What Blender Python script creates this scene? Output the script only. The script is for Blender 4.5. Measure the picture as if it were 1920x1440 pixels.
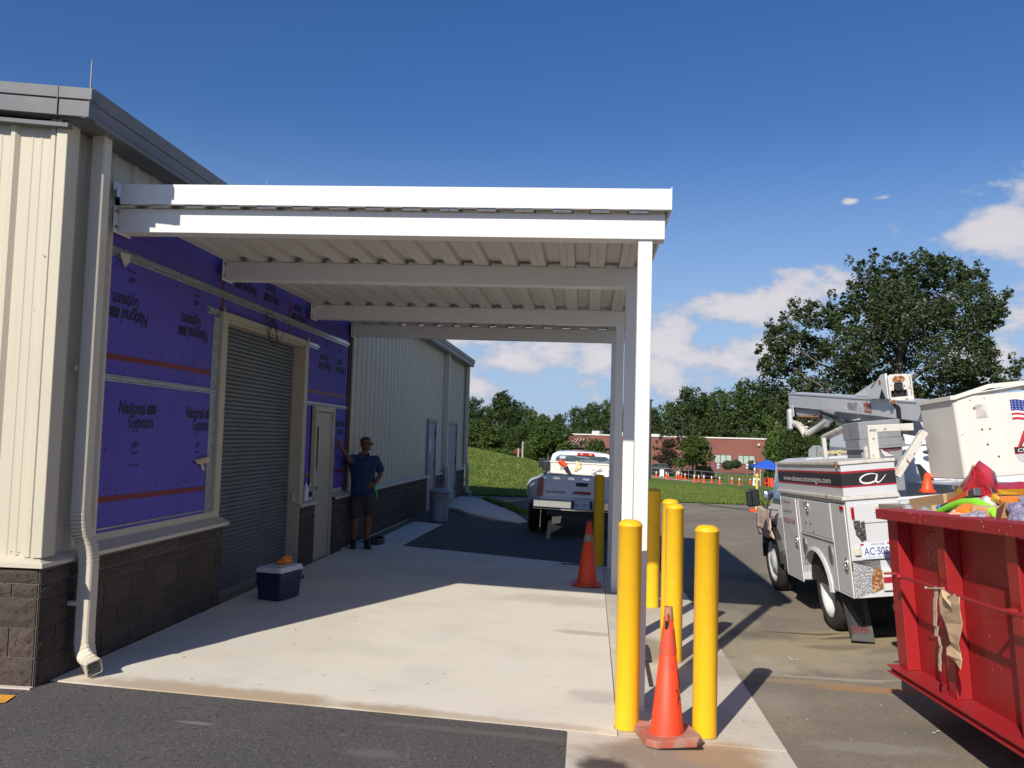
import bpy, math, random
import numpy as np
from mathutils import Vector, Matrix, Euler
R = math.radians
random.seed(7)
for o in list(bpy.data.objects):
    bpy.data.objects.remove(o)
scene = bpy.context.scene
COL = scene.collection

# ---------------------------------------------------------------- camera
cam_d = bpy.data.cameras.new('camera'); cam = bpy.data.objects.new('camera', cam_d); COL.objects.link(cam)
cam_d.sensor_width = 36.0; cam_d.lens = 30.0; cam_d.clip_start = 0.05; cam_d.clip_end = 3000
_f = 1600.0
_Y = Vector((1100-960, 825-720, _f)).normalized()
_h = Vector((1, .028, 0)); _X = (_h-_h.dot(_Y)*_Y).normalized()
_Z = _X.cross(_Y)
if _Z.y > 0: _Z = -_Z
cam.matrix_world = Matrix(((_X.x, -_X.y, -_X.z, 0), (_Y.x, -_Y.y, -_Y.z, 0), (_Z.x, -_Z.y, -_Z.z, 1.8), (0, 0, 0, 1)))
scene.camera = cam
scene.render.resolution_x = 1024; scene.render.resolution_y = 768
# ---------------------------------------------------------------- light
SUN_EL = R(34.5); SUN_AZ = math.atan2(-.376, -.927)      # direction towards the sun, from +Y clockwise
sd = bpy.data.lights.new('sun', 'SUN'); so = bpy.data.objects.new('sun', sd); COL.objects.link(so)
sd.energy = 5.0; sd.angle = R(.53); sd.color = (1.0, .93, .82)
_sv = Vector((math.sin(SUN_AZ)*math.cos(SUN_EL), math.cos(SUN_AZ)*math.cos(SUN_EL), math.sin(SUN_EL)))
so.rotation_euler = _sv.to_track_quat('Z', 'Y').to_euler(); so.location = (0, -5, 20)
scene.view_settings.view_transform = 'Standard'; scene.view_settings.look = 'None'
scene.view_settings.exposure = 0.12; scene.view_settings.gamma = 1.0; scene.view_settings.use_curve_mapping = False
SKY_STRENGTH = 0.066

class NT:
    def __init__(s, tree): s.t = tree; s.n = tree.nodes; s.l = tree.links
    def node(s, typ, **kw):
        nd = s.n.new(typ)
        for k, v in kw.items(): setattr(nd, k, v)
        return nd
    def put(s, sock, v):
        if v is None: return
        if hasattr(v, 'is_linked') or isinstance(v, bpy.types.NodeSocket): s.l.new(v, sock)
        elif isinstance(v, (tuple, list)) and len(v) == 3 and sock.type == 'RGBA': sock.default_value = (*v, 1)
        else: sock.default_value = v
    def m(s, op, a, b=None, c=None, clamp=False):
        nd = s.node('ShaderNodeMath', operation=op); nd.use_clamp = clamp
        s.put(nd.inputs[0], a); s.put(nd.inputs[1], b); s.put(nd.inputs[2], c)
        return nd.outputs[0]
    def ramp(s, v, lo, hi, a=0., b=1.):
        nd = s.node('ShaderNodeMapRange'); nd.interpolation_type = 'SMOOTHSTEP'
        s.put(nd.inputs[0], v); nd.inputs[1].default_value = lo; nd.inputs[2].default_value = hi
        nd.inputs[3].default_value = a; nd.inputs[4].default_value = b
        return nd.outputs[0]
    def mix(s, f, a, b):
        nd = s.node('ShaderNodeMix', data_type='RGBA'); s.put(nd.inputs[0], f); s.put(nd.inputs[6], a); s.put(nd.inputs[7], b)
        return nd.outputs[2]
    def noise(s, vec, scale, detail=3, rough=.55, dist=0., stretch=None):
        if stretch:
            mp = s.node('ShaderNodeMapping'); s.l.new(vec, mp.inputs[0]); mp.inputs['Scale'].default_value = stretch; vec = mp.outputs[0]
        nd = s.node('ShaderNodeTexNoise'); s.l.new(vec, nd.inputs['Vector'])
        nd.inputs['Scale'].default_value = scale; nd.inputs['Detail'].default_value = detail
        nd.inputs['Roughness'].default_value = rough; nd.inputs['Distortion'].default_value = dist
        return nd.outputs[0]

MATS = {}
def M(name, base, rough=.6, metal=0., layers=(), bump=None, stains=(), rnd=0., island=0., spec=.5, emit=None, alpha=None,
      trans=0., speck=None, coat=0.):
    """procedural surface; layers=(scale, colour, lo, hi[, stretch]); stains=(cx,cy,rx,ry,colour,amount); speck=(scale,colour,lo,hi)"""
    if name in MATS: return MATS[name]
    mt = bpy.data.materials.new(name); mt.use_nodes = True; MATS[name] = mt
    k = NT(mt.node_tree); bs = k.n['Principled BSDF']
    tc = k.node('ShaderNodeTexCoord').outputs['Object']
    col = k.mix(0., base, base)
    if rnd or island:
        if rnd: rv = k.node('ShaderNodeObjectInfo').outputs['Random']
        else: rv = k.node('ShaderNodeNewGeometry').outputs['Random Per Island']
        f = k.m('ADD', k.m('MULTIPLY', rv, 2*(rnd or island)), 1-(rnd or island))
        hv = k.node('ShaderNodeHueSaturation'); k.l.new(f, hv.inputs['Value']); k.l.new(col, hv.inputs['Color']); col = hv.outputs[0]
    for L in layers:
        nz = k.noise(tc, L[0], 5, .6, stretch=L[4] if len(L) > 4 else None)
        col = k.mix(k.ramp(nz, L[2], L[3]), col, L[1])
    if speck:
        vo = k.node('ShaderNodeTexVoronoi'); k.l.new(tc, vo.inputs['Vector']); vo.inputs['Scale'].default_value = speck[0]
        sp = k.node('ShaderNodeSeparateColor'); k.l.new(vo.outputs['Color'], sp.inputs[0])
        col = k.mix(k.ramp(sp.outputs[0], speck[2], speck[3]), col, speck[1])
    if stains:
        sx = k.node('ShaderNodeSeparateXYZ'); k.l.new(k.node('ShaderNodeNewGeometry').outputs['Position'], sx.inputs[0])
        wob = k.noise(k.node('ShaderNodeNewGeometry').outputs['Position'], 2.2, 5, .65)
        for (cx, cy, rx, ry, c2, am) in stains:
            dx = k.m('DIVIDE', k.m('SUBTRACT', sx.outputs[0], cx), rx); dy = k.m('DIVIDE', k.m('SUBTRACT', sx.outputs[1], cy), ry)
            d = k.m('SQRT', k.m('ADD', k.m('MULTIPLY', dx, dx), k.m('MULTIPLY', dy, dy)))
            d = k.m('ADD', d, k.m('MULTIPLY', k.m('SUBTRACT', wob, .5), 1.6))
            col = k.mix(k.m('MULTIPLY', k.ramp(d, 1.15, .45), am), col, c2)
    k.put(bs.inputs['Base Color'], col)
    bs.inputs['Roughness'].default_value = rough; bs.inputs['Metallic'].default_value = metal
    bs.inputs['Specular IOR Level'].default_value = spec
    if coat: bs.inputs['Coat Weight'].default_value = coat; bs.inputs['Coat Roughness'].default_value = .08
    if emit: bs.inputs['Emission Color'].default_value = (*emit[0], 1); bs.inputs['Emission Strength'].default_value = emit[1]
    if alpha is not None: bs.inputs['Alpha'].default_value = alpha
    if trans: bs.inputs['Transmission Weight'].default_value = trans
    if bump:
        nz = k.noise(tc, bump[0], 5, .6, stretch=bump[3] if len(bump) > 3 else None)
        bn = k.node('ShaderNodeBump'); k.l.new(nz, bn.inputs['Height']); bn.inputs['Strength'].default_value = bump[1]
        bn.inputs['Distance'].default_value = bump[2]; k.l.new(bn.outputs[0], bs.inputs['Normal'])
    return mt

def leaf_mat(name, a, b, trans=.35):
    mt = bpy.data.materials.new(name); mt.use_nodes = True; k = NT(mt.node_tree); bs = k.n['Principled BSDF']
    rv = k.node('ShaderNodeNewGeometry').outputs['Random Per Island']
    oi = k.node('ShaderNodeObjectInfo').outputs['Random']
    tc = k.node('ShaderNodeTexCoord').outputs['Object']
    col = k.mix(k.m('ADD', k.m('MULTIPLY', rv, .75), k.m('MULTIPLY', k.ramp(k.noise(tc, .5, 2), .35, .65), .25)), a, b)
    hv = k.node('ShaderNodeHueSaturation'); k.l.new(k.m('ADD', k.m('MULTIPLY', oi, .4), .8), hv.inputs['Value']); k.l.new(col, hv.inputs['Color']); col = hv.outputs[0]
    k.l.new(col, bs.inputs['Base Color']); bs.inputs['Roughness'].default_value = .55; bs.inputs['Specular IOR Level'].default_value = .35
    tr = k.node('ShaderNodeBsdfTranslucent'); k.l.new(col, tr.inputs[0])
    mx = k.node('ShaderNodeMixShader'); mx.inputs[0].default_value = trans
    k.l.new(bs.outputs[0], mx.inputs[1]); k.l.new(tr.outputs[0], mx.inputs[2]); k.l.new(mx.outputs[0], k.n['Material Output'].inputs[0])
    return mt

# ---------------------------------------------------------------- world: sky with cumulus
w = bpy.data.worlds.new('World'); scene.world = w; w.use_nodes = True
k = NT(w.node_tree); bg = k.n['Background']; bg.inputs[1].default_value = SKY_STRENGTH
sky = k.node('ShaderNodeTexSky', sky_type='NISHITA'); sky.sun_disc = False
sky.sun_elevation = SUN_EL; sky.sun_rotation = SUN_AZ % (2*math.pi)
sky.air_density = 1.25; sky.dust_density = .6; sky.ozone_density = 3.0; sky.altitude = 200
hs = k.node('ShaderNodeHueSaturation'); hs.inputs['Saturation'].default_value = 1.2; hs.inputs['Value'].default_value = 1.0
tint = k.node('ShaderNodeVectorMath', operation='MULTIPLY'); tint.inputs[1].default_value = (1.06, 1.08, 1.36)
k.l.new(sky.outputs[0], tint.inputs[0]); k.l.new(tint.outputs[0], hs.inputs['Color'])
tcw = k.node('ShaderNodeTexCoord').outputs['Generated']
sep = k.node('ShaderNodeSeparateXYZ'); k.l.new(tcw, sep.inputs[0])
az = k.m('ARCTAN2', sep.outputs[0], sep.outputs[1]); el = k.m('ARCSINE', sep.outputs[2])
cb = k.node('ShaderNodeCombineXYZ'); k.l.new(az, cb.inputs[0]); k.l.new(k.m('MULTIPLY', el, 1.7), cb.inputs[1]); pv = cb.outputs[0]
# clouds: (azimuth deg, elevation deg, half width, half height) in the sky all round the horizon
CL = [(25.2, 12.6, 3.6, 1.9), (29.0, 13.4, 3.8, 3.2), (13.2, 9.4, 2.8, 1.5), (9.4, 8.6, 3.2, 1.1), (15.4, 9.9, 1.6, .9), (5.6, 6.6, 2.2, 2.0),
      (8.6, 5.6, 4.0, 1.5), (11.5, 6.2, 3.0, 1.0), (4.5, 4.4, 2.4, 2.0), (27.5, 7.8, 3.0, 2.6), (30.5, 6.6, 3.2, 3.2), (24.5, 5.6, 2.2, 2.0), (-2.0, 6.2, 2.6, 1.4),
      (-5.5, 5.2, 2.6, 1.0), (.6, 5.4, 2.2, 1.7), (16.5, 15.2, .7, .28), (18.5, 15.3, .8, .25), (20.0, 8.0, 3.0, 1.4), (-8.5, 6.8, 2.2, 1.1),
      (-30, 9, 5, 2), (-48, 12, 6, 3), (45, 12, 7, 3), (60, 8, 6, 3), (85, 14, 8, 4), (-80, 10, 8, 4), (120, 9, 8, 3), (-120, 12, 8, 4), (160, 10, 9, 3)]
nz1 = k.noise(pv, 17.0, 10, .58, .0); nz2 = k.noise(pv, 5.0, 3, .5)
field = None
for (a, e, wa, we) in CL:
    dx = k.m('DIVIDE', k.m('SUBTRACT', az, R(a)), R(wa)); dy = k.m('DIVIDE', k.m('SUBTRACT', el, R(e)), R(we))
    d = k.m('SUBTRACT', 1.22 if wa > 1 else .70, k.m('SQRT', k.m('ADD', k.m('MULTIPLY', dx, dx), k.m('MULTIPLY', dy, dy))))
    field = d if field is None else k.m('SMOOTH_MAX', field, d, .35)
low = k.ramp(el, R(11), R(3.0), -1.3, .10)                      # loose cumulus belt near the horizon
field = k.m('MAXIMUM', field, k.m('ADD', low, k.m('MULTIPLY', k.m('SUBTRACT', nz2, .5), 2.2)))
dens = k.m('ADD', field, k.m('MULTIPLY', k.m('SUBTRACT', nz1, .5), 4.1))
cov = k.ramp(dens, -.12, .62)
shade = k.ramp(k.m('SUBTRACT', dens, k.m('MULTIPLY', k.noise(pv, 24.0, 5, .6), .9)), -.7, .75)
ccol = k.mix(shade, (5.2, 6.3, 8.6), (10.6, 9.9, 10.0))
hz = k.ramp(el, R(21), R(0), 0., .85)                             # pale air at the horizon
base = k.mix(hz, hs.outputs[0], (5.2, 7.6, 11.2))
out = k.mix(k.m('MULTIPLY', cov, .86), base, ccol)
k.l.new(out, bg.inputs[0])

# ---------------------------------------------------------------- mesh helpers
WM = {}
def tag(o, label=None, cat=None, group=None, kind=None):
    if label: o['label'] = label
    if cat: o['category'] = cat
    if group: o['group'] = group
    if kind: o['kind'] = kind
    return o
def thing(name, label, cat, mat=None, group=None):
    o = bpy.data.objects.new(name, None); COL.objects.link(o); o.empty_display_size = .2
    if mat is None: mat = Matrix.Identity(4)
    elif not isinstance(mat, Matrix): mat = Matrix.Translation(Vector(mat))
    o.matrix_world = mat; WM[o.name] = mat.copy()
    return tag(o, label, cat, group)
class MB:
    def __init__(s): s.v = []; s.f = []; s.sm = []; s.mi = []; s.xf = None; s.m = 0
    def add(s, vs, fs, smooth=False):
        b = len(s.v)
        for p in vs:
            p = Vector(p)
            if s.xf is not None: p = s.xf @ p
            s.v.append(tuple(p))
        for f in fs: s.f.append(tuple(b+i for i in f)); s.sm.append(smooth); s.mi.append(s.m)
        return s
    def box(s, x0, x1, y0, y1, z0, z1):
        if x0 > x1: x0, x1 = x1, x0
        if y0 > y1: y0, y1 = y1, y0
        if z0 > z1: z0, z1 = z1, z0
        return s.add([(x0,y0,z0),(x1,y0,z0),(x1,y1,z0),(x0,y1,z0),(x0,y0,z1),(x1,y0,z1),(x1,y1,z1),(x0,y1,z1)],
                     [(0,3,2,1),(4,5,6,7),(0,1,5,4),(1,2,6,5),(2,3,7,6),(3,0,4,7)])
    def hexa(s, lo, hi):                     # four bottom and four top points, counter-clockwise from above
        return s.add(list(lo)+list(hi), [(0,3,2,1),(4,5,6,7),(0,1,5,4),(1,2,6,5),(2,3,7,6),(3,0,4,7)])
    def bar(s, p0, p1, w, h, up=(0,0,1)):
        p0 = Vector(p0); p1 = Vector(p1); d = (p1-p0).normalized(); up = Vector(up)
        if abs(d.dot(up)) > .98: up = Vector((0, 1, 0))
        a = d.cross(up).normalized()*(w/2); b = a.cross(d).normalized()*(h/2)
        lo = [p0-a-b, p0+a-b, p0+a+b, p0-a+b]; hi = [q+(p1-p0) for q in lo]
        return s.add(lo+hi, [(0,3,2,1),(4,5,6,7),(0,1,5,4),(1,2,6,5),(2,3,7,6),(3,0,4,7)])
    def tube(s, pts, r, n=10, caps=True, flat=1.):
        pts = [Vector(p) for p in pts]; rs = r if isinstance(r, (list, tuple)) else [r]*len(pts)
        vs = []; ref = None
        for i, p in enumerate(pts):
            d = (pts[min(i+1, len(pts)-1)]-pts[max(i-1, 0)]).normalized()
            if ref is None: ref = Vector((0, 0, 1)) if abs(d.z) < .9 else Vector((1, 0, 0))
            a = (ref-ref.dot(d)*d).normalized(); b = d.cross(a); ref = a
            for j in range(n):
                t = 2*math.pi*j/n; vs.append(p+(a*math.cos(t)*flat+b*math.sin(t))*rs[i])
        fs = [(i*n+j, i*n+(j+1) % n, (i+1)*n+(j+1) % n, (i+1)*n+j) for i in range(len(pts)-1) for j in range(n)]
        s.add(vs, fs, True)
        if caps:
            s.add(vs[:n], [tuple(range(n))[::-1]]); s.add(vs[-n:], [tuple(range(n))])
        return s
    def lathe(s, prof, n=24, c=(0, 0, 0), axis='z', caps=True, sx=1., sy=1., smooth=True):
        vs = []
        for (r, z) in prof:
            for j in range(n):
                t = 2*math.pi*j/n; x, y = r*math.cos(t)*sx, r*math.sin(t)*sy
                q = (x, y, z) if axis == 'z' else ((z, x, y) if axis == 'x' else (y, z, x))
                vs.append((q[0]+c[0], q[1]+c[1], q[2]+c[2]))
        fs = [(i*n+j, i*n+(j+1) % n, (i+1)*n+(j+1) % n, (i+1)*n+j) for i in range(len(prof)-1) for j in range(n)]
        s.add(vs, fs, smooth)
        if caps:
            s.add(vs[:n], [tuple(range(n))[::-1]]); s.add(vs[-n:], [tuple(range(n))])
        return s
    def prism(s, poly, axis, a0, a1):        # poly in the plane across axis
        n = len(poly)
        def q(p, a): return (a, p[0], p[1]) if axis == 'x' else ((p[0], a, p[1]) if axis == 'y' else (p[0], p[1], a))
        vs = [q(p, a0) for p in poly]+[q(p, a1) for p in poly]
        return s.add(vs, [tuple(range(n))[::-1], tuple(range(n, 2*n))]+[(i, (i+1) % n, n+(i+1) % n, n+i) for i in range(n)])
    def sheet(s, line, axis, a0, a1, smooth=False):    # open profile swept along axis
        n = len(line)
        def q(p, a): return (a, p[0], p[1]) if axis == 'x' else ((p[0], a, p[1]) if axis == 'y' else (p[0], p[1], a))
        return s.add([q(p, a0) for p in line]+[q(p, a1) for p in line], [(i, i+1, n+i+1, n+i) for i in range(n-1)], smooth)
    def quad(s, a, b, c, d): return s.add([a, b, c, d], [(0, 1, 2, 3)])
    def ball(s, c, r, n=12, m=8, sc=(1, 1, 1)):
        vs = [(c[0], c[1], c[2]+r*sc[2])]
        for i in range(1, m):
            t = math.pi*i/m
            for j in range(n):
                a = 2*math.pi*j/n; vs.append((c[0]+r*sc[0]*math.sin(t)*math.cos(a), c[1]+r*sc[1]*math.sin(t)*math.sin(a), c[2]+r*sc[2]*math.cos(t)))
        vs.append((c[0], c[1], c[2]-r*sc[2])); L = len(vs)-1
        fs = [(0, 1+j, 1+(j+1) % n) for j in range(n)]
        fs += [(1+i*n+j, 1+(i+1)*n+j, 1+(i+1)*n+(j+1) % n, 1+i*n+(j+1) % n) for i in range(m-2) for j in range(n)]
        fs += [(L, 1+(m-2)*n+(j+1) % n, 1+(m-2)*n+j) for j in range(n)]
        return s.add(vs, fs, True)
    def mesh(s, name, mats):
        me = bpy.data.meshes.new(name); me.from_pydata(s.v, [], s.f)
        for mm in (mats if isinstance(mats, (list, tuple)) else [mats]): me.materials.append(mm)
        me.polygons.foreach_set('use_smooth', s.sm); me.polygons.foreach_set('material_index', s.mi); me.update()
        return me
def link(name, me, parent=None, local=False, mat=None):
    o = bpy.data.objects.new(name, me); COL.objects.link(o)
    if parent is not None:
        o.parent = parent
        pw = WM.get(parent.name, Matrix.Identity(4))
        if not local: o.matrix_parent_inverse = pw.inverted(); WM[o.name] = mat.copy() if mat is not None else Matrix.Identity(4)
        else: WM[o.name] = pw @ (mat if mat is not None else Matrix.Identity(4))
    else: WM[o.name] = mat.copy() if mat is not None else Matrix.Identity(4)
    if mat is not None: o.matrix_basis = mat
    return o
def obj(name, mb, mats, parent=None, bevel=0, local=False, label=None, kind=None, solid=0, sub=0, mat=None):
    o = link(name, mb.mesh(name, mats), parent, local, mat)
    if solid: md = o.modifiers.new('Solid', 'SOLIDIFY'); md.thickness = solid; md.offset = 0
    if sub: md = o.modifiers.new('Sub', 'SUBSURF'); md.levels = sub; md.render_levels = sub
    if bevel: md = o.modifiers.new('Bevel', 'BEVEL'); md.width = bevel; md.segments = 2; md.limit_method = 'ANGLE'; md.angle_limit = R(35)
    if label: o['label'] = label
    if kind: o['kind'] = kind
    return o
def dup(root, mat, label=None, group=None):
    def cp(o, par):
        c = o.copy(); COL.objects.link(c); c.parent = par
        WM[c.name] = WM.get(o.name, Matrix.Identity(4))
        for ch in kids.get(o.name, []): cp(ch, c)
        return c
    kids = {}
    for o in COL.objects:
        if o.parent: kids.setdefault(o.parent.name, []).append(o)
    r = cp(root, None); r.matrix_basis = mat if isinstance(mat, Matrix) else Matrix.Translation(Vector(mat))
    if label: r['label'] = label
    if group: r['group'] = group
    return r
_tcache = {}
def text(name, s, mt, parent, o, xd, up, h, width=None, shear=0., bold=0., local=False, depth=.0015, align='LEFT', spacing=1.):
    """lettering h = cap height, fitted to width, standing on the surface at o"""
    cu = bpy.data.curves.new('tmp', 'FONT'); cu.body = s; cu.size = 1.0; cu.shear = shear; cu.offset = bold; cu.extrude = 0
    cu.space_character = spacing; cu.resolution_u = 3
    to = bpy.data.objects.new('tmp', cu); COL.objects.link(to); bpy.context.view_layer.update()
    dg = bpy.context.evaluated_depsgraph_get(); me = bpy.data.meshes.new_from_object(to.evaluated_get(dg))
    bpy.data.objects.remove(to); bpy.data.curves.remove(cu)
    n = len(me.vertices); co = np.empty(n*3); me.vertices.foreach_get('co', co); co = co.reshape(-1, 3)
    x0, x1 = co[:, 0].min(), co[:, 0].max()
    sc = h/.73; sx = sc if width is None else width/(x1-x0)
    xd = Vector(xd).normalized(); up = Vector(up).normalized(); nn = xd.cross(up).normalized()
    off = {'LEFT': x0, 'CENTER': (x0+x1)/2, 'RIGHT': x1}[align]
    c2 = np.outer((co[:, 0]-off)*sx, xd)+np.outer(co[:, 1]*sc, up)+np.array(o)+np.array(nn)*depth
    me.vertices.foreach_set('co', c2.ravel()); me.materials.clear(); me.materials.append(mt); me.update(); me.name = name
    return link(name, me, parent, local)
def interp(x, xs, ys): return float(np.interp(x, xs, ys))
def sstep(x, a, b):
    t = min(1., max(0., (x-a)/(b-a))); return t*t*(3-2*t)

# ---------------------------------------------------------------- terrain
def h_south(x, y):
    s = -.036*(min(max(x, -3.733), 1.35)+3.733)
    if x <= 1.35: return s
    zv = interp(y, [4, 7, 12.3, 20, 28], [-.2, -.19, -.215, -.25, -.2])
    if x < 2.5: return s+(zv-s)*(x-1.35)/1.15
    return zv+.10*(min(x, 5.4)-2.5)
def h_north(x, y):
    z = -.1-.0342*(min(max(y, 28), 110)-28)-.03*min(max(x-8, 0), 14)*sstep(y, 28, 60)
    B = interp(x, [-30, -7, -3.1, -1.4, 3, 5], [2.4, 1.98, 1.30, .9, .1, 0.])
    z += B*sstep(y, 27.5, 52)*(1-.55*sstep(y, 56, 120))
    if y > 118: z += .6*sstep(y, 118, 142)+.9*sstep(y, 160, 260)
    return z
def H(x, y):
    t = sstep(y, 20, 28)
    if t <= 0: return h_south(x, y)
    if t >= 1: return h_north(x, y)
    return h_south(x, y)*(1-t)+h_north(x, y)*t
def region(name, xs, ya, yb, ny, mt, off=0., label=None):
    mb = MB(); ny = max(ny, 1)
    vs = []
    for j in range(ny+1):
        for x in xs:
            a = ya(x) if callable(ya) else ya; b = yb(x) if callable(yb) else yb
            y = a+(b-a)*j/ny; vs.append((x, y, H(x, y)+off))
    n = len(xs)
    mb.add(vs, [(j*n+i, j*n+i+1, (j+1)*n+i+1, (j+1)*n+i) for j in range(ny) for i in range(n-1)], True)
    return obj(name, mb, mt, kind='structure')
# ---------------------------------------------------------------- materials
CONC = (.70, .65, .545)
m_conc = M('concrete', CONC, .85, layers=[(1.2, (.62, .575, .49), .42, .75), (9, (.56, .52, .44), .60, .80), (.5, (.70, .665, .59), .5, .75)], bump=(60, .25, .004),
    spec=.3,
    stains=[(-2.4, 5.88, 1.4, .20, (.42, .31, .19), .85), (-.9, 5.86, 1.2, .10, (.42, .32, .21), .6), (-.2, 10.3, .9, .35, (.42, .36, .28), .45), (.05, 8.7, .35, .12, (.34, .30, .25), .55),
            (.12, 6.6, .25, .22, (.36, .33, .29), .45), (-2.9, 7.6, 1.0, 2.0, (.50, .46, .40), .3), (-1.2, 11.6, 1.6, .7, (.46, .42, .36), .3)])
m_conc2 = M('concrete_strip', (.60, .55, .47), .88, layers=[(1.4, (.52, .47, .39), .4, .7), (11, (.36, .32, .27), .62, .8)], bump=(60, .3, .004), spec=.3,
    speck=(50, (.35, .31, .26), .985, .999),
    stains=[(.62, 5.45, .62, .42, (.27, .21, .155), .9), (.92, 5.62, .34, .30, (.45, .29, .14), .55), (.16, 5.22, .20, .16, (.06, .05, .045), .95), (.45, 5.0, .5, .2, (.30, .22, .14), .5),
            (1.25, 7.9, .5, .6, (.30, .25, .18), .6), (.62, 8.3, .3, .6, (.24, .20, .14), .7), (.8, 10.6, .6, 1.0, (.34, .30, .24), .4)])
m_asph = M('asphalt_old', (.205, .178, .14), .92, layers=[(.8, (.265, .228, .17), .42, .7), (30, (.14, .12, .095), .5, .75), (.25, (.165, .145, .12), .5, .7), (5, (.25, .22, .17), .58, .72)],
    bump=(130, .6, .006), spec=.25, speck=(120, (.30, .27, .22), .95, .995),
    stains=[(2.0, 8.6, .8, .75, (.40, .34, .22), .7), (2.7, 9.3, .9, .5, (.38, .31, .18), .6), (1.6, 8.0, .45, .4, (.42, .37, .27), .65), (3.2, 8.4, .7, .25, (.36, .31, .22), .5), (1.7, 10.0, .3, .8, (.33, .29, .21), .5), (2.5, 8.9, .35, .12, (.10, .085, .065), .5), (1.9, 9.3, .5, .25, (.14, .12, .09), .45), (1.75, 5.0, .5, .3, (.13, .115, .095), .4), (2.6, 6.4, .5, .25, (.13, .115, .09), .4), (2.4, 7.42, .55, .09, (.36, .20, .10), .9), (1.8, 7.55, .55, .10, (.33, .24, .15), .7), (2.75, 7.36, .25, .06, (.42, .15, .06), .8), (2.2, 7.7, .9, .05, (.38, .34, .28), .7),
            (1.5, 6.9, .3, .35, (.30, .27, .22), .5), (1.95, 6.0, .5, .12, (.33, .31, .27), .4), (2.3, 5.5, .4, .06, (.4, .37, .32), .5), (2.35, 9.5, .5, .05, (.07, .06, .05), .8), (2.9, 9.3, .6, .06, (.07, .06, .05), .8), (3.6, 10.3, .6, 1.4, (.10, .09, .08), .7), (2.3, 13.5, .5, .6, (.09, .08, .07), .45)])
m_asph2 = M('asphalt_patch', (.092, .086, .082), .95, layers=[(1.1, (.115, .107, .10), .4, .75), (35, (.05, .047, .045), .5, .72), (90, (.17, .165, .155), .58, .70)], bump=(120, .9, .008), spec=.3,
    speck=(120, (.22, .21, .195), .95, .999), stains=[(-1.2, 5.1, .25, .10, (.20, .19, .175), .4), (-2.4, 5.3, .16, .03, (.3, .29, .27), .5), (-.6, 5.62, .8, .06, (.16, .15, .135), .5)])
m_block = M('split_face_block', (.088, .070, .058), .95, layers=[(26, (.042, .034, .029), .48, .72), (60, (.17, .15, .13), .62, .74)], bump=(70, .9, .012), rnd=.16, spec=.2)
m_mortar = M('mortar', (.16, .135, .115), .95, bump=(80, .4, .004))
m_ivory = M('ivory_siding', (.53, .485, .375), .42, layers=[(1.2, (.49, .445, .34), .5, .8), (30, (.50, .455, .35), .5, .7, (1, 1, .03))], spec=.4)
m_ivory2 = M('ivory_trim', (.54, .49, .39), .45, layers=[(3, (.52, .47, .37), .55, .8)], spec=.4)
m_greytrim = M('grey_trim', (.115, .118, .125), .4, layers=[(4, (.14, .143, .15), .45, .7)], spec=.5)
m_purple = M('purple_sheathing', (.096, .078, .385), .75, layers=[(1.5, (.082, .066, .33), .4, .7), (14, (.112, .092, .42), .6, .8), (3, (.115, .10, .40), .66, .8, (1, 4, .6))], spec=.3)
m_red_tape = M('red_tape', (.14, .008, .018), .5, layers=[(12, (.17, .02, .025), .5, .7)])
m_galv = M('galvanised_steel', (.46, .48, .48), .34, .75, layers=[(18, (.34, .35, .35), .4, .65)])
m_ink = M('black_ink', (.012, .012, .018), .7)
m_curtain = M('grey_curtain', (.135, .15, .16), .5, .15, layers=[(2, (.115, .125, .13), .45, .7)])
m_beige = M('beige_paint', (.40, .355, .27), .5, layers=[(6, (.35, .31, .235), .5, .75)])
m_primer = M('primer_red', (.07, .018, .018), .6)
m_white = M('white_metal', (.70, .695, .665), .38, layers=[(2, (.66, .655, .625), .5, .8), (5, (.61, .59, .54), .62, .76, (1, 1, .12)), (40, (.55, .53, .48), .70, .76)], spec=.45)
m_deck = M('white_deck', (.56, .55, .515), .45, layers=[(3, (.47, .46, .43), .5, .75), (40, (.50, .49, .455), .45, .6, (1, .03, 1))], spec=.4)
m_dark = M('dark_gap', (.012, .012, .013), .9)
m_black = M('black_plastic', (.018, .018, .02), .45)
m_lav = M('lavender_grey_paint', (.23, .225, .27), .5)
m_glass = M('dark_glass', (.02, .026, .03), .06, spec=.8, coat=.5)
m_steel = M('brushed_steel', (.5, .5, .5), .3, .9)
m_yellow = M('yellow_sleeve', (.88, .51, .014), .48, layers=[(2.5, (.80, .44, .012), .45, .75), (26, (.66, .38, .05), .66, .74), (9, (.93, .60, .06), .62, .70, (1, 1, .25)), (50, (.35, .22, .06), .70, .76, (1, 1, .4))], spec=.4, bump=(6, .15, .01))
m_dirt = M('dirt_rim', (.30, .22, .12), .9)

# ---------------------------------------------------------------- ground
xs_all = [-60, -45, -30, -22, -16, -12, -9, -6, -3.74, -3.733, -2, -.5, .5, 1.35, 1.6, 2, 2.5, 3, 3.8, 4.6, 5.4, 7, 9, 12, 16, 22, 30, 45, 60]
Lc = lambda x: min(126, max(92, 116-1.36*(x-8)))
m_grass = M('grass', (.110, .172, .030), .95, layers=[(.35, (.175, .21, .042), .42, .68), (1.6, (.075, .13, .024), .5, .72), (6, (.075, .13, .025), .45, .7), (28, (.13, .19, .045), .4, .7)], bump=(9, .8, .10), spec=.15)
m_mulch = M('mulch', (.19, .085, .050), .95, layers=[(3, (.13, .06, .04), .4, .7)])
m_curb = M('pale_road', (.42, .385, .33), .9, layers=[(.4, (.36, .33, .28), .4, .7)])
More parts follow.
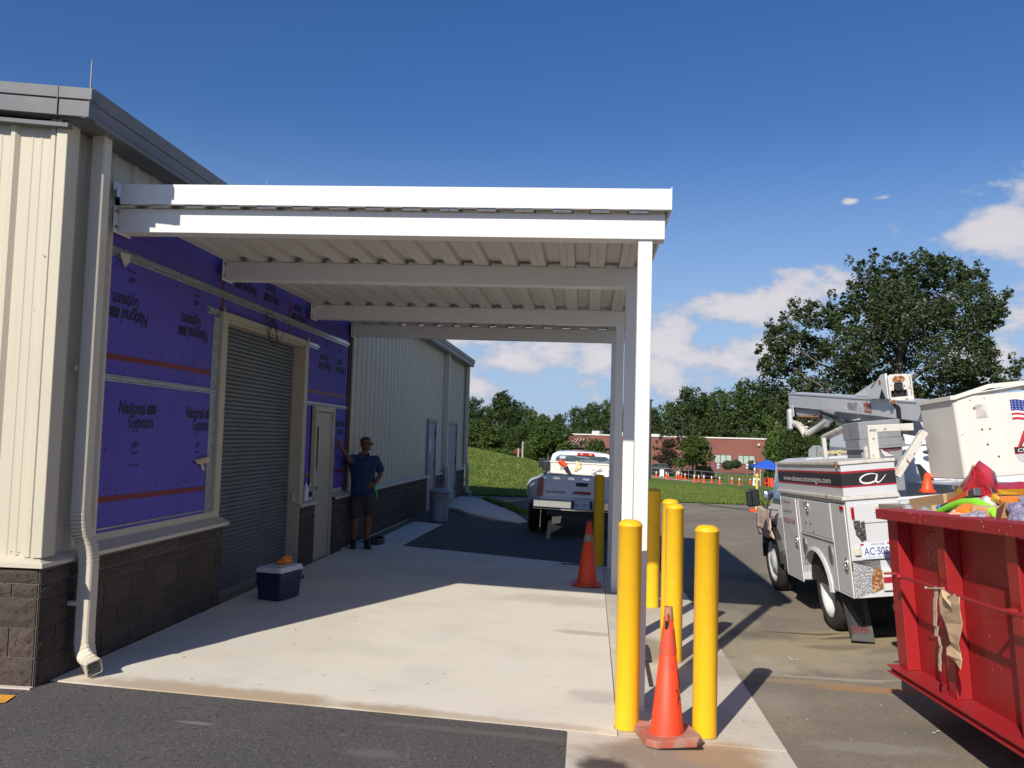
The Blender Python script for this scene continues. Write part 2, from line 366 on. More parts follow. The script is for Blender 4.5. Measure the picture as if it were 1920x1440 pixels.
# the yard falls gently to a shallow swale right of the slab
region('asphalt_ground', xs_all, -12, 28.4, 90, m_asph)
region('lawn', xs_all, 27.6, Lc, 60, m_grass, .02)
region('kerb_path', xs_all, lambda x: Lc(x)-.3, lambda x: Lc(x)+2.6, 1, m_curb, .03)
region('driveway', xs_all, lambda x: Lc(x)+1, lambda x: Lc(x)+10, 2, m_asph)
region('parking_verge', xs_all, lambda x: Lc(x)+9, 136, 6, m_grass, .01)
region('mulch_bed', xs_all, 136, 146, 3, m_mulch, .02)
region('far_ground', [-900, -300, -120, -60, -30, 0, 30, 60, 120, 300, 900], 146, 1500, 14, m_grass)
for s in (-1, 1): region('side_ground', [s*60, s*120, s*300, s*900][::s], -12, 146, 20, m_grass, -.02)
# asphalt patches and concrete (sheets that follow the fall of the yard)
def slabz(x): return -.036*(x+3.733)
def pad(name, poly, top, mt, depth=.10):
    mb = MB(); n = len(poly)
    # split in x so that the sheet follows the plane
    mb.add([(x, y, H(x, y)+top) for x, y in poly]+[(x, y, H(x, y)-depth) for x, y in poly],
           [tuple(range(n))]+[(i, n+i, n+(i+1) % n, (i+1) % n) for i in range(n)])
    return obj(name, mb, mt, kind='structure')
pad('asphalt_patch', [(-3.72, -3), (-.09, -3), (-.09, 5.816), (-3.72, 5.816)], .004, m_asph2)
pad('asphalt_patch', [(-30, -3), (-3.74, -3), (-3.74, 5.62), (-30, 5.62)], .004, m_asph2)
region('asphalt_patch', [-2.97, -2, -1, 0, 1.34], 13.2, 25.6, 36, m_asph2, .004)  # dark asphalt, widened so its tone also carries the shade behind the slab
region('asphalt_patch', [-3.72, -2.972], 17.6, 25.6, 24, m_asph2, .004)
JX = .245
pad('concrete_slab', [(-3.72, 5.824), (-.50, 5.824), (JX, 5.79), (.285, 13.385), (-3.0, 13.96), (-3.72, 14.0)], .010, m_conc)
pad('concrete_strip', [(JX+.008, 5.80), (1.335, 5.80), (1.335, 8.2), (1.335, 13.2), (.293, 13.385)], .010, m_conc2)
pad('concrete_strip', [(-.082, 1.5), (1.345, 1.5), (1.335, 5.792), (JX, 5.782), (-.082, 5.812)], .008, m_conc2)
pad('concrete_path', [(-3.55, 14.0), (-3.0, 13.97), (-2.93, 17.6), (-3.55, 17.7)], .009, m_conc)
# concrete ramp in front of the far doors, its near edge broken away
mb = MB()
rt = [(-3.70, 21.4, .05), (-3.10, 20.7, .055), (-2.62, 19.6, .04), (-2.05, 19.05, .0), (-1.45, 18.85, -.07), (-1.28, 19.5, -.085), (-1.75, 21.2, -.03), (-3.0, 24.6, .02), (-3.70, 25.2, .04)]
n = len(rt)
mb.add(rt+[(x-.04, y+.05, H(x, y)-.05) for x, y, z in rt], [tuple(range(n))]+[(i, n+i, n+(i+1) % n, (i+1) % n) for i in range(n)])
obj('concrete_ramp', mb, m_conc2, kind='structure', bevel=.01)
mb = MB(); rr = random.Random(3)
for i in range(1400):
    t = rr.random(); x = -3.0+t*1.55+rr.gauss(0, .05); y = 25.4-t*4.4+rr.random()*.5; z = H(x, y)+.02; a = rr.random()*6.28
    mb.add([(x-.02*math.cos(a), y-.02*math.sin(a), z), (x+.02*math.cos(a), y+.02*math.sin(a), z), (x+rr.gauss(0, .03), y+rr.gauss(0, .03), z+.06+.06*rr.random())], [(0, 1, 2)])
m_blade = leaf_mat('grass_blade', (.09, .15, .022), (.20, .24, .055), .3)
obj('grass_edge', mb, m_blade, kind='stuff')
# painted marks
m_ypaint = M('yellow_road_paint', (.72, .34, .03), .8, layers=[(22, (.20, .13, .06), .55, .68)])
m_wpaint = M('white_road_paint', (.62, .62, .6), .8, layers=[(18, (.25, .24, .22), .55, .7)])
def mark(name, pts, mt, off=.012):
    mb = MB(); mb.add([(x, y, H(x, y)+off) for x, y in pts], [tuple(range(len(pts)))]); return obj(name, mb, mt, kind='structure')
mark('painted_line', [(-4.6, 5.36), (-3.86, 5.21), (-3.69, 5.31), (-3.72, 5.455), (-4.5, 5.44)], m_ypaint)
mark('painted_line', [(-2.55, 24.9), (-2.2, 24.9), (-1.5, 26.9), (-1.62, 26.9)], m_ypaint, .02)
mark('painted_line', [(-2.3, 22.6), (-1.2, 22.1), (-.3, 22.15), (-.3, 22.3), (-1.2, 22.25), (-2.3, 22.75)], m_wpaint, .02)
# tan concrete collar and tar seam out on the yard
mark('concrete_collar', [(4.55, 23.6), (5.4, 19.6), (5.9, 19.9), (5.9, 23.6), (4.7, 24.4)], m_curb, .015)
m_tar = M('tar', (.03, .03, .03), .5)
mb = MB()
for i in range(9):
    t = i/9; x0, x1 = 3.6+t*3.4, 3.6+(i+1)/9*3.4; y0, y1 = 27.2-4.6*t**.7, 27.2-4.6*((i+1)/9)**.7
    mb.add([(x0, y0, H(x0, y0)+.014), (x1, y1, H(x1, y1)+.014), (x1, y1+.22, H(x1, y1+.2)+.014), (x0, y0+.22, H(x0, y0+.2)+.014)], [(0, 1, 2, 3)])
obj('tar_seam', mb, m_tar, kind='structure')
# grass tufts over the nearer lawn
def tufts(name, n, x0, x1, y0, y1, hgt, seed, mt):
    rs = np.random.RandomState(seed); X = rs.uniform(x0, x1, n); Y = y0+(y1-y0)*rs.uniform(0, 1, n)**1.5; A = rs.uniform(0, 6.28, n)
    Z = np.array([H(a, b) for a, b in zip(X, Y)])+.015; hh = hgt*rs.uniform(.5, 1.3, n)*(1+(Y-y0)/70); ww = .022*(1+(Y-y0)/25)
    v = np.empty((n, 3, 3)); v[:, 0] = np.stack([X-ww*np.cos(A), Y-ww*np.sin(A), Z], 1); v[:, 1] = np.stack([X+ww*np.cos(A), Y+ww*np.sin(A), Z], 1)
    v[:, 2] = np.stack([X+rs.normal(0, .03, n), Y+rs.normal(0, .03, n), Z+hh], 1)
    me = bpy.data.meshes.new(name); me.vertices.add(3*n); me.vertices.foreach_set('co', v.ravel()); me.loops.add(3*n); me.loops.foreach_set('vertex_index', np.arange(3*n))
    me.polygons.add(n); me.polygons.foreach_set('loop_start', np.arange(0, 3*n, 3)); me.polygons.foreach_set('loop_total', np.full(n, 3)); me.materials.append(mt); me.update(calc_edges=True)
    o = link(name, me); o['kind'] = 'stuff'; return o
tufts('lawn_grass', 80000, -9, 2, 27.7, 56, .055, 4, m_blade)
tufts('lawn_grass', 60000, 1.5, 9, 27.7, 60, .055, 5, m_blade)

# ---------------------------------------------------------------- metal building
B = thing('metal_building', 'ivory metal building with grey eave, dark block base, purple sheathing boards and roll-up door', 'building', (-3.733, 5.65, 0))
XW = -3.733
# split-face blocks: four ragged variants for each course height, shared by all blocks
def block_mesh(length, hgt, seed, skin=.014):
    rg = random.Random(seed); mb = MB(); nx, nz = 6, (4 if hgt > .15 else 3); L, Hh = length/2-.005, hgt/2-.005
    g = []
    for j in range(nz+1):
        for i in range(nx+1):
            edge = i in (0, nx) or j in (0, nz)
            g.append((L*(2*i/nx-1)+(0 if edge else rg.gauss(0, .008)), -(.002 if edge else skin*(.5+rg.random()*.8)), Hh*(2*j/nz-1)+(0 if edge else rg.gauss(0, .005))))
    mb.add(g, [(j*(nx+1)+i, j*(nx+1)+i+1, (j+1)*(nx+1)+i+1, (j+1)*(nx+1)+i) for j in range(nz) for i in range(nx)])
    mb.add([(-L, -.002, -Hh), (L, -.002, -Hh), (L, -.002, Hh), (-L, -.002, Hh), (-L, .06, -Hh), (L, .06, -Hh), (L, .06, Hh), (-L, .06, Hh)],
           [(0, 4, 5, 1), (1, 5, 6, 2), (2, 6, 7, 3), (3, 7, 4, 0)])
    return mb.mesh('block', m_block)
BM = {}
def bmesh_for(length, hgt):
    kx = (round(length, 2), round(hgt, 2))
    if kx not in BM: BM[kx] = [block_mesh(length, hgt, s) for s in range(4)]
    return random.choice(BM[kx])
COURSES = [(0.0, .203), (.203, .203), (.406, .200), (.606, .097), (.703, .103)]
def block_run(a, b, place):
    for ci, (z0, hh) in enumerate(COURSES):
        x = a-(.2 if ci % 2 else 0.)
        while x < b-.03:
            s0, s1 = max(x, a), min(x+.4, b)
            if s1-s0 > .04:
                o = link('block', bmesh_for(s1-s0, hh), B, mat=place((s0+s1)/2, z0+hh/2))
            x += .4
side = lambda y, z: Matrix.Translation((XW, y, z-.012)) @ Matrix.Rotation(R(90), 4, 'Z')
front = lambda x, z: Matrix.Translation((x, 5.65, z)) 
for a, b in ((5.66, 8.63), (11.04, 11.64), (12.52, 19.85), (21.0, 22.0), (24.4, 26.1)): block_run(a, b, side)
block_run(-5.73, -3.741, front)
mb = MB()
for a, b in ((5.656, 8.625), (11.045, 11.635), (12.525, 19.845), (21.005, 21.995), (24.405, 26.095)): mb = MB(); mb.box(XW-.25, XW-.006, a, b, -.25, .80); obj('mortar_bed', mb, m_mortar, B)
mb = MB(); mb.box(-9, XW-.26, 5.656, 5.9, -.25, .80); obj('mortar_bed', mb, m_mortar, B)
mb = MB()      # end returns of the piers
for y0, y1 in ((8.605, 8.632), (11.036, 11.06), (11.62, 11.646), (12.512, 12.54)):
    for z0, hh in COURSES: mb.box(XW-.22, XW-.004, y0, y1, z0+.004-.012, z0+hh-.016)
obj('pier_end_block', mb, m_block, B)
# flashing ledges
def ledge(a, b, name='flashing'):
    mb = MB(); pr = [(XW-.085, .985), (XW-.085, .90), (XW+.035, .845), (XW+.035, .815), (XW+.028, .815), (XW+.028, .838), (XW-.10, .895), (XW-.10, .985)]
    n = len(pr); mit = lambda x: a+(XW+.035-x if a < 5.7 else 0)
    mb.add([(x, mit(x), z) for x, z in pr]+[(x, b, z) for x, z in pr], [tuple(range(n)), tuple(range(n, 2*n))[::-1]]+[(i, n+i, n+(i+1) % n, (i+1) % n) for i in range(n)])
    return obj(name, mb, m_ivory2, B)
ledge(5.615, 8.70); ledge(10.97, 11.68); ledge(12.49, 13.36); ledge(13.37, 20.2); ledge(21.0, 22.05); ledge(24.4, 26.12)
mb = MB(); pr = [(5.735, .985), (5.735, .90), (5.615, .845), (5.615, .815), (5.622, .815), (5.622, .838), (5.75, .895), (5.75, .985)]
n = len(pr); mb.add([(-9, y, z) for y, z in pr]+[(XW+.035-(y-5.615), y, z) for y, z in pr], [tuple(range(n)), tuple(range(n, 2*n))[::-1]]+[(i, (i+1) % n, n+(i+1) % n, n+i) for i in range(n)])
obj('flashing', mb, m_ivory2, B)
mb = MB()
for i in range(24): mb.lathe([(.006, 0), (.006, .004)], 8, (XW-.082, 13.6+i*.28, .96), 'x')
obj('screw', mb, m_galv, B, kind='stuff')
# dark box added inside the walls to block light, roof
mb = MB(); mb.box(-14, XW-.26, 5.8, 26.0, -.3, 3.9); obj('light_block_box', mb, m_dark, B)
RS = .0886
mb = MB(); mb.add([(-3.53, 5.57, 4.15), (-3.53, 26.2, 4.15), (-15, 26.2, 4.15+11.47*RS), (-15, 5.57, 4.15+11.47*RS), (-3.53, 5.57, 3.99), (-3.53, 26.2, 3.99), (-15, 26.2, 3.96+11.47*RS), (-15, 5.57, 3.96+11.47*RS)],
    [(0, 1, 2, 3), (7, 6, 5, 4), (0, 4, 5, 1), (2, 6, 7, 3), (1, 5, 6, 2), (3, 7, 4, 0)]); obj('roof', mb, m_greytrim, B)
# ribbed wall panels
def rib_profile(n, pitch=.305, d=.030, minor=True):
    pts = []
    for i in range(n):
        a = i*pitch
        pts += [(a, 0), (a+.06, 0)]
        if minor: pts += [(a+.066, .004), (a+.078, .004), (a+.084, 0), (a+.128, 0), (a+.134, .004), (a+.146, .004), (a+.152, 0)]
        pts += [(a+.205, 0), (a+.232, d), (a+.262, d), (a+.289, 0)]
    return pts+[(n*pitch, 0)]
mb = MB(); mb.sheet([(p[0], -p[1]) for p in rib_profile(3)], 'z', .88, 3.99); pm = mb.mesh('siding_panel', m_ivory)
for i in range(3):     # sunlit end wall
    z = 0; o = link('siding_panel', pm, B, mat=Matrix.Translation((-3.812-.915*(i+1)+.020, 5.70, 0)))
mb = MB(); mb.sheet([(p[1], p[0]) for p in rib_profile(3)], 'z', .88, 4.0); sm_ = mb.mesh('siding_panel', m_ivory)
y = 13.46
while y < 26.0:
    link('siding_panel', sm_, B, mat=Matrix.Translation((XW-.055, y, 0))); y += .915 if y < 24.9 else 9
mb = MB(); mb.sheet([(p[1], p[0]) for p in rib_profile(2, minor=False)], 'z', .88, 4.0); link('siding_panel', mb.mesh('siding_panel', m_ivory), B, mat=Matrix.Translation((XW-.055, 5.78, 0)))
mb = MB(); mb.sheet([(p[1], p[0]) for p in rib_profile(3, minor=False)], 'z', 3.62, 4.0); up_ = mb.mesh('siding_panel', m_ivory)
for i in range(8): link('siding_panel', up_, B, mat=Matrix.Translation((XW-.056, 6.39+.915*i, 0)))
# corner trims
mb = MB(); mb.box(-3.812, XW, 5.652, 5.668, .88, 3.98); mb.box(XW-.012, XW+.002, 5.654, 5.80, .88, 3.98); obj('corner_trim', mb, m_ivory, B, bevel=.003)
mb = MB(); mb.box(XW-.05, XW+.004, 25.99, 26.13, .88, 4.0); mb.box(-3.9, XW+.004, 26.10, 26.14, -.1, 4.0); obj('corner_trim', mb, m_ivory2, B)
mb = MB()
for (x, z) in ((-3.955, .915), (-3.90, .913), (-3.86, 3.0), (-3.78, 1.9), (-3.90, 2.6)): mb.lathe([(.007, 0), (.005, .005)], 8, (x, 5.655, z), 'y')
obj('screw', mb, m_galv, B, kind='stuff')
# gutter along the eave, two stepped bands
def band(x0, z0, x1, z1, name='gutter_face'):
    mb = MB(); mb.hexa([(x0-.03, 5.56, z0), (x0, 5.56, z0), (x0, 26.22, z0), (x0-.03, 26.22, z0)], [(x1-.03, 5.56, z1), (x1, 5.56, z1), (x1, 26.22, z1), (x1-.03, 26.22, z1)]); obj(name, mb, m_greytrim, B)
band(-3.545, 3.955, -3.522, 4.066); band(-3.515, 4.07, -3.500, 4.165)
mb = MB(); mb.box(-3.76, -3.548, 5.60, 26.18, 3.957, 3.972); obj('soffit', mb, m_greytrim, B)
# gable trim on the end wall: rises away from the corner
def rake(xc, z0, z1, yf, name, dz=0):
    mb = MB(); k_ = RS
    def zz(x, z): return z+(xc-x)*k_
    mb.hexa([(-15, yf, zz(-15, z0)), (xc, yf, z0), (xc, 5.66, z0), (-15, 5.66, zz(-15, z0))], [(-15, yf, zz(-15, z1)), (xc, yf, z1), (xc, 5.66, z1), (-15, 5.66, zz(-15, z1))])
    return obj(name, mb, m_greytrim, B, bevel=.002)
rake(-3.503, 4.078, 4.160, 5.548, 'gable_trim'); rake(-3.520, 3.957, 4.070, 5.555, 'gable_trim'); 
rake(-3.70, 3.905, 3.935, 5.60, 'gable_trim')
mb = MB(); mb.box(-3.755, -3.750, 5.542, 5.56, 3.97, 4.18); obj('trim_seam', mb, m_greytrim, B)
# lightning rods
for (x, y, z0, z1, r) in ((-3.56, 5.62, 4.14, 4.40, .006), (-3.98, 10.0, 4.15, 4.88, .008)):
    mb = MB(); mb.tube([(x, y, z0), (x, y, z1-.03), (x, y, z1)], [r, r, r*.4], 8); mb.lathe([(.02, z0-.01), (.02, z0+.02), (.008, z0+.035)], 10, (x, y, 0)); obj('lightning_rod', mb, m_lav, B)
# downspouts
def rect_tube(mb, pts, w, rot=0.):
    pts = [Vector(p) for p in pts]; vs = []
    for i, p in enumerate(pts):
        d = (pts[min(i+1, len(pts)-1)]-pts[max(i-1, 0)]).normalized()
        a = Vector((1, 0, 0)); a = (a-a.dot(d)*d).normalized(); b = d.cross(a)
        for (s, t) in ((-1, -.82), (-.82, -1), (.82, -1), (1, -.82), (1, .82), (.82, 1), (-.82, 1), (-1, .82)): vs.append(p+a*s*w/2+b*t*w/2)
    n = 8; mb.add(vs, [(i*n+j, i*n+(j+1) % n, (i+1)*n+(j+1) % n, (i+1)*n+j) for i in range(len(pts)-1) for j in range(n)], False)
def elbow(p0, p1, p2, k=9):
    return [Vector(p0).lerp(Vector(p1), t)*(1-t)+Vector(p1).lerp(Vector(p2), t)*t for t in [i/k for i in range(k+1)]]
def crimped(mb, pts, w):
    for i in range(len(pts)-1):
        rect_tube(mb, [pts[i], pts[i].lerp(pts[i+1], .85)], w*(1.0 if i % 2 else .965)); rect_tube(mb, [pts[i].lerp(pts[i+1], .85), pts[i+1]], w*.93)
def downspout(x, y, xo, yo, zk, lab=None, out=(.15, -.10)):
    mb = MB(); w_ = .105
    rect_tube(mb, [(x, y, 3.99), (x, y, zk+.10)], w_); pr = obj('downspout', mb, m_ivory2, B, label=lab)
    mb = MB(); crimped(mb, elbow((x, y, zk+.13), (x, y, zk-.02), ((x+xo)/2, (y+yo)/2, zk-.10)), w_+.004); crimped(mb, elbow(((x+xo)/2, (y+yo)/2, zk-.10), (xo, yo, zk-.17), (xo, yo, zk-.30)), w_+.004)
    rect_tube(mb, [(xo, yo, zk-.29), (xo, yo, zk-.45), (xo, yo, .26)], w_)
    crimped(mb, elbow((xo, yo, .28), (xo, yo, .10), (xo+out[0], yo+out[1], .075), 12), w_+.004)
    obj('downspout_elbow', mb, m_ivory2, pr, solid=.002)
    mb = MB(); mb.box(x-.07, x-.052, y-.075, y+.075, 2.2, 2.24); obj('pipe_strap', mb, m_ivory2, pr); mb = MB(); mb.box(xo-.1, xo-.04, yo-.075, yo+.06, .50, .53); obj('pipe_strap', mb, m_ivory2, pr)
downspout(-3.665, 5.975, -3.615, 6.035, 1.08)
downspout(-3.665, 22.1, -3.60, 22.1, 1.08, out=(.1, -.1)); downspout(-3.665, 25.9, -3.60, 25.9, 1.08, out=(.15, -.05))
# purple sheathing: rows of boards, taped joints
XS = -3.80
def board(y0, y1, z0, z1):
    mb = MB(); mb.box(XS-.016, XS, y0+.0015, y1-.0015, z0+.0015, z1-.0015); return obj('sheathing_board', mb, m_purple, B)
bd = {}
for nm, a in dict(a1=(6.2, 8.44, .96, 1.215), a2=(6.2, 8.44, 1.215, 2.368), a3=(6.2, 8.50, 2.368, 3.58), b3=(8.50, 10.50, 3.02, 3.58), c3=(10.50, 11.19, 3.02, 3.58), d3=(11.19, 13.22, 2.368, 3.58),
                  d2=(11.15, 11.56, 1.215, 2.368), d2b=(12.56, 13.22, 1.215, 2.368), d2c=(11.56, 12.56, 2.17, 2.368), d1=(11.15, 11.56, .96, 1.215), d1b=(12.56, 13.22, .96, 1.215)).items(): bd[nm] = board(*a)
def tape(y0, z0, y1, z1, w=.048):
    mb = MB(); n = 8; top = []; bot = []; rg = random.Random(int(y0*100+z0*10))
    for i in range(n+1):
        t = i/n; y, z = y0+(y1-y0)*t, z0+(z1-z0)*t; dy, dz = (y1-y0), (z1-z0); L = math.hypot(dy, dz); ny, nz = -dz/L*w/2, dy/L*w/2; e = rg.gauss(0, .0015)
        top.append((XS+.0025+rg.random()*.0006, y+ny+e, z+nz+e)); bot.append((XS+.0025, y-ny, z-nz))
    mb.add(bot+top, [(i, i+1, n+2+i, n+1+i) for i in range(n)]); return obj('tape_strip', mb, m_red_tape, B)
tape(6.2, 2.362, 8.40, 2.372); tape(8.28, 2.37, 8.43, 2.37, .06); tape(6.2, 1.226, 8.30, 1.212); tape(11.16, 2.372, 13.2, 2.366, .05); tape(11.16, 1.216, 11.56, 1.215, .05); tape(12.57, 1.215, 13.2, 1.215, .05)
tape(8.50, 3.03, 8.50, 3.56, .05); tape(10.50, 3.05, 10.50, 3.57, .04); tape(11.19, 3.02, 11.19, 3.57, .05)
def girt(y0, y1, z, h=.05, name='hat_channel', x=XS):
    mb = MB(); pr = [(x, z-h*.9), (x+.004, z-h*.9), (x+.004, z-h/2-.002), (x+.026, z-h/2+.006), (x+.026, z+h/2-.006), (x+.004, z+h/2+.002), (x+.004, z+h*.9), (x, z+h*.9)]
    n = len(pr); mb.add([(a, y0, c) for a, c in pr]+[(a, y1, c) for a, c in pr], [tuple(range(n)), tuple(range(n, 2*n))[::-1]]+[(i, n+i, n+(i+1) % n, (i+1) % n) for i in range(n)])
    return obj(name, mb, m_galv, B)
girt(6.2, 13.18, 3.205, .045); girt(6.2, 8.42, 2.19, .03); girt(11.16, 13.2, 2.20, .028); girt(8.15, 8.42, 3.0, .04); girt(11.16, 11.68, 3.0, .04)
mb = MB(); mb.box(XS+.001, XS+.008, 8.30, 8.42, .96, 2.95); mb.box(XS+.001, XS+.02, 8.405, 8.425, .96, 2.95); obj('stud_flange', mb, m_galv, B)
mb = MB(); mb.box(XS, XS+.006, 6.2, 8.42, .985, 1.0); obj('base_track', mb, m_galv, B)
# rows of fasteners along the boards
mb = MB()
for zz in (1.30, 1.62, 1.95, 2.28, 2.46, 2.78, 3.10, 3.40):
    for i in range(11):
        y_ = 6.28+i*.203
        mb.lathe([(.009, 0), (.006, .003)], 6, (XS+.0005, y_+.01*math.sin(i*3+zz*9), zz+.012*math.sin(i*5+zz)), 'x')
obj('fastener', mb, m_ink, B, kind='stuff')
# board lettering (stencilled, upside down on the upper row)
def stencil(par, y, z, flip=False, w_=1.):
    s = -1 if flip else 1
    xd, up = (0, s, 0), (0, 0, s); X = XS+.001
    T_ = lambda st, dy, dz, h, wd, sh=.22: text('lettering', st, m_ink, par, (X, y+s*dy, z+s*dz), xd, up, h, wd*w_, sh, .018)
    T_('National', 0, 0, .115, .43); T_('Gypsum.', .165*w_, -.115, .115, .415)
    mb = MB()
    for a, b in ((.445, .50), (.508, .535), (.543, .560), (.568, .580), (.588, .596)):
        a *= w_; b *= w_
        mb.add([(X+.0015, y+s*a, z), (X+.0015, y+s*b, z), (X+.0015, y+s*(b+.022), z+s*.085), (X+.0015, y+s*(a+.022), z+s*.085)], [(0, 1, 2, 3)])
    obj('lettering', mb, m_ink, par)
    T_('eXP', .23, -.28, .05, .11, 0); T_('Sheathing', .225, -.335, .022, .12, 0); T_('exp exp exp', .20, -.435, .018, .15, 0)
stencil(bd['a2'], 6.64, 1.912); stencil(bd['a2'], 7.81, 1.905, w_=.92)
stencil(bd['a3'], 7.02, 2.762, True); stencil(bd['a3'], 8.19, 2.762, True)
stencil(bd['d3'], 12.35, 2.80, True); stencil(bd['d3'], 13.05, 2.80, True, .8); stencil(bd['c3'], 11.1, 3.33, True, .85); stencil(bd['b3'], 9.4, 3.42, True); stencil(bd['b3'], 10.1, 3.42, True, .8)
stencil(bd['d2b'], 12.62, 1.90, w_=.9)
# exposed steel column, dark gap
mb = MB(); mb.box(-3.88, -3.78, 13.225, 13.36, .9, 4.0); mb.box(-3.80, -3.765, 13.30, 13.318, .9, 4.0); obj('steel_column', mb, m_primer, B)
mb = MB(); mb.box(-3.80, XW-.02, 13.365, 13.40, .88, 4.0); mb.box(-3.80, XW-.03, 13.40, 13.47, .88, 4.0); obj('panel_edge_trim', mb, m_ivory2, B)
# roll-up door
RD = link('roll_up_door', None, B); RD.empty_display_size = .1
mb = MB(); z = 0.03; pr = []
while z < 2.96: pr += [(-3.925, z), (-3.908, z+.010), (-3.905, z+.032), (-3.922, z+.043)]; z += .0465
mb.sheet(pr, 'y', 8.5, 11.02, False); obj('curtain', mb, m_curtain, RD)
mb = MB(); mb.box(-3.94, -3.90, 8.5, 11.02, -.03, .055); obj('bottom_bar', mb, m_steel, RD)
mb = MB(); mb.box(-3.94, XS+.05, 8.43, 8.56, .97, 3.02); obj('door_jamb', mb, m_beige, RD, bevel=.004)
mb = MB(); mb.box(-3.96, XS+.055, 11.02, 11.155, -.12, 3.02); obj('door_jamb', mb, m_beige, RD, bevel=.004)
mb = MB(); mb.box(-3.94, XS+.048, 8.56, 11.02, 2.955, 3.025); mb.box(-3.92, XS+.03, 8.58, 11.0, 2.925, 2.954); obj('door_header', mb, m_beige, RD, bevel=.003)
mb = MB(); mb.box(-3.97, -3.93, 8.45, 11.15, 2.90, 3.0); mb.box(-4.0, -3.99, 8.4, 11.2, -.1, 3.0); obj('door_back', mb, m_dark, RD)
for y in (8.46, 11.13):
    mb = MB(); mb.box(XS+.03, XS+.05, y, y+.02, 3.02, 3.07); obj('header_clip', mb, m_galv, RD)
# personnel door
def hinge_at(par, y, z, x=-3.765):
    mb = MB(); mb.lathe([(.008, -.05), (.008, .05)], 8, (x, y, z)); obj('hinge', mb, m_steel, par)
PD = link('personnel_door', None, B)
mb = MB(); mb.box(-3.85, -3.755, 11.60, 11.665, 0, 2.175); mb.box(-3.85, -3.755, 12.44, 12.51, 0, 2.175); mb.box(-3.85, -3.757, 11.665, 12.44, 2.10, 2.175); obj('door_frame', mb, m_beige, PD, bevel=.003)
mb = MB(); mb.box(-3.83, -3.785, 11.668, 12.437, -.02, 2.09); obj('door_leaf', mb, m_beige, PD)
mb = MB(); mb.box(-3.786, -3.778, 11.72, 11.83, 1.24, 1.90); obj('window_frame', mb, m_beige, PD)
mb = MB(); mb.box(-3.785, -3.776, 11.735, 11.815, 1.26, 1.88); obj('door_window', mb, M('brown_glass', (.05, .025, .02), .1), PD)
mb = MB(); mb.box(-3.786, -3.770, 11.69, 11.745, .93, 1.16); mb.lathe([(.022, 0), (.022, .05)], 12, (-3.77, 11.72, 1.02), 'x'); mb.bar((-3.725, 11.72, 1.02), (-3.725, 11.84, 1.015), .02, .016); obj('lever_handle', mb, m_steel, PD, bevel=.003)
mb = MB(); mb.box(-3.786, -3.765, 11.67, 11.72, .20, .34); obj('kick_latch', mb, m_steel, PD)
for z in (.28, 1.08, 1.82): hinge_at(PD, 12.44, z, -3.772)
mb = MB(); mb.box(-3.84, -3.75, 11.66, 12.44, -.035, -.015); obj('threshold', mb, m_steel, PD)
mb = MB(); mb.box(-3.84, -3.80, 11.5, 11.6, .97, 2.17); obj('door_stud', mb, m_galv, PD)
# two grey doors further along
for (y0, y1, nl) in ((20.0, 20.95, 1), (22.5, 24.35, 2)):
    FD = link('grey_door', None, B)
    mb = MB(); mb.box(-3.80, -3.715, y0-.06, y0, 0, 2.19); mb.box(-3.80, -3.715, y1, y1+.06, 0, 2.19); mb.box(-3.80, -3.717, y0, y1, 2.13, 2.19); obj('door_frame', mb, m_lav, FD)
    for i in range(nl):
        a = y0+(y1-y0)*i/nl; b = y0+(y1-y0)*(i+1)/nl; mb = MB(); mb.box(-3.80, -3.745, a+.004, b-.004, .01, 2.125); obj('door_leaf', mb, m_lav, FD)
    for z in (.35, 1.1, 1.85):
        mb = MB(); mb.box(-3.745, -3.725, y1-.06, y1-.015, z-.09, z+.09); obj('hinge', mb, m_black, FD)
    mb = MB(); mb.lathe([(.03, 0), (.03, .06)], 10, (-3.745, y0+.09, 1.0), 'x'); obj('door_knob', mb, m_steel, FD)
    if nl == 1:
        mb = MB(); mb.box(-3.744, -3.738, 20.26, 20.36, 1.45, 1.72); obj('door_sign', mb, M('white_sign', (.8, .8, .8), .5), FD)
        mb = MB()
        for a in range(12):
            t0, t1 = a*math.pi/6, (a+1)*math.pi/6
            mb.add([(-3.742, 20.31+.08*math.cos(t0), 1.25+.10*math.sin(t0)), (-3.742, 20.31+.08*math.cos(t1), 1.25+.10*math.sin(t1)), (-3.742, 20.31+.055*math.cos(t1), 1.25+.075*math.sin(t1)), (-3.742, 20.31+.055*math.cos(t0), 1.25+.075*math.sin(t0))], [(0, 1, 2, 3)])
        obj('door_symbol', mb, m_ink, FD)
# grey conduit and white expansion strip along the foot of the wall
mb = MB(); mb.box(XW+.002, XW+.012, 13.0, 18.0, .015, .028); obj('expansion_strip', mb, m_white, B)
mb = MB(); mb.box(-5.7, XW+.01, 5.60, 5.642, .002, .014); obj('expansion_strip', mb, M('pale_felt', (.55, .48, .40), .9), B)

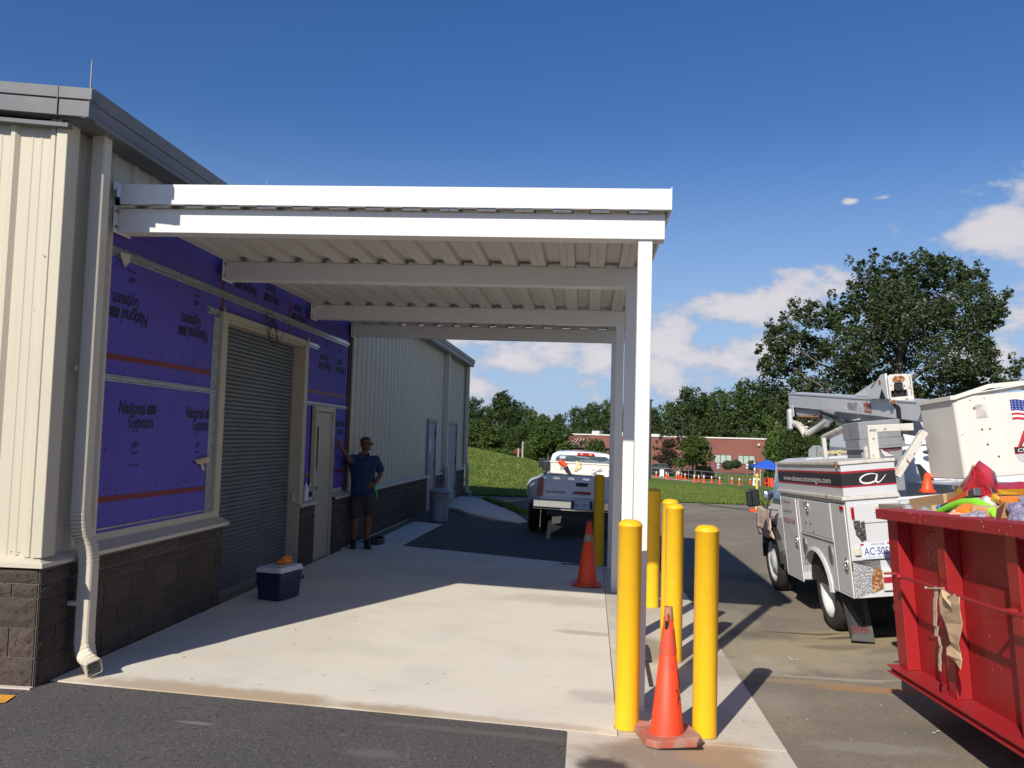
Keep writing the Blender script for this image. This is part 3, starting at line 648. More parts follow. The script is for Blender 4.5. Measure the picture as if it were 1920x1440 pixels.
# ---------------------------------------------------------------- canopy
K = thing('canopy', 'white metal canopy on slim posts with ribbed deck, fixed to the building wall', 'canopy', (.40, 6.4, -.15))
SH = Matrix(((1, 0, 0, 0), (0, 1, 0, 0), (-.007, 0, 1, -.007*3.733), (0, 0, 0, 1)))
YB = [6.33, 8.34, 11.14, 13.12]; YP = [6.35, 8.365, 11.165, 13.145]
for i, y in enumerate(YB):
    mb = MB(); mb.xf = SH; mb.box(-3.715, .545, y, y+.15, 3.332, 3.520); obj('beam', mb, m_white, K, bevel=.004)
    mb = MB(); mb.xf = SH; mb.box(-3.728, -3.718, y-.05, y+.20, 3.322, 3.535)
    bt = obj('end_plate', mb, m_white, K, bevel=.002)
    mb = MB(); mb.xf = SH
    for yy in (y-.03, y+.18):
        for zz in (3.365, 3.49): mb.lathe([(.014, 0), (.014, .012), (.009, .012), (.009, .024)], 6, (-3.718, yy, zz), 'x', smooth=False)
    obj('bolt', mb, m_galv, bt)
for i, y in enumerate(YP):
    mb = MB(); mb.box(.352, .457, y, y+.105, slabz(.4)+.012, 3.304); obj('post', mb, m_white, K, bevel=.004)
    mb = MB(); mb.box(.345, .464, y-.007, y+.112, slabz(.4)+.008, slabz(.4)+.016); obj('base_plate', mb, m_white, K)
# deck pans
pp = [(0, 3.522), (.138, 3.522), (.150, 3.574), (.273, 3.574), (.285, 3.522)]
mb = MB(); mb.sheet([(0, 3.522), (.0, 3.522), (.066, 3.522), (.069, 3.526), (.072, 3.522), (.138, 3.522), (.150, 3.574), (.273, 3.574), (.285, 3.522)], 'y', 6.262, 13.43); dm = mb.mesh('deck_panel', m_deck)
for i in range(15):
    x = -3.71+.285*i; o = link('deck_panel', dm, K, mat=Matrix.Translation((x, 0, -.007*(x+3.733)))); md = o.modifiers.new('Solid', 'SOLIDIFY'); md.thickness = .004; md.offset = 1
mb = MB(); mb.xf = SH; mb.box(-3.66, .587, 6.245, 6.258, 3.534, 3.690); mb.box(-3.66, .575, 6.2585, 6.285, 3.534, 3.546); f1 = obj('fascia', mb, m_white, K, bevel=.002)
mb = MB(); mb.xf = SH; mb.box(.575, .588, 6.259, 13.45, 3.534, 3.690); obj('fascia', mb, m_white, K, bevel=.002)
mb = MB(); mb.xf = SH; mb.box(-3.66, .575, 13.437, 13.45, 3.534, 3.690); obj('fascia', mb, m_white, K)
mb = MB(); mb.xf = SH; mb.box(-3.73, -3.70, 6.27, 13.43, 3.60, 3.66); mb.box(-3.73, -3.724, 6.26, 13.43, 3.64, 3.72); obj('wall_flashing', mb, m_galv, K)
mb = MB(); mb.box(.576, .588, 6.244, 6.262, 3.66, 3.668); obj('fascia_cap', mb, m_white, K)
# ---------------------------------------------------------------- bollards
def bollard_mesh(h=1.40):
    mb = MB(); r = .081
    mb.lathe([(r-.002, -.12), (r, 0), (r, h-.045), (r+.0015, h-.044), (r+.0015, h-.036), (r*.96, h-.028), (r*.80, h-.012), (r*.55, h-.003), (r*.2, h), (.001, h)], 40)
    return mb
bl = [(.312, 5.955, 1.405, 'yellow bollard left of the battered cone at the canopy front corner'), (.830, 5.955, 1.405, 'yellow bollard right of the battered cone, nearest the open yard'),
      (.812, 7.90, 1.40, 'yellow bollard directly behind the battered cone, front one of the overlapping pair'), (.835, 8.55, 1.40, 'yellow bollard mostly hidden behind another, rear one of the overlapping pair'),
      (.815, 10.38, 1.40, 'shaded yellow bollard just right of the sunlit canopy posts'), (.215, 13.40, 1.41, 'shaded yellow bollard left of the rear canopy post in front of the pickup tailgate')]
b0 = None
for (x, y, h, lab) in bl:
    z = slabz(x)+.01
    if b0 is None:
        b0 = thing('bollard', lab, 'bollard', (x, y, z), 'yellow bollards around the canopy posts')
        sl = obj('sleeve', bollard_mesh(), m_yellow, b0, local=True)
        mb = MB(); mb.lathe([(.088, -.01), (.087, .003), (.082, .006)], 32); obj('base_collar', mb, m_dirt, b0, local=True)
    else:
        mb_ = dup(b0, (x, y, z), lab, 'yellow bollards around the canopy posts'); mb_.rotation_euler[2] = x*9

# ---------------------------------------------------------------- cones
m_orange = M('orange_rubber', (.80, .075, .018), .5, layers=[(7, (.66, .06, .02), .5, .75)])
m_orange2 = M('worn_orange_rubber', (.80, .065, .018), .55, layers=[(7, (.62, .05, .02), .48, .68), (22, (.40, .08, .04), .60, .70, (1, 1, .5)), (34, (.22, .09, .06), .66, .74), (60, (.7, .5, .42), .72, .78)])
m_scuff = M('scuffed_rubber', (.42, .10, .06), .8, layers=[(9, (.36, .22, .17), .35, .65), (24, (.55, .16, .09), .55, .75)])
m_collar = M('grey_reflective', (.24, .20, .18), .5, layers=[(16, (.45, .12, .06), .55, .7)])
def cone(label, loc, h, rb, rt, base, group, bands=(), worn=False, tilt=(0, 0, 0)):
    t = thing('traffic_cone', label, 'cone', Matrix.Translation(loc) @ Euler(tilt).to_matrix().to_4x4(), group)
    mb = MB(); a = base/2
    c8 = [(a*.72, -a), (a, -a*.72), (a, a*.72), (a*.72, a), (-a*.72, a), (-a, a*.72), (-a, -a*.72), (-a*.72, -a)]
    rg = random.Random(int(h*999)); curl = .035 if worn else .0
    top = [(x, y, .034+(curl*rg.random() if worn else 0)) for x, y in c8]
    mb.add([(x, y, .012) for x, y in c8]+top, [tuple(range(8))[::-1]]+[(i, (i+1) % 8, 8+(i+1) % 8, 8+i) for i in range(8)]+[tuple(range(8, 16))])
    obj('cone_base', mb, m_scuff if worn else m_orange, t, bevel=.004, local=True)
    mb = MB(); mb.lathe([(rb+.02, .030), (rb+.004, .05), (rb, .062), (rt, h), (rt-.006, h), (rt*.8, h*.97)], 40, caps=False)
    o = obj('cone_body', mb, m_orange2 if worn else m_orange, t, local=True)
    if worn:
        mb = MB(); mb.box(-a*.55, a*.95, -a*.985, a*.2, -.0, .014); obj('rubber_weight', mb, m_black, t, local=True)
        # torn hole near the tip and scrapes
        mb = MB(); hole = [(-.030, .80), (-.012, .86), (-.004, .84), (-.010, .78), (-.022, .745), (-.034, .755)]
        def on(p, e=.003):
            z_ = p[1]; r_ = rb+(rt-rb)*(z_-.062/1)/(h-.062)+e; xx = max(-r_*.98, min(r_*.98, p[0])); return (xx, -math.sqrt(max(r_*r_-xx*xx, 0)), z_)
        mb.add([on((p[0], p[1]*h/.85*.98)) for p in hole], [tuple(range(6))]); obj('tear', mb, m_dark, t, local=True)
        mb = MB()
        for (x0, z0, x1, z1, w_) in ((.055, .46, .075, .33, .010), (.07, .40, .045, .25, .008), (.035, .34, .07, .27, .014), (.03, .62, .045, .59, .012), (.0, .70, .03, .69, .02)):
            p = [on((x0-w_/2, z0)), on((x0+w_/2, z0)), on((x1+w_/2, z1)), on((x1-w_/2, z1))]; mb.add(p, [(0, 1, 2, 3)])
        obj('scrape', mb, M('dark_scrape', (.10, .03, .025), .8), t, kind='stuff', local=True)
    for (z0, z1, mt) in bands:
        f = lambda z: rb+(rt-rb)*(z-.062)/(h-.062)+.0025
        mb = MB(); mb.lathe([(f(z0), z0), (f(z1), z1)], 40, caps=False); obj('reflective_collar', mb, mt, t, local=True)
    return t
CG = 'orange cones by the canopy'
cone('battered orange cone with torn tip, faded collar and curled base between the two front bollards', (.567, 5.80, slabz(.567)+.012), .832, .108, .026, .37, CG, [(.56, .72, M('faded_collar', (.66, .07, .03), .6, layers=[(14, (.40, .10, .06), .4, .65)])), (.775, .862, M('faded_tip', (.40, .20, .10), .7, layers=[(20, (.5, .09, .04), .5, .65)]))], True, (R(1), R(-.5), R(14)))
cone('shaded orange cone with grey collar beside the rear canopy post, in front of the pickup', (.045, 11.52, slabz(.045)+.01), .845, .135, .030, .38, CG, [(.58, .67, m_collar)], tilt=(0, R(1), R(4)))

# ---------------------------------------------------------------- cooler with gloves
ang = math.atan2(9.38-8.94, -3.13+3.22)
CM = Matrix.Translation((-3.30, 9.16, slabz(-3.3)+.012)) @ Matrix.Rotation(ang, 4, 'Z')
t = thing('cooler', 'navy drink cooler with white lid and swing handle in front of the roll-up door', 'cooler', CM)
m_navy = M('navy_plastic', (.012, .016, .05), .45, layers=[(6, (.018, .022, .065), .5, .7)])
m_lid = M('white_plastic', (.55, .57, .60), .45, layers=[(9, (.45, .46, .48), .5, .75)])
mb = MB(); mb.hexa([(-.20, -.135, 0), (.20, -.135, 0), (.20, .135, 0), (-.20, .135, 0)], [(-.225, -.155, .295), (.225, -.155, .295), (.225, .155, .295), (-.225, .155, .295)]); obj('cooler_body', mb, m_navy, t, bevel=.02, local=True)
mb = MB(); mb.hexa([(-.215, -.146, .17), (.215, -.146, .17), (.215, .146, .17), (-.215, .146, .17)], [(-.222, -.153, .205), (.222, -.153, .205), (.222, .153, .205), (-.222, .153, .205)]); obj('cooler_rim', mb, m_navy, t, bevel=.004, local=True)
mb = MB(); mb.hexa([(-.235, -.165, .295), (.235, -.165, .295), (.235, .165, .295), (-.235, .165, .295)], [(-.215, -.145, .352), (.215, -.145, .352), (.215, .145, .352), (-.215, .145, .352)]); obj('lid', mb, m_lid, t, bevel=.012, local=True)
mb = MB(); mb.box(-.14, .14, -.10, .10, .350, .356); obj('lid_recess', mb, m_lid, t, bevel=.002, local=True)
mb = MB(); mb.tube([(.225, -.16, .22), (.26, -.15, .19), (.275, -.07, .175), (.275, .07, .175), (.26, .15, .19), (.225, .16, .22)], .011, 8); obj('handle', mb, m_navy, t, local=True)
m_glove = M('orange_fabric', (.90, .26, .03), .8, bump=(30, .5, .01))
def blob(c, r, seed, sc=(1, 1, 1), amp=.25, n=22, m=12):
    mb = MB(); mb.ball((0, 0, 0), 1, n, m); rg = np.random.RandomState(seed); ph = rg.uniform(0, 6.28, (5, 3)); fr = rg.uniform(1.5, 4.5, (5, 3)); v = []
    for p in mb.v:
        d = sum(math.sin(p[0]*fr[i][0]+ph[i][0])*math.sin(p[1]*fr[i][1]+ph[i][1])*math.sin(p[2]*fr[i][2]+ph[i][2]) for i in range(5)); s_ = 1+amp*d
        v.append((c[0]+p[0]*r*sc[0]*s_, c[1]+p[1]*r*sc[1]*s_, c[2]+p[2]*r*sc[2]*s_))
    mb.v = v; return mb
gt = thing('work_gloves', 'pair of crumpled orange work gloves lying on the cooler lid', 'gloves', CM @ Matrix.Translation((.10, .0, .36)))
mb = blob((0, 0, .02), .085, 5, (1.0, .75, .40), .35); obj('glove', mb, m_glove, gt, local=True)
mb = blob((.05, .02, .045), .055, 9, (1.2, .6, .55), .35); mb.tube([(-.03, .02, .05), (-.06, .0, .06), (-.085, -.01, .035)], [.014, .012, .009], 8); mb.tube([(-.02, -.02, .04), (-.065, -.04, .04), (-.10, -.045, .02)], [.014, .012, .009], 8); obj('glove', mb, m_glove, gt, local=True)

# ---------------------------------------------------------------- ribbed bin
tx, ty = -3.115, 18.2; tz = H(tx, ty)+.012
t = thing('trash_can', 'dented galvanised trash can with lid at the foot of the wall', 'trash can', (tx, ty, tz))
m_bin = M('bin_zinc', (.30, .32, .36), .45, .35, layers=[(5, (.24, .26, .30), .45, .7), (30, (.36, .37, .40), .6, .75)])
mb = MB(); n = 64; pr = [(.185, 0), (.19, .07), (.192, .09), (.21, .52), (.215, .60), (.222, .62), (.222, .635)]
for j in range(n):
    pass
vs = []
for (r_, z_) in pr:
    for j in range(n):
        t_ = 2*math.pi*j/n; q = r_-(.007 if (j % 4 < 2 and .08 < z_ < .58) else 0); vs.append((q*math.cos(t_), q*math.sin(t_), z_))
mb.add(vs, [(i*n+j, i*n+(j+1) % n, (i+1)*n+(j+1) % n, (i+1)*n+j) for i in range(len(pr)-1) for j in range(n)], True); mb.add(vs[:n], [tuple(range(n))[::-1]])
obj('can_body', mb, m_bin, t, local=True)
mb = MB(); mb.lathe([(.198, .285), (.206, .295), (.198, .305)], 40, caps=False); obj('hoop', mb, m_bin, t, local=True)
mb = MB(); mb.lathe([(.24, .615), (.245, .64), (.235, .65), (.19, .665), (.10, .69), (.02, .695), (.001, .695)], 36, caps=False); mb.xf = None
ld = obj('lid', mb, m_bin, t, local=True, mat=Matrix.Rotation(R(3), 4, 'Y'))
mb = MB(); mb.tube([(-.05, 0, .69), (-.045, 0, .72), (.045, 0, .72), (.05, 0, .69)], .007, 6); obj('lid_handle', mb, m_bin, ld, local=True)
mb = MB(); mb.tube([(.02, -.215, .50), (.02, -.245, .49), (.09, -.235, .49), (.09, -.20, .50)], .007, 6); obj('side_handle', mb, m_black, t, local=True)

# ---------------------------------------------------------------- small things by the wall
t = thing('water_bottle', 'small clear bottle with dark label standing on the ledge left of the personnel door', 'bottle', (-3.745, 11.42, .875))
m_clear = M('clear_plastic', (.75, .80, .85), .1, trans=.7)
mb = MB(); mb.lathe([(.028, 0), (.031, .01), (.031, .14), (.014, .18), (.013, .20)], 16); obj('bottle_body', mb, m_clear, t, local=True)
mb = MB(); mb.lathe([(.0318, .05), (.0318, .12)], 16, caps=False); obj('bottle_label', mb, m_ink, t, local=True)
mb = MB(); mb.lathe([(.015, .198), (.015, .218)], 12); obj('cap', mb, m_white, t, local=True)
t = thing('water_bottle', 'taller pale bottle on the ledge nearest the roll-up door jamb', 'bottle', (-3.745, 11.26, .88))
mb = MB(); mb.lathe([(.032, 0), (.035, .01), (.035, .17), (.016, .21), (.015, .235)], 16); obj('bottle_body', mb, M('frosted_plastic', (.6, .65, .72), .35), t, local=True)
m_rag = M('tan_rag', (.46, .38, .24), .9, bump=(40, .4, .01)); m_paper = M('pale_paper', (.52, .46, .40), .85)
mb = MB(); mb.add([(-3.79, 8.02, 1.50), (-3.775, 8.30, 1.53), (-3.775, 8.34, 1.47), (-3.78, 8.10, 1.455), (-3.77, 8.03, 1.47)], [(0, 1, 2, 3, 4)]); mb.add([(-3.785, 8.14, 1.46), (-3.77, 8.18, 1.455), (-3.76, 8.20, 1.39), (-3.775, 8.16, 1.40)], [(0, 1, 2, 3)])
tag(obj('torn_rag', mb, m_rag, solid=.006), 'tan strip of torn rag stuck to the lower purple board beside the door jamb', 'rag')
mb = MB(); mb.add([(-3.765, 6.47, 3.20), (-3.74, 6.58, 3.205), (-3.75, 6.60, 3.15), (-3.75, 6.53, 3.09), (-3.76, 6.50, 3.14)], [(0, 1, 2, 3, 4)]); tag(obj('torn_paper', mb, m_paper, solid=.004), 'scrap of pale paper hanging from the upper metal channel', 'paper')
mb = MB(); rg = random.Random(2)
for i in range(5):
    c = (-3.76, 9.72+.05*i, 3.10-.02*i); r_ = .13+.02*rg.random(); e = .6+.3*rg.random(); ph = rg.random()
    mb.tube([(c[0]+.02*math.sin(a*2+i), c[1]+r_*e*math.cos(a), c[2]+r_*math.sin(a)-.06) for a in [j*2*math.pi/24+ph for j in range(24+i % 2)]], .004, 5)
mb.tube([(-3.76, 9.62, 3.20), (-3.75, 9.6, 3.14), (-3.75, 9.7, 3.05)], .004, 5); mb.tube([(-3.76, 10.15, 3.19), (-3.75, 10.18, 3.05), (-3.75, 10.1, 2.93)], .004, 5)
tag(obj('wire_coil', mb, m_black), 'loose coil of dark wire hanging from the channel above the roll-up door', 'wire')
mb = MB(); mb.bar((.59, 8.95, -.135), (.553, 7.0, -.135), .032, .02); mb.bar((.60, 8.3, -.13), (.585, 7.75, -.13), .05, .03)
tag(obj('rubber_strip', mb, m_black, bevel=.004), 'black rubber strip lying on the concrete between the left bollards and the cone', 'strip')
mb = MB(); mb.bar((-.35, 13.30, -.11), (.16, 13.30, -.13), .05, .025); tag(obj('black_bar', mb, m_black, bevel=.004), 'thin black bar lying at the slab edge behind the shaded cone', 'bar')
t = thing('rubber_mat', 'coil of dark hose lying at the wall foot behind the man', 'hose', (-3.50, 14.0, 0))
mb = MB()
for q in range(3): mb.tube([(-3.44+.13*math.cos(a), 14.0+.25*math.sin(a), .02+.025*q) for a in [j*2*math.pi/20 for j in range(21)]], .02, 6)
obj('hose_coil', mb, m_black, t); t.name = 'hose'
# litter on the ground
mb = MB(); rg = random.Random(11)
def leafbit(x, y, s):
    z = H(x, y)+.016; a = rg.random()*6.28; b = a+1+rg.random(); mb.add([(x, y, z), (x+s*math.cos(a), y+s*math.sin(a), z+.004), (x+s*.7*math.cos(b), y+s*.5*math.sin(b), z+.003)], [(0, 1, 2)])
for i in range(24): leafbit(rg.uniform(-3.4, .2), rg.uniform(6, 13), rg.uniform(.010, .03))
for i in range(10):
    x, y = rg.uniform(-2.8, 0), rg.uniform(6, 9.5); a = rg.random()*3; l = rg.uniform(.04, .10); z = slabz(x)+.014
    mb.add([(x, y, z), (x+l*math.cos(a), y+l*math.sin(a), z+.003), (x+l*math.cos(a)+.004, y+l*math.sin(a)+.006, z)], [(0, 1, 2)])
obj('leaf_litter', mb, M('dry_leaf', (.16, .12, .07), .9), kind='stuff')
mb = MB()
for i in range(150):
    x, y = rg.uniform(-3.4, 3.4), rg.uniform(4.2, 13)
    if x < 1.3 and y > 5.8: continue
    leafbit(x, y, rg.uniform(.006, .022))
for (x, y) in ((1.95, 8.25), (2.0, 8.3), (1.6, 9.6), (2.3, 7.0), (2.5, 6.4)): 
    for q in range(3): leafbit(x+rg.gauss(0, .04), y+rg.gauss(0, .04), .025)
obj('pale_grit', mb, M('pale_chip', (.6, .58, .52), .8), kind='stuff')

# ---------------------------------------------------------------- person leaning on the door frame
def skin(name, pts, edges, mt, parent, sub=2, root=0):
    me = bpy.data.meshes.new(name); me.from_pydata([p[:3] for p in pts], edges, []); me.materials.append(mt)
    o = link(name, me, parent); md = o.modifiers.new('Skin', 'SKIN'); md.use_smooth_shade = True
    for i, p in enumerate(pts):
        rr = p[3] if len(p) == 4 else (p[3], p[4]); o.data.skin_vertices[0].data[i].radius = (rr, rr) if len(p) == 4 else rr
    o.data.skin_vertices[0].data[root].use_root = True
    s = o.modifiers.new('Sub', 'SUBSURF'); s.levels = sub; s.render_levels = sub
    for f in me.polygons: f.use_smooth = True
    return o
m_skin = M('skin', (.19, .070, .045), .55, layers=[(8, (.24, .09, .055), .45, .7)])
m_shirt = M('blue_shirt', (.014, .036, .105), .85, layers=[(5, (.020, .050, .14), .45, .7)], bump=(14, .6, .02))
m_short = M('olive_shorts', (.050, .044, .037), .9, bump=(14, .6, .02))
m_boot = M('dark_boot', (.028, .022, .018), .7)
PX, PY = -3.52, 13.36
t = thing('person', 'man in blue shirt and shorts leaning one hand on the door frame', 'person', (PX, PY, 0))
lx, ly = .955, .30       # his left side, in plan; forward is (.30,-.955)
fx, fy = .30, -.955
def P3(l, f, z): return (PX+lx*l+fx*f, PY+ly*l+fy*f, z)
body = [(*P3(0, 0, .93), .135, .10), (*P3(0, .0, 1.06), .145, .12), (*P3(0, 0, 1.24), .155, .115), (*P3(0, 0, 1.38), .12, .08), (*P3(0, 0, 1.475), .052, .052), (*P3(.01, .02, 1.53), .052, .052),
        (*P3(.015, .03, 1.60), .072, .082), (*P3(.02, .035, 1.67), .078, .09), (*P3(.02, .03, 1.715), .055, .06),
        (*P3(.175, 0, 1.40), .045), (*P3(.275, -.03, 1.17), .046), (*P3(.18, .12, 1.01), .030), (*P3(.14, .13, .99), .03),
        (*P3(-.17, .02, 1.40), .045), (-3.655, 13.06, 1.37, .047), (-3.69, 12.72, 1.55, .031), (-3.712, 12.64, 1.60, .028),
        (*P3(.095, 0, .84), .088), (*P3(.10, .02, .50), .062), (*P3(.10, -.01, .34), .060), (*P3(.10, -.02, .10), .042), (*P3(.10, -.03, .06), .045),
        (*P3(-.095, 0, .84), .088), (*P3(-.10, .02, .50), .062), (*P3(-.105, -.01, .34), .060), (*P3(-.11, -.02, .10), .042), (*P3(-.11, -.03, .06), .045)]
skin('body', body, [(0, 1), (1, 2), (2, 3), (3, 4), (4, 5), (5, 6), (6, 7), (7, 8), (3, 9), (9, 10), (10, 11), (11, 12), (3, 13), (13, 14), (14, 15), (15, 16), (0, 17), (17, 18), (18, 19), (19, 20), (20, 21), (0, 22), (22, 23), (23, 24), (24, 25), (25, 26)], m_skin, t)
shirt = [(*P3(0, 0, .76), .215, .155), (*P3(0, .01, .95), .205, .165), (*P3(0, .01, 1.14), .200, .165), (*P3(0, 0, 1.32), .195, .14), (*P3(0, 0, 1.43), .13, .09), (*P3(0, -.005, 1.485), .070, .068),
         (*P3(.19, 0, 1.40), .082), (*P3(.255, -.02, 1.25), .075), (*P3(.27, -.028, 1.18), .072), (*P3(-.185, .02, 1.40), .082), (-3.65, 13.14, 1.385, .074), (-3.657, 13.04, 1.375, .07)]
skin('shirt', shirt, [(0, 1), (1, 2), (2, 3), (3, 4), (4, 5), (3, 6), (6, 7), (7, 8), (3, 9), (9, 10), (10, 11)], m_shirt, t)
shorts = [(*P3(0, 0, 1.0), .165, .125), (*P3(0, 0, .82), .15, .12), (*P3(.095, .01, .76), .105), (*P3(.105, .02, .58), .092), (*P3(.11, .02, .49), .090), (*P3(-.095, .01, .76), .105), (*P3(-.11, .02, .56), .094), (*P3(-.112, .02, .45), .092)]
skin('shorts', shorts, [(0, 1), (1, 2), (2, 3), (3, 4), (1, 5), (5, 6), (6, 7)], m_short, t)
for s in (.10, -.11):
    o = skin('boot', [(*P3(s, -.035, .20), .056), (*P3(s, -.03, .09), .058), (*P3(s*1.08, .06, .05), .050), (*P3(s*1.15, .15, .042), .044), (*P3(s*1.15, .19, .04), .03)], [(0, 1), (1, 2), (2, 3), (3, 4)], m_boot, t)
    mb = MB(); c0, c1 = P3(s, -.09, .012), P3(s*1.2, .20, .012); mb.bar(c0, c1, .095, .024); obj('boot_sole', mb, m_black, t, bevel=.008)
# collar and shirt placket
mb = MB(); mb.bar(P3(.012, .165, .80), P3(.010, .17, 1.1), .03, .006, (fx, fy, 0)); mb.bar(P3(.010, .168, 1.1), P3(0, .12, 1.40), .03, .006, (fx, fy, 0)); obj('placket', mb, m_shirt, t)
mb = MB(); mb.add([P3(-.075, .07, 1.475), P3(-.02, .115, 1.42), P3(-.055, .125, 1.36), P3(-.11, .08, 1.43)], [(0, 1, 2, 3)]); mb.add([P3(.075, .07, 1.475), P3(.02, .115, 1.42), P3(.055, .125, 1.36), P3(.11, .08, 1.43)], [(3, 2, 1, 0)]); mb.add([P3(-.075, .07, 1.475), P3(-.085, -.03, 1.50), P3(.085, -.03, 1.50), P3(.075, .07, 1.475), P3(.08, -.05, 1.455), P3(-.08, -.05, 1.455)], [(0, 1, 5), (2, 3, 4), (1, 2, 4, 5)])
obj('collar', mb, m_shirt, t, solid=.006)
# head turned to his left: cap, glasses, nose, ear
ha = math.atan2(-.55, .83); hc = Vector(P3(.02, .035, 1.63)); hfw = Vector((math.cos(ha), math.sin(ha), .05)).normalized(); hsd = Vector((0, 0, 1)).cross(hfw).normalized()
HM = Matrix(((hfw.x, hsd.x, 0, hc.x), (hfw.y, hsd.y, 0, hc.y), (hfw.z, hsd.z, 1, hc.z), (0, 0, 0, 1)))
mb = MB(); mb.xf = HM; mb.ball((.0, 0, .01), 1, 20, 14, (.098, .080, .112)); mb.ball((.045, 0, -.055), 1, 14, 8, (.052, .052, .05)); mb.prism([(.085, .0), (.122, -.028), (.085, -.036)], 'y', -.012, .012); mb.ball((-.005, .082, -.005), 1, 8, 6, (.02, .012, .032)); mb.ball((-.005, -.082, -.005), 1, 8, 6, (.02, .012, .032)); mb.box(.078, .096, -.025, .025, -.062, -.052)
obj('head', mb, m_skin, t, sub=0)
mb = MB(); mb.xf = HM; mb.box(.080, .102, -.068, -.008, -.004, .028); mb.box(.080, .102, .008, .068, -.004, .028); mb.box(.09, .10, -.01, .01, .012, .02); mb.box(-.01, .09, .076, .082, .010, .018); mb.box(-.01, .09, -.082, -.076, .010, .018); obj('sunglasses', mb, m_black, t, bevel=.004)
mb = MB(); mb.xf = HM
for i in range(0, 1): pass
vs = []; n = 20; rings = [(.96, .045), (.955, .062), (.86, .088), (.64, .108), (.33, .120), (.02, .124)]
for (q, z_) in rings:
    for j in range(n): a = 2*math.pi*j/n; vs.append((.102*q*math.cos(a)-.008-.018*(z_ < .07)*(math.cos(a) > .3), .084*q*math.sin(a), z_+.0*q))
mb.add(vs, [(i*n+j, i*n+(j+1) % n, (i+1)*n+(j+1) % n, (i+1)*n+j) for i in range(5) for j in range(n)], True)
obj('hair', mb, M('short_hair', (.085, .062, .050), .9, bump=(60, .5, .004)), t, solid=.004)
# hands: palm, four fingers, thumb
def hand(name, base, d, nrm, curl):
    d = Vector(d).normalized(); nrm = Vector(nrm).normalized(); s = d.cross(nrm).normalized(); base = Vector(base); mb = MB()
    mb.tube([base, base+d*.05, base+d*.085], [.030, .040, .036], 10, flat=.45) if abs(nrm.z) > .5 else mb.tube([base, base+d*.05, base+d*.085], [.03, .038, .034], 10)
    for i, (o_, L) in enumerate(((-.028, .070), (-.010, .080), (.010, .075), (.027, .058))):
        p = base+d*.08+s*o_; p1 = p+d*L*.5+nrm*curl*L*.25; p2 = p1+d*L*.3+nrm*curl*L*.55; mb.tube([p-d*.015, p, p1, p2], [.010, .010, .009, .007], 8)
    p = base+d*.03-s*.030; mb.tube([p, p-s*.028+d*.025, p-s*.034+d*.055+nrm*.01], [.012, .011, .008], 8)
    return obj(name, mb, m_skin, t)
hand('hand', (-3.712, 12.66, 1.585), (-.02, -.55, .85), (-1, 0, 0), .5)
hand('hand', P3(.175, .125, 1.015), (-.9*lx+.3*fx, -.9*ly+.3*fy, -.35), (-fx, -fy, 0), .4)
mb = MB(); mb.tube([P3(.20, .12, .99), P3(.205, .13, .93), P3(.215, .13, .84), P3(.225, .13, .76)], [.012, .008, .007, .004], 6); mb.ball(P3(.195, .12, .995), .022, 8, 6, (1.2, .7, .6))
tag(obj('lime_strap', mb, M('lime_plastic', (.05, .80, .06), .5)), 'lime green strap dangling from the hand on the man\'s hip', 'strap')

# ---------------------------------------------------------------- pickup
m_car = M('white_car_paint', (.74, .75, .76), .22, layers=[(1.5, (.70, .71, .72), .5, .8)], coat=.6)
m_tire = M('tyre_rubber', (.022, .021, .020), .85, layers=[(9, (.045, .041, .036), .5, .75)], bump=(60, .4, .004))
m_chrome = M('chrome', (.75, .76, .78), .12, 1.)
m_redl = M('red_lens', (.35, .006, .008), .18, coat=.5)
m_cabg = M('cab_glass', (.05, .075, .09), .05, layers=[(3.0, (.16, .22, .27), .50, .58, (1, 1, 6))], spec=.8)
def wheel(parent, c, r, w, rim_r, mt_rim, side=1, name='wheel', holes=0, dish=.05, tread=True):
    """axle along local x; side = direction of the outer face"""
    g = link(name, None, parent, True, Matrix.Translation(c)); g.empty_display_size = .1
    mb = MB(); h = w/2
    mb.lathe([(rim_r, -h*.82), (rim_r*1.05, -h*.95), (r*.86, -h), (r*.965, -h*.82), (r, -h*.55), (r, -h*.06), (r*.985, -h*.05), (r*.985, h*.05), (r, h*.06), (r, h*.55), (r*.965, h*.82), (r*.86, h), (rim_r*1.05, h*.95), (rim_r, h*.82)], 48, axis='x', caps=False)
    obj('tyre', mb, m_tire, g, local=True)
    mb = MB(); s = side
    if dish < 0:   # deep dual wheel
        mb.lathe([(rim_r*1.02, s*h*.86), (rim_r*.93, s*h*.88), (rim_r*.86, s*h*.55), (rim_r*.80, s*(-h*.2)), (rim_r*.5, s*(-h*.45)), (rim_r*.45, s*(-h*.35)), (rim_r*.3, s*(-h*.30)), (.001, s*(-h*.30))], 40, axis='x', caps=False)
    else:
        mb.lathe([(rim_r*1.02, s*h*.86), (rim_r*.94, s*h*.9), (rim_r*.88, s*h*.6), (rim_r*.80, s*h*.55), (rim_r*.55, s*(h*.75)), (rim_r*.40, s*(h*.95)), (rim_r*.34, s*(h*1.0)), (.001, s*(h*1.0))], 40, axis='x', caps=False)
    obj('rim', mb, mt_rim, g, local=True)
    if holes:
        mb = MB()
        for i in range(holes):
            a = 2*math.pi*i/holes+.3; cy_, cz_ = rim_r*.68*math.cos(a), rim_r*.68*math.sin(a); mb.lathe([(.001, 0), (rim_r*.13, 0)], 12, (s*(h*.70), cy_, cz_), 'x', caps=False, sx=1.0, sy=.75)
        obj('vent_hole', mb, m_dark, g, local=True, kind='stuff')
        mb = MB()
        for i in range(8):
            a = 2*math.pi*i/8; mb.lathe([(.012, 0), (.012, .02)], 6, (s*(h*.86), rim_r*.46*math.cos(a), rim_r*.46*math.sin(a)), 'x')
        obj('wheel_nut', mb, m_steel, g, local=True, kind='stuff')
    return g
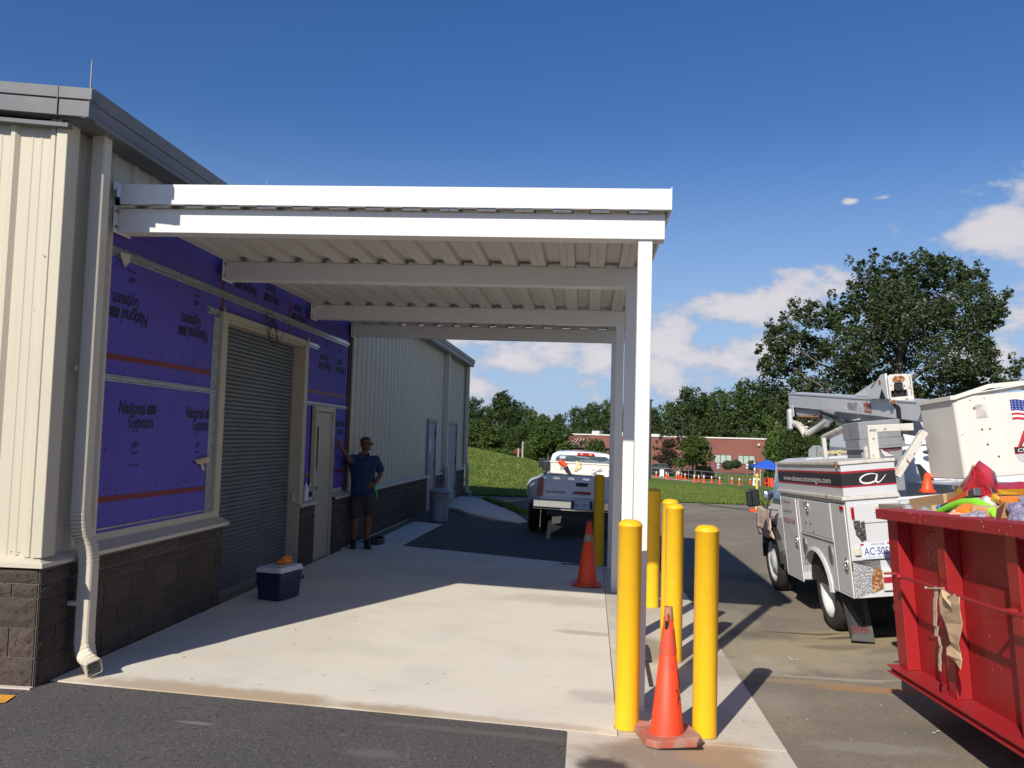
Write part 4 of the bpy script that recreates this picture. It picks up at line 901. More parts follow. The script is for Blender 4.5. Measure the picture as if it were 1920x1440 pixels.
PKM = Matrix.Translation((-.083, 16.78, -.112)) @ Matrix.Scale(.973, 4) @ Matrix.Rotation(R(1.6), 4, 'Y') @ Matrix.Rotation(R(.8), 4, 'Z')
t = thing('pickup_truck', 'white dual-rear-wheel pickup parked beyond the canopy, tailgate towards the camera', 'pickup', PKM)
def O(name, mb, mt, par=None, **kw): return obj(name, mb, mt, par or t, local=True, **kw)
mb = MB(); mb.prism([(-.78, .74), (.78, .74), (.79, .80), (.775, 1.20), (.76, 1.235), (-.76, 1.235), (-.775, 1.20), (-.79, .80)], 'y', .0, .06); O('tailgate', mb, m_car, bevel=.012)
tg = COL.objects[-1]
mb = MB(); mb.box(-.72, .72, -.008, .004, 1.10, 1.13); mb.box(-.72, .72, -.006, .004, .80, .815); O('tailgate_crease', mb, m_car, bevel=.005)
mb = MB(); mb.box(-.135, .10, -.014, .01, 1.03, 1.105); O('tailgate_handle', mb, m_black, bevel=.015)
mb = MB(); mb.prism([(-.22, .90), (-.16, .875), (.14, .875), (.19, .90), (.14, .93), (-.16, .93)], 'y', -.02, .004); O('rear_marker_lamp', mb, m_redl, bevel=.008)
text('lettering', 'DODGE', m_ink, t, (-.71, -.006, .872), (1, 0, 0), (0, 0, 1), .045, .36, 0, .012, local=True); mb = MB(); mb.box(-.71, -.46, -.006, .0, .835, .852); O('badge', mb, m_steel)
mb = MB(); mb.box(-.80, .80, .0, 2.45, .76, .80); mb.box(-.80, -.73, .06, 2.45, .80, 1.24); mb.box(.73, .80, .06, 2.45, .80, 1.24); mb.box(-.80, -.78, -.0, .07, .72, 1.24); mb.box(.78, .80, -.0, .07, .72, 1.24); O('bed', mb, m_car, bevel=.01)
mb = MB(); mb.box(-.78, .78, .055, .075, 1.235, 1.25); mb.box(-.81, -.74, .07, 2.45, 1.24, 1.255); mb.box(.74, .81, .07, 2.45, 1.24, 1.255); O('bed_cap', mb, m_black, bevel=.004)
for s in (-1, 1):
    # bedside and flared dual-wheel fender
    mb = MB(); nn = 10; prof = []
    secs = [(-.0, .03), (.05, .10), (.25, .26), (.55, .345), (.95, .36), (1.35, .345), (1.65, .26), (1.9, .12), (2.1, .03), (2.5, .02)]
    vs = []
    for (yy, w_) in secs:
        top = 1.235; a_ = s*.80; ring = [(a_, top), (s*(.80+w_*.35), top-.06-.05*w_), (s*(.80+w_*.85), 1.10-.05*w_), (s*(.80+w_), .98), (s*(.80+w_), .78), (s*(.80+w_*.9), .62 if not (.5 < yy < 1.5) else .80), (a_, .60 if not (.5 < yy < 1.5) else .80)]
        vs += [(p[0], yy, p[1]) for p in ring]
    m7 = 7; mb.add(vs, [((i*m7+j, i*m7+j+1, (i+1)*m7+j+1, (i+1)*m7+j) if s < 0 else (i*m7+j, (i+1)*m7+j, (i+1)*m7+j+1, i*m7+j+1)) for i in range(len(secs)-1) for j in range(m7-1)], True)
    mb.add(vs[:m7], [tuple(range(m7))[::(1 if s > 0 else -1)]]); O('rear_fender', mb, m_car)
    mb = MB(); mb.prism([(s*.79, .80), (s*.90, .80), (s*.915, .86), (s*.89, 1.12), (s*.865, 1.165), (s*.79, 1.18)], 'y', -.03, .06); tl = O('tail_light', mb, m_redl, bevel=.01)
    mb = MB(); mb.prism([(s*.81, .885), (s*.885, .885), (s*.885, .94), (s*.81, .94)], 'y', -.036, -.028); O('reversing_lens', mb, M('pink_lens', (.30, .05, .05), .2), tl)
    wheel(t, (s*.98, 1.0, .40), .40, .22, .235, m_steel, s, dish=-.1); wheel(t, (s*.72, 1.0, .40), .40, .22, .235, m_steel, s, dish=-.1)
    wheel(t, (s*.82, 4.6, .40), .40, .24, .235, m_steel, s)
mb = MB(); mb.box(-.98, -.20, -.16, .0, .58, .74); mb.box(.20, .98, -.16, .0, .58, .74); mb.box(-.20, .20, -.10, .0, .56, .60); O('rear_bumper', mb, m_chrome, bevel=.03)
mb = MB(); mb.box(-.42, .42, -.175, -.155, .545, .575); mb.box(-.98, .98, -.165, -.14, .555, .57); O('bumper_step', mb, m_chrome, bevel=.006)
mb = MB(); mb.box(-.2, .2, -.05, .0, .58, .74); mb.box(-.7, .7, .0, 5.2, .42, .60); O('chassis', mb, m_black)
def plate(par, c, xd, up, wd, h, txt, col=(.05, .16, .50), top='', bot=''):
    xd = Vector(xd).normalized(); up = Vector(up).normalized(); n_ = xd.cross(up); c = Vector(c)
    mb = MB(); mb.bar(c-up*h/2, c+up*h/2, wd, .003, n_); pl_ = obj('licence_plate', mb, M('plate_white', (.66, .70, .74), .4, layers=[(9, (.6, .64, .70), .5, .7)]), par, local=True)
    kw = dict(local=True, depth=.0035, align='CENTER'); mt = M('plate_ink', col, .5)
    text('lettering', txt, mt, pl_, c-up*h*.24, xd, up, h*.48, wd*.88, 0, .008, **kw)
    if top: text('lettering', top, mt, pl_, c+up*h*.36, xd, up, h*.10, wd*.42, 0, .0, **kw)
    if bot: text('lettering', bot, mt, pl_, c-up*h*.44, xd, up, h*.11, wd*.80, 0, .0, spacing=1.5, **kw)
    return pl_
plate(t, (0, -.06, .665), (1, 0, 0), (0, 0, 1), .305, .152, 'EK·2057', (.06, .10, .28), bot='NORTH CAROLINA')
# cab
cabp = [(-.70, 1.60), (-.80, 1.22), (-.84, 1.0), (-.84, .62), (.84, .62), (.84, 1.0), (.80, 1.22), (.70, 1.60), (.58, 1.665), (.2, 1.69), (-.2, 1.69), (-.58, 1.665)]
mb = MB(); n = len(cabp); s1 = [(x, 2.52, z) for x, z in cabp]; s2 = [(x*.985, 3.9, z+(.01 if z > 1.5 else 0)) for x, z in cabp]; s3 = [(x*.95, 4.6, min(z, 1.14)) for x, z in cabp]; s4 = [(x*.93, 5.6, min(z, 1.08)) for x, z in cabp]
mb.add(s1+s2+s3+s4, [tuple(range(n))]+[(k_*n+i, (k_+1)*n+i, (k_+1)*n+(i+1) % n, k_*n+(i+1) % n) for k_ in range(3) for i in range(n)]+[tuple(range(3*n, 4*n))[::-1]]); O('cab', mb, m_car, bevel=.02)
mb = MB(); mb.prism([(-.60, 1.56), (-.70, 1.24), (.70, 1.24), (.60, 1.56), (.52, 1.60), (-.52, 1.60)], 'y', 2.495, 2.525); O('rear_window', mb, m_cabg, bevel=.01)
mb = MB(); mb.box(-.53, -.40, 2.488, 2.496, 1.51, 1.575); O('window_sticker', mb, M('sticker', (.45, .5, .55), .5))
mb = MB(); mb.prism([(-.14, 1.60), (.27, 1.60), (.25, 1.665), (-.12, 1.665)], 'y', 2.47, 2.53); hb = O('high_brake_lamp', mb, m_redl, bevel=.01)
mb = MB(); mb.box(-.07, .0, 2.462, 2.471, 1.62, 1.65); mb.box(.13, .20, 2.462, 2.471, 1.62, 1.65); O('cargo_lens', mb, M('amber_clear', (.6, .35, .2), .2), hb)
for s in (-1, 1):
    mb = MB(); mb.prism([(2.7, 1.24), (3.9, 1.24), (3.75, 1.55), (2.75, 1.58)], 'x', s*.80, s*.825); O('side_window', mb, m_cabg)
mb = MB(); mb.box(-1.06, -.90, 3.65, 3.72, 1.24, 1.46); mb.bar((-.9, 3.7, 1.30), (-.80, 3.75, 1.28), .03, .05); O('side_mirror', mb, m_black, bevel=.03)
mb = MB(); mb.box(-.90, -.74, 1.9, 2.3, 1.24, 1.46); O('fuel_cap_box', mb, m_black, bevel=.03)
# things in the bed
m_box = M('cream_box', (.70, .67, .60), .5)
tb = thing('toolbox', 'long cream crossover toolbox behind the pickup cab', 'toolbox', PKM @ Matrix.Translation((0, 2.2, 1.24)))
mb = MB(); mb.box(-.74, .74, -.22, .22, -.06, .20); obj('box_body', mb, m_box, tb, bevel=.02, local=True)
mb = MB(); mb.box(-.76, .76, -.24, .24, .185, .215); obj('lid', mb, m_box, tb, bevel=.008, local=True)
mb = MB(); mb.box(-.50, -.36, -.226, -.21, .03, .13); mb.box(.22, .36, -.226, -.21, .0, .08); obj('latch', mb, M('tan_latch', (.38, .33, .25), .5), tb, local=True)
dr = thing('power_drill', 'orange and black cordless tool standing in the pickup bed', 'power tool', PKM @ Matrix.Translation((-.30, .7, 1.24)))
mb = MB(); mb.bar((.04, 0, -.05), (-.08, 0, .16), .09, .12, (0, 1, 0)); mb.box(-.05, .10, -.05, .05, -.10, 0); obj('battery_grip', mb, m_black, dr, bevel=.02, local=True)
mb = MB(); mb.tube([(-.22, 0, .26), (-.16, 0, .22), (-.05, 0, .16)], [.03, .055, .05], 10); mb.ball((-.17, 0, .235), .06, 10, 8); obj('tool_head', mb, m_orange, dr, local=True)
text('lettering', '20', m_white, dr, (-.09, -.075, .0), (.8, 0, -.5), (.5, 0, .8), .05, .07, local=True)
gl = thing('leather_glove', 'pale yellow work glove hung over the tool in the pickup bed', 'glove', PKM @ Matrix.Translation((-.15, .66, 1.36)))
mb = blob((.05, 0, .04), .085, 3, (.85, .45, 1.0), .3); mb.tube([(.02, 0, .1), (.0, 0, .16)], [.03, .02], 8); mb.tube([(.07, 0, .1), (.08, 0, .15)], [.025, .018], 8); obj('glove', mb, M('yellow_leather', (.74, .62, .34), .8), gl, local=True)
bx = thing('white_tub', 'white plastic tub tipped on its side in the pickup bed', 'tub', PKM @ Matrix.Translation((.33, .8, 1.25)) @ Matrix.Rotation(R(-32), 4, 'Y'))
mb = MB(); mb.box(-.12, .12, -.08, .08, .0, .13); obj('tub', mb, m_lid, bx, bevel=.015, local=True); mb = MB(); mb.box(-.09, .08, -.085, -.079, .02, .09); obj('tub_label', mb, m_steel, bx, local=True)
bx = thing('rag_heap', 'heap of pale rags at the right side of the pickup bed', 'rags', PKM @ Matrix.Translation((.55, .5, 1.22)))
mb = blob((0, 0, .04), .16, 8, (1.3, .8, .45), .3); obj('rags', mb, m_box, bx, local=True)
tp = thing('tan_board', 'tan scrap of board standing under the rear of the pickup', 'board', (-.62, 16.4, H(-.62, 16.4)))
mb = MB(); mb.xf = Matrix.Translation((0, 0, 0)); mb.prism([(-.14, .16), (-.06, .20), (.0, .20), (.02, .29), (-.02, .43), (-.08, .42), (-.13, .30)], 'y', 0, .02); mb2 = MB(); mb2.prism([(-.11, .0), (-.04, .01), (-.03, .13), (.04, .16), (.20, .25), (.05, .28), (.0, .29), (-.02, .36), (-.07, .36), (-.10, .15)], 'y', 0, .02)
obj('board', mb2, m_rag, tp, local=True)
# ---------------------------------------------------------------- bucket truck
def frame_matrix(X, Y, O):
    X = Vector(X).normalized(); Y = Vector(Y); Y = (Y-Y.dot(X)*X).normalized(); Z = X.cross(Y)
    return Matrix(((X.x, Y.x, Z.x, O[0]), (X.y, Y.y, Z.y, O[1]), (X.z, Y.z, Z.z, O[2]), (0, 0, 0, 1)))
TF = frame_matrix((.994, .021, .107), (-.018, .999, -.027), (2.594, 8.5, .366)); UP = .52
TT = thing('bucket_truck', 'white utility bucket truck with folded boom and black stripe behind the red dumpster', 'truck', TF @ Matrix.Translation((0, 0, -UP)))
S52 = Matrix.Translation((0, 0, UP))
class TB(MB):
    def __init__(s): super().__init__(); s.xf = S52
def ot(name, mb, mt, par=None, **kw): return obj(name, mb, mt, par or TT, local=True, **kw)
def tx_(name, st, mt, par, o, xd, up, h, wd=None, sh=0., bold=0., **kw): return text(name, st, mt, par, (o[0], o[1], o[2]+UP), xd, up, h, wd, sh, bold, local=True, **kw)
RUST = (.20, .055, .015)
m_tw = M('white_truck_paint', (.57, .58, .59), .38, layers=[(1.4, (.52, .53, .54), .5, .8), (3, (.43, .41, .37), .60, .78), (9, (.46, .43, .38), .62, .76, (1, 1, .15)), (24, (.50, .47, .42), .68, .80)], coat=.2)
m_twr = M('rusted_white_paint', (.58, .56, .51), .5, layers=[(8, (.52, .42, .30), .55, .66), (13, RUST, .60, .68)])
m_lam = M('tread_plate', (.42, .44, .46), .35, .6, layers=[(60, (.60, .62, .63), .5, .6, (1, 1, 1)), (7, RUST, .60, .68)], bump=(60, 1., .01))
m_rust = M('rust', (.22, .07, .02), .9, layers=[(30, (.48, .33, .18), .5, .65), (60, (.05, .03, .02), .62, .72)])
m_stripe = M('black_stripe', (.022, .020, .022), .4); m_sred = M('red_stripe', (.36, .015, .03), .45)
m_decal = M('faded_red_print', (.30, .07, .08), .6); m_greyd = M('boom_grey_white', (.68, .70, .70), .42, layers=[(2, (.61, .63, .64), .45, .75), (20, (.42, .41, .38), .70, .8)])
LB = 2.56; WB = .495; XR = 2.05
# left locker body with wheel arch cut out
def locker(x0, x1, name):
    xo = x0
    prof = [(0, 0), (0, .925), (LB, .925), (LB+.03, -.09), (1.76, -.065)]
    arch = [(1.245-.50*math.cos(a), -.05+.385*math.sin(a)) for a in [math.pi-j*math.pi/14 for j in range(15)]]
    arch = [(1.245+.50*math.cos(j*math.pi/14), -.05+.385*math.sin(j*math.pi/14)) for j in range(15)]
    mb = TB(); poly = prof+arch+[(.745, -.02)]
    n = len(poly); mb.add([(x0, y, z) for y, z in poly]+[(x1, y, z) for y, z in poly], [(i, n+i, n+(i+1) % n, (i+1) % n) for i in range(n)])
    # triangulated faces: fan over the arch
    for x, flip in ((x0, 0), (x1, 1)):
        def fq(*p): q = [(x, a, b) for a, b in p]; mb.add(q if not flip else q[::-1], [tuple(range(len(q)))])
        fq((0, 0), (.745, -.02), (.745, .925), (0, .925)); fq((1.76, -.065), (LB+.03, -.09), (LB, .925), (1.76, .925))
        ax = [1.76]+[p[0] for p in arch]+[.745]; azz = [-.065]+[p[1] for p in arch]+[-.02]
        for i in range(len(ax)-1): fq((ax[i+1], azz[i+1]), (ax[i], azz[i]), (ax[i], .925), (ax[i+1], .925))
    return ot(name, mb, m_tw)
locker(0, WB, 'locker_body'); locker(XR-WB, XR, 'locker_body')
mb = TB(); mb.box(.06, WB-.02, .75, 1.74, -.04, .36); ot('wheel_well', mb, m_dark)
mb = TB()
for j in range(14):   # rolled arch lip
    a0, a1 = j*math.pi/14, (j+1)*math.pi/14
    f = lambda a, r1: (1.245+.515*r1*math.cos(a), -.05+.40*r1*math.sin(a))
    p = [f(a0, .955), f(a1, .955), f(a1, 1.04), f(a0, 1.04)]
    mb.hexa([(-.028, *p[0]), (.01, *p[0]), (.01, *p[1]), (-.028, *p[1])], [(-.012, *p[3]), (.01, *p[3]), (.01, *p[2]), (-.012, *p[2])])
ot('arch_lip', mb, m_tw)
for (y0, y1, z0, z1, nm) in ((1.84, 2.53, -.075, .875, 'locker_door'), (.50, 1.69, .505, .878, 'locker_door'), (.035, .465, .012, .885, 'locker_door')):
    mb = TB(); mb.box(-.014, .0, y0, y1, z0, z1); dn = ot(nm, mb, m_tw, bevel=.006)
    mb = TB(); mb.box(-.0155, -.006, y0-.012, y0-.004, z0, z1); mb.box(-.0155, -.006, y1+.004, y1+.012, z0, z1); mb.box(-.0155, -.004, y0-.01, y1+.01, z0-.016, z0-.006); ot('door_seal', mb, m_white, dn)
    mb = TB(); mb.box(-.0022, -.001, y0-.005, y0-.001, z0, z1); mb.box(-.0022, -.001, y1+.001, y1+.005, z0, z1); mb.box(-.0022, -.001, y0, y1, z1+.001, z1+.005); ot('door_gap', mb, m_dark, dn)
def latch(y, z):
    mb = TB(); mb.lathe([(.055, 0), (.055, -.012), (.045, -.013)], 20, (-.015, y, z), 'x', sx=.62, sy=1.) if False else None
    mb.xf = S52 @ Matrix.Translation((-.015, y, z)) @ Matrix.Diagonal((1, .7, 1.25, 1)); mb.lathe([(.058, 0), (.058, -.01), (.046, -.011), (.046, -.003)], 20, axis='x'); 
    l = ot('latch_ring', mb, m_steel); mb = TB(); mb.box(-.034, -.018, y-.012, y+.014, z-.045, z+.035); mb.box(-.044, -.030, y-.02, y+.022, z-.012, z+.006); ot('latch_handle', mb, m_chrome, l, bevel=.003)
latch(1.93, .36); latch(1.32, .79); latch(.12, .30)
for (y, z) in ((1.64, .345), (.655, .345)):
    mb = TB(); mb.xf = S52 @ Matrix.Translation((0, y, z)) @ Matrix.Diagonal((1, .95, 1.35, 1)); mb.lathe([(.072, 0), (.072, -.012), (.06, -.013)], 24, axis='x'); mb.lathe([(.058, -.008), (.001, -.008)], 24, axis='x', caps=False); ot('filler_cup', mb, M('dull_steel', (.20, .20, .20), .5, .4))
mb = TB(); mb.box(-.017, -.013, 1.30, 1.52, .80, .86); ot('warning_sticker', mb, M('sticker_mix', (.50, .44, .36), .6, layers=[(40, (.35, .04, .03), .5, .6)]))
mb = TB(); mb.box(-.012, -.0, 1.52, 1.60, .315, .365); ot('vent_plate', mb, M('dull_steel', (0, 0, 0)))
for (y, z) in ((1.46, .62), (1.26, .62), (1.18, .53)):
    mb = TB(); mb.lathe([(.012, 0), (.012, -.006)], 8, (-.014, y, z), 'x'); ot('bolt', mb, m_black)
tx_('lettering', 'Thomas Rd', m_decal, TT, (-.0155, 2.46, .80), (0, -1, 0), (0, 0, 1), .040, .40)
tx_('lettering', 'Lexington, NC', m_decal, TT, (-.0155, 2.46, .69), (0, -1, 0), (0, 0, 1), .036, .42)
tx_('lettering', '336.225.1554', M('red_print', (.40, .02, .03), .5), TT, (-.0155, 2.50, .565), (0, -1, 0), (0, 0, 1), .055, .56, 0, .012)
# upper box: flare, lip, stripe band, rusted cap
mb = TB(); mb.box(-.035, WB+.01, -.02, LB+.02, .927, .965); ot('body_ledge', mb, m_twr, bevel=.006)
mb = TB(); mb.box(-.012, WB, -.004, LB-.02, .967, 1.268); ot('top_box', mb, m_tw)
mb = TB(); mb.box(-.03, WB+.01, -.02, LB, 1.270, 1.302); ot('box_lid', mb, m_twr, bevel=.005)
mb = TB(); mb.box(-.033, -.02, 1.32, 1.335, 1.262, 1.30); mb.box(-.036, -.02, .06, .09, 1.24, 1.305); ot('lid_hinge', mb, m_rust)
for (a, b, mt) in ((1.048, 1.064, m_sred), (1.064, 1.185, m_stripe), (1.185, 1.205, m_sred)):
    mb = TB(); mb.box(-.0145, -.0125, 0, LB-.03, a, b); mb.box(-.0145, WB, -.0062, -.0045, a, b); ot('stripe', mb, mt)
tx_('lettering', 'www.abeecustomsigns.com', m_white, TT, (-.0148, 2.25, 1.085), (0, -1, 0), (0, 0, 1), .062, 1.90, 0, .006)
# script a on the rear of the stripe
mb = TB(); Y_ = -.0075
def ribbon(pts, w0):
    for i in range(len(pts)-1):
        (x0, z0, a), (x1, z1, b) = pts[i], pts[i+1]; d = Vector((x1-x0, 0, z1-z0)).normalized(); p = Vector((-d.z, 0, d.x))
        q = [Vector((x0, Y_, z0))+p*a*w0, Vector((x0, Y_, z0))-p*a*w0, Vector((x1, Y_, z1))-p*b*w0, Vector((x1, Y_, z1))+p*b*w0]; mb.add(q, [(0, 1, 2, 3)])
c_ = (.245, 1.122)
ov = [(c_[0]+.085*math.cos(t)*1.0+.02*math.sin(t), c_[1]+.045*math.sin(t), .35+.65*abs(math.sin((t-1.0)/2))) for t in [.55+i*5.1/22 for i in range(23)]]
ribbon(ov, .009)
st = [(.325, 1.162, .4), (.318, 1.135, .9), (.305, 1.10, 1.1), (.31, 1.082, 1.), (.33, 1.078, .7), (.355, 1.095, .5), (.385, 1.125, .4), (.405, 1.150, .2)]
ribbon(st, .009); ot('script_logo', mb, m_white)
# rear face details
mb = TB(); mb.box(.088, WB-.02, -.012, 0, .70, .888); rd = ot('rear_door', mb, m_tw, bevel=.004)
mb = TB(); mb.box(.25, .36, -.02, -.012, .795, .865); mb.box(.26, .35, -.026, -.02, .845, .857); ot('paddle_latch', mb, m_twr, rd, bevel=.003); mb = TB(); mb.lathe([(.014, 0), (.014, -.012)], 10, (.31, -.02, .815), 'y'); ot('lock', mb, m_steel, rd)
mb = TB(); mb.box(.035, .062, -.03, 0, .752, .862); ot('tail_lamp', mb, m_redl, bevel=.006)
mb = TB(); mb.box(-.03, -.0, .04, .13, .835, .875); ot('side_marker', mb, m_redl, bevel=.006)
mb = TB(); mb.box(.05, .10, -.05, 0, .66, .73); mb.box(.06, .13, -.04, 0, .60, .66); mb.box(.12, .145, -.04, 0, .56, .72); mb.tube([(.08, -.03, .60), (.10, -.04, .56), (.13, -.03, .58)], .012, 6); ot('trailer_socket', mb, M('worn_black', (.05, .045, .04), .6, layers=[(40, (.22, .20, .18), .55, .65)]), bevel=.004)
mb = TB(); mb.box(.028, .085, -.03, 0, .40, .48); ot('plate_lamp', mb, M('cream_lamp', (.60, .57, .45), .5), bevel=.01)
mb = TB(); mb.box(0, WB, -.006, .0, .345, .352); ot('rear_seam', mb, m_black)
plate(TT, (.25, -.008, .435+UP), (1, 0, -.01), (.01, 0, 1), .305, .152, 'AC·5059', (.05, .15, .48), top='WEIGHTED', bot='NORTH CAROLINA')
mb = TB(); mb.box(.09, .12, -.014, -.01, .493, .508); mb.box(.34, .36, -.014, -.01, .494, .508); ot('plate_sticker', mb, m_sred)
mb = TB(); mb.add([(0, -.006, .34), (.0, -.006, .0), (.255, -.006, .085), (.255, -.006, .25)], [(0, 1, 2, 3)]); ot('tread_bracket', mb, m_lam)
mb = TB(); mb.add([(.15, -.009, .038), (.255, -.009, .075), (.262, -.009, .25), (.20, -.009, .285), (.165, -.009, .2)], [(0, 1, 2, 3, 4)]); ot('rust_patch', mb, m_rust)
mb = TB(); mb.box(.26, 1.8, -.03, .06, .06, .25); ot('rear_bumper', mb, M('bumper_white', (.62, .62, .60), .5))
mb = TB(); mb.box(.262, 1.8, -.034, -.03, .13, .185); ot('bumper_stripe', mb, m_sred)
mb = TB(); mb.box(0.0, .26, .0, .08, .25, .34); mb.box(.26, 1.8, .02, .3, .25, .34); ot('tail_shelf', mb, m_dark)
mb = TB(); mb.box(WB, XR-WB, 0.0, LB, .25, .33); ot('deck', mb, m_lam)
mb = TB(); mb.box(WB+.005, XR-WB-.005, .3, .34, .34, .90); mb.box(WB+.01, 1.4, 0, .30, .84, .88); ot('deck_box', mb, m_tw)
# mud flap, chassis
mb = TB(); mb.hexa([(.06, .52, -.50), (.27, .45, -.52), (.27, .46, -.52), (.06, .53, -.50)], [(.03, .60, .0), (.27, .575, .0), (.27, .585, .0), (.03, .61, .0)]); mf = ot('mud_flap', mb, m_black)
tx_('lettering', 'BAKER', M('dull_red_print', (.13, .012, .01), .6), mf, (.085, .524, -.43), (.21, -.062, 0), (0, .155, 1), .075, .165, 0, .02, depth=.006)
mb = TB(); mb.box(.55, .65, .1, 5.0, -.15, .05); mb.box(1.4, 1.5, .1, 5.0, -.15, .05); mb.box(.3, 1.8, 1.15, 1.3, -.2, -.05); mb.box(.45, 1.6, .3, 2.4, .0, .25); ot('chassis', mb, m_dark)
mb = TB(); mb.box(.50, .70, -.15, .5, -.22, -.17); ot('step_bar', mb, m_twr, bevel=.004)
wheel(TT, (.175, 1.20, -.118+UP), .40, .24, .265, m_tw, -1, dish=-.1); wheel(TT, (1.87, 1.20, -.118+UP), .40, .24, .265, m_tw, 1, dish=-.1)
wheel(TT, (.49, 1.20, -.118+UP), .40, .22, .265, m_tw, -1, dish=-.1)
wheel(TT, (.20, 3.78, -.080+UP), .41, .26, .27, m_tw, -1, holes=6); wheel(TT, (1.87, 3.78, -.08+UP), .41, .26, .27, m_tw, 1, holes=6)
# cab, hood, fender
mb = TB(); sec = [(.16, -.05), (.12, .55), (.20, .80), (.30, 1.27), (.45, 1.315), (1.60, 1.315), (1.75, 1.27), (1.86, .80), (1.93, .55), (1.90, -.05)]
n = len(sec); secs = [[(x, 2.78, z) for x, z in sec], [(x, 3.9, z) for x, z in sec], [(x+(.16 if x < .5 else 0), 4.35, min(z, .78)) for x, z in sec], [(x+(.26 if x < .5 else -.1), 5.15, min(z, .62)) for x, z in sec], [(x+(.30 if x < .5 else -.1), 5.25, min(z, .45)) for x, z in sec]]
mb.add(sum(secs, []), [tuple(range(n))]+[(k_*n+i, (k_+1)*n+i, (k_+1)*n+(i+1) % n, k_*n+(i+1) % n) for k_ in range(4) for i in range(n)]+[tuple(range(4*n, 5*n))[::-1]]); ot('cab', mb, m_tw, bevel=.02)
mb = TB(); mb.prism([(.45, .85), (1.60, .85), (1.55, 1.18), (.50, 1.18)], 'y', 2.765, 2.782); ot('rear_window', mb, m_cabg)
mb = TB(); mb.hexa([(.13, 2.9, .80), (.14, 2.9, .80), (.14, 3.75, .80), (.13, 3.75, .80)], [(.275, 2.95, 1.20), (.285, 2.95, 1.20), (.285, 3.6, 1.20), (.275, 3.6, 1.20)]); ot('side_window', mb, m_cabg)
mb = TB()
for j in range(10):
    a0, a1 = j*math.pi/10, (j+1)*math.pi/10; f = lambda a, r1: (3.78+.50*r1*math.cos(a), -.06+.50*r1*math.sin(a))
    p = [f(a0, .90), f(a1, .90), f(a1, 1.05), f(a0, 1.05)]
    mb.hexa([(.06, *p[0]), (.38, *p[0]), (.38, *p[1]), (.06, *p[1])], [(.07, *p[3]), (.38, *p[3]), (.38, *p[2]), (.07, *p[2])])
ot('front_fender', mb, m_black)
mb = TB(); mb.box(.10, .45, 2.66, 3.25, -.15, .10); ot('fuel_tank', mb, M('dull_steel', (0, 0, 0)), bevel=.03)
mb = TB(); mb.box(.75, 1.35, 3.2, 3.35, 1.335, 1.385); mb.box(.95, 1.0, 3.2, 3.35, 1.30, 1.34); lbp = ot('roof_light_bar', mb, M('amber_bar', (.45, .40, .22), .5, layers=[(30, (.25, .2, .1), .5, .6)]), bevel=.01)
# mirrors
mb = TB(); mb.box(-.335, -.165, 3.02, 3.09, .735, .965); m1 = ot('mirror_housing', mb, m_black, bevel=.03)
mb = TB(); mb.box(-.318, -.182, 3.012, 3.020, .755, .945); ot('mirror_glass', mb, M('mirror_dark', (.10, .12, .12), .04, .9), m1, bevel=.004)
mb = TB(); mb.lathe([(.068, .03), (.066, 0), (.060, -.002), (.045, -.012), (.02, -.018), (.001, -.019)], 24, (-.055, 3.0, .865), 'y', caps=False); ot('round_mirror', mb, m_chrome)
mb = TB(); mb.tube([(-.17, 3.06, .78), (-.13, 3.1, .80), (-.10, 3.15, .74), (-.05, 3.2, .68), (.12, 3.3, .64)], .007, 6); mb.tube([(-.055, 3.03, .80), (-.05, 3.2, .68)], .006, 6); ot('mirror_arm', mb, m_black)
# boom assembly -------------------------------------------------
def yz_prism(name, pts, x0, x1, mt, par=None, bevel=.006): mb = TB(); mb.prism(pts, 'x', x0, x1); return ot(name, mb, mt, par, bevel=bevel)
bo = [(6.02, 2.135), (5.96, 2.360), (.60, 1.830), (.60, 1.615), (2.056, 1.761)]
mb = TB(); mb.prism(bo, 'x', 1.10, 1.30); ub = ot('upper_boom', mb, m_greyd, bevel=.012)
mb = TB(); mb.prism([(6.0, 2.352), (5.96, 2.366), (.60, 1.836), (.60, 1.821)], 'x', 1.092, 1.31); ot('boom_cap', mb, m_tw, ub)
def on_boom(y, f):     # point on the boom side between bottom (0) and top (1)
    zt = 2.36+(1.815-2.36)*(5.96-y)/5.51; zb = 2.135+(1.60-2.135)*(6.02-y)/5.57; return zb+(zt-zb)*f
xd = Vector((0, -1, -.099)).normalized(); upv = Vector((0, -.06, 1)).normalized()
tx_('lettering', 'VERSALIFT', m_ink, ub, (1.0985, 3.04, on_boom(3.04, .28)), xd, upv, .095, .37)
mb = TB()
for s, yc in ((1, 3.13), (-1, 2.58)):
    for q in (-1, 1): mb.bar((1.097, yc, on_boom(yc, .46)+q*.055), (1.097, yc+s*.06, on_boom(yc, .46)), .003, .006, (1, 0, 0))
ot('logo_frame', mb, M('grey_print', (.4, .4, .4), .5), ub)
mb = TB(); y0, y1 = 2.42, 2.17; pts = []
zc = on_boom(2.3, .28); pts = [(y0, zc-.0), (y1, zc-.03), (y1, zc+.085), (y1+.05, zc+.08), (2.295, zc+.125), (y0-.05, zc+.10), (y0, zc+.115)]
mb.prism(pts, 'x', 1.0965, 1.0995); sg = ot('boom_sticker', mb, M('salmon_print', (.42, .13, .10), .6), ub)
tx_('lettering', 'BAKER', m_white, sg, (1.0960, 2.40, zc+.015), xd, upv, .055, .21, 0, .01)
mb = TB(); mb.prism([(1.40, on_boom(1.4, 0)-.20), (1.28, on_boom(1.3, 0)-.22), (1.26, on_boom(1.26, .62)), (1.32, on_boom(1.3, .80)), (1.44, on_boom(1.44, .80)), (1.46, on_boom(1.46, .66)), (1.385, on_boom(1.4, .60))], 'x', 1.093, 1.099); ot('strap', mb, m_black, ub)
mb = TB()
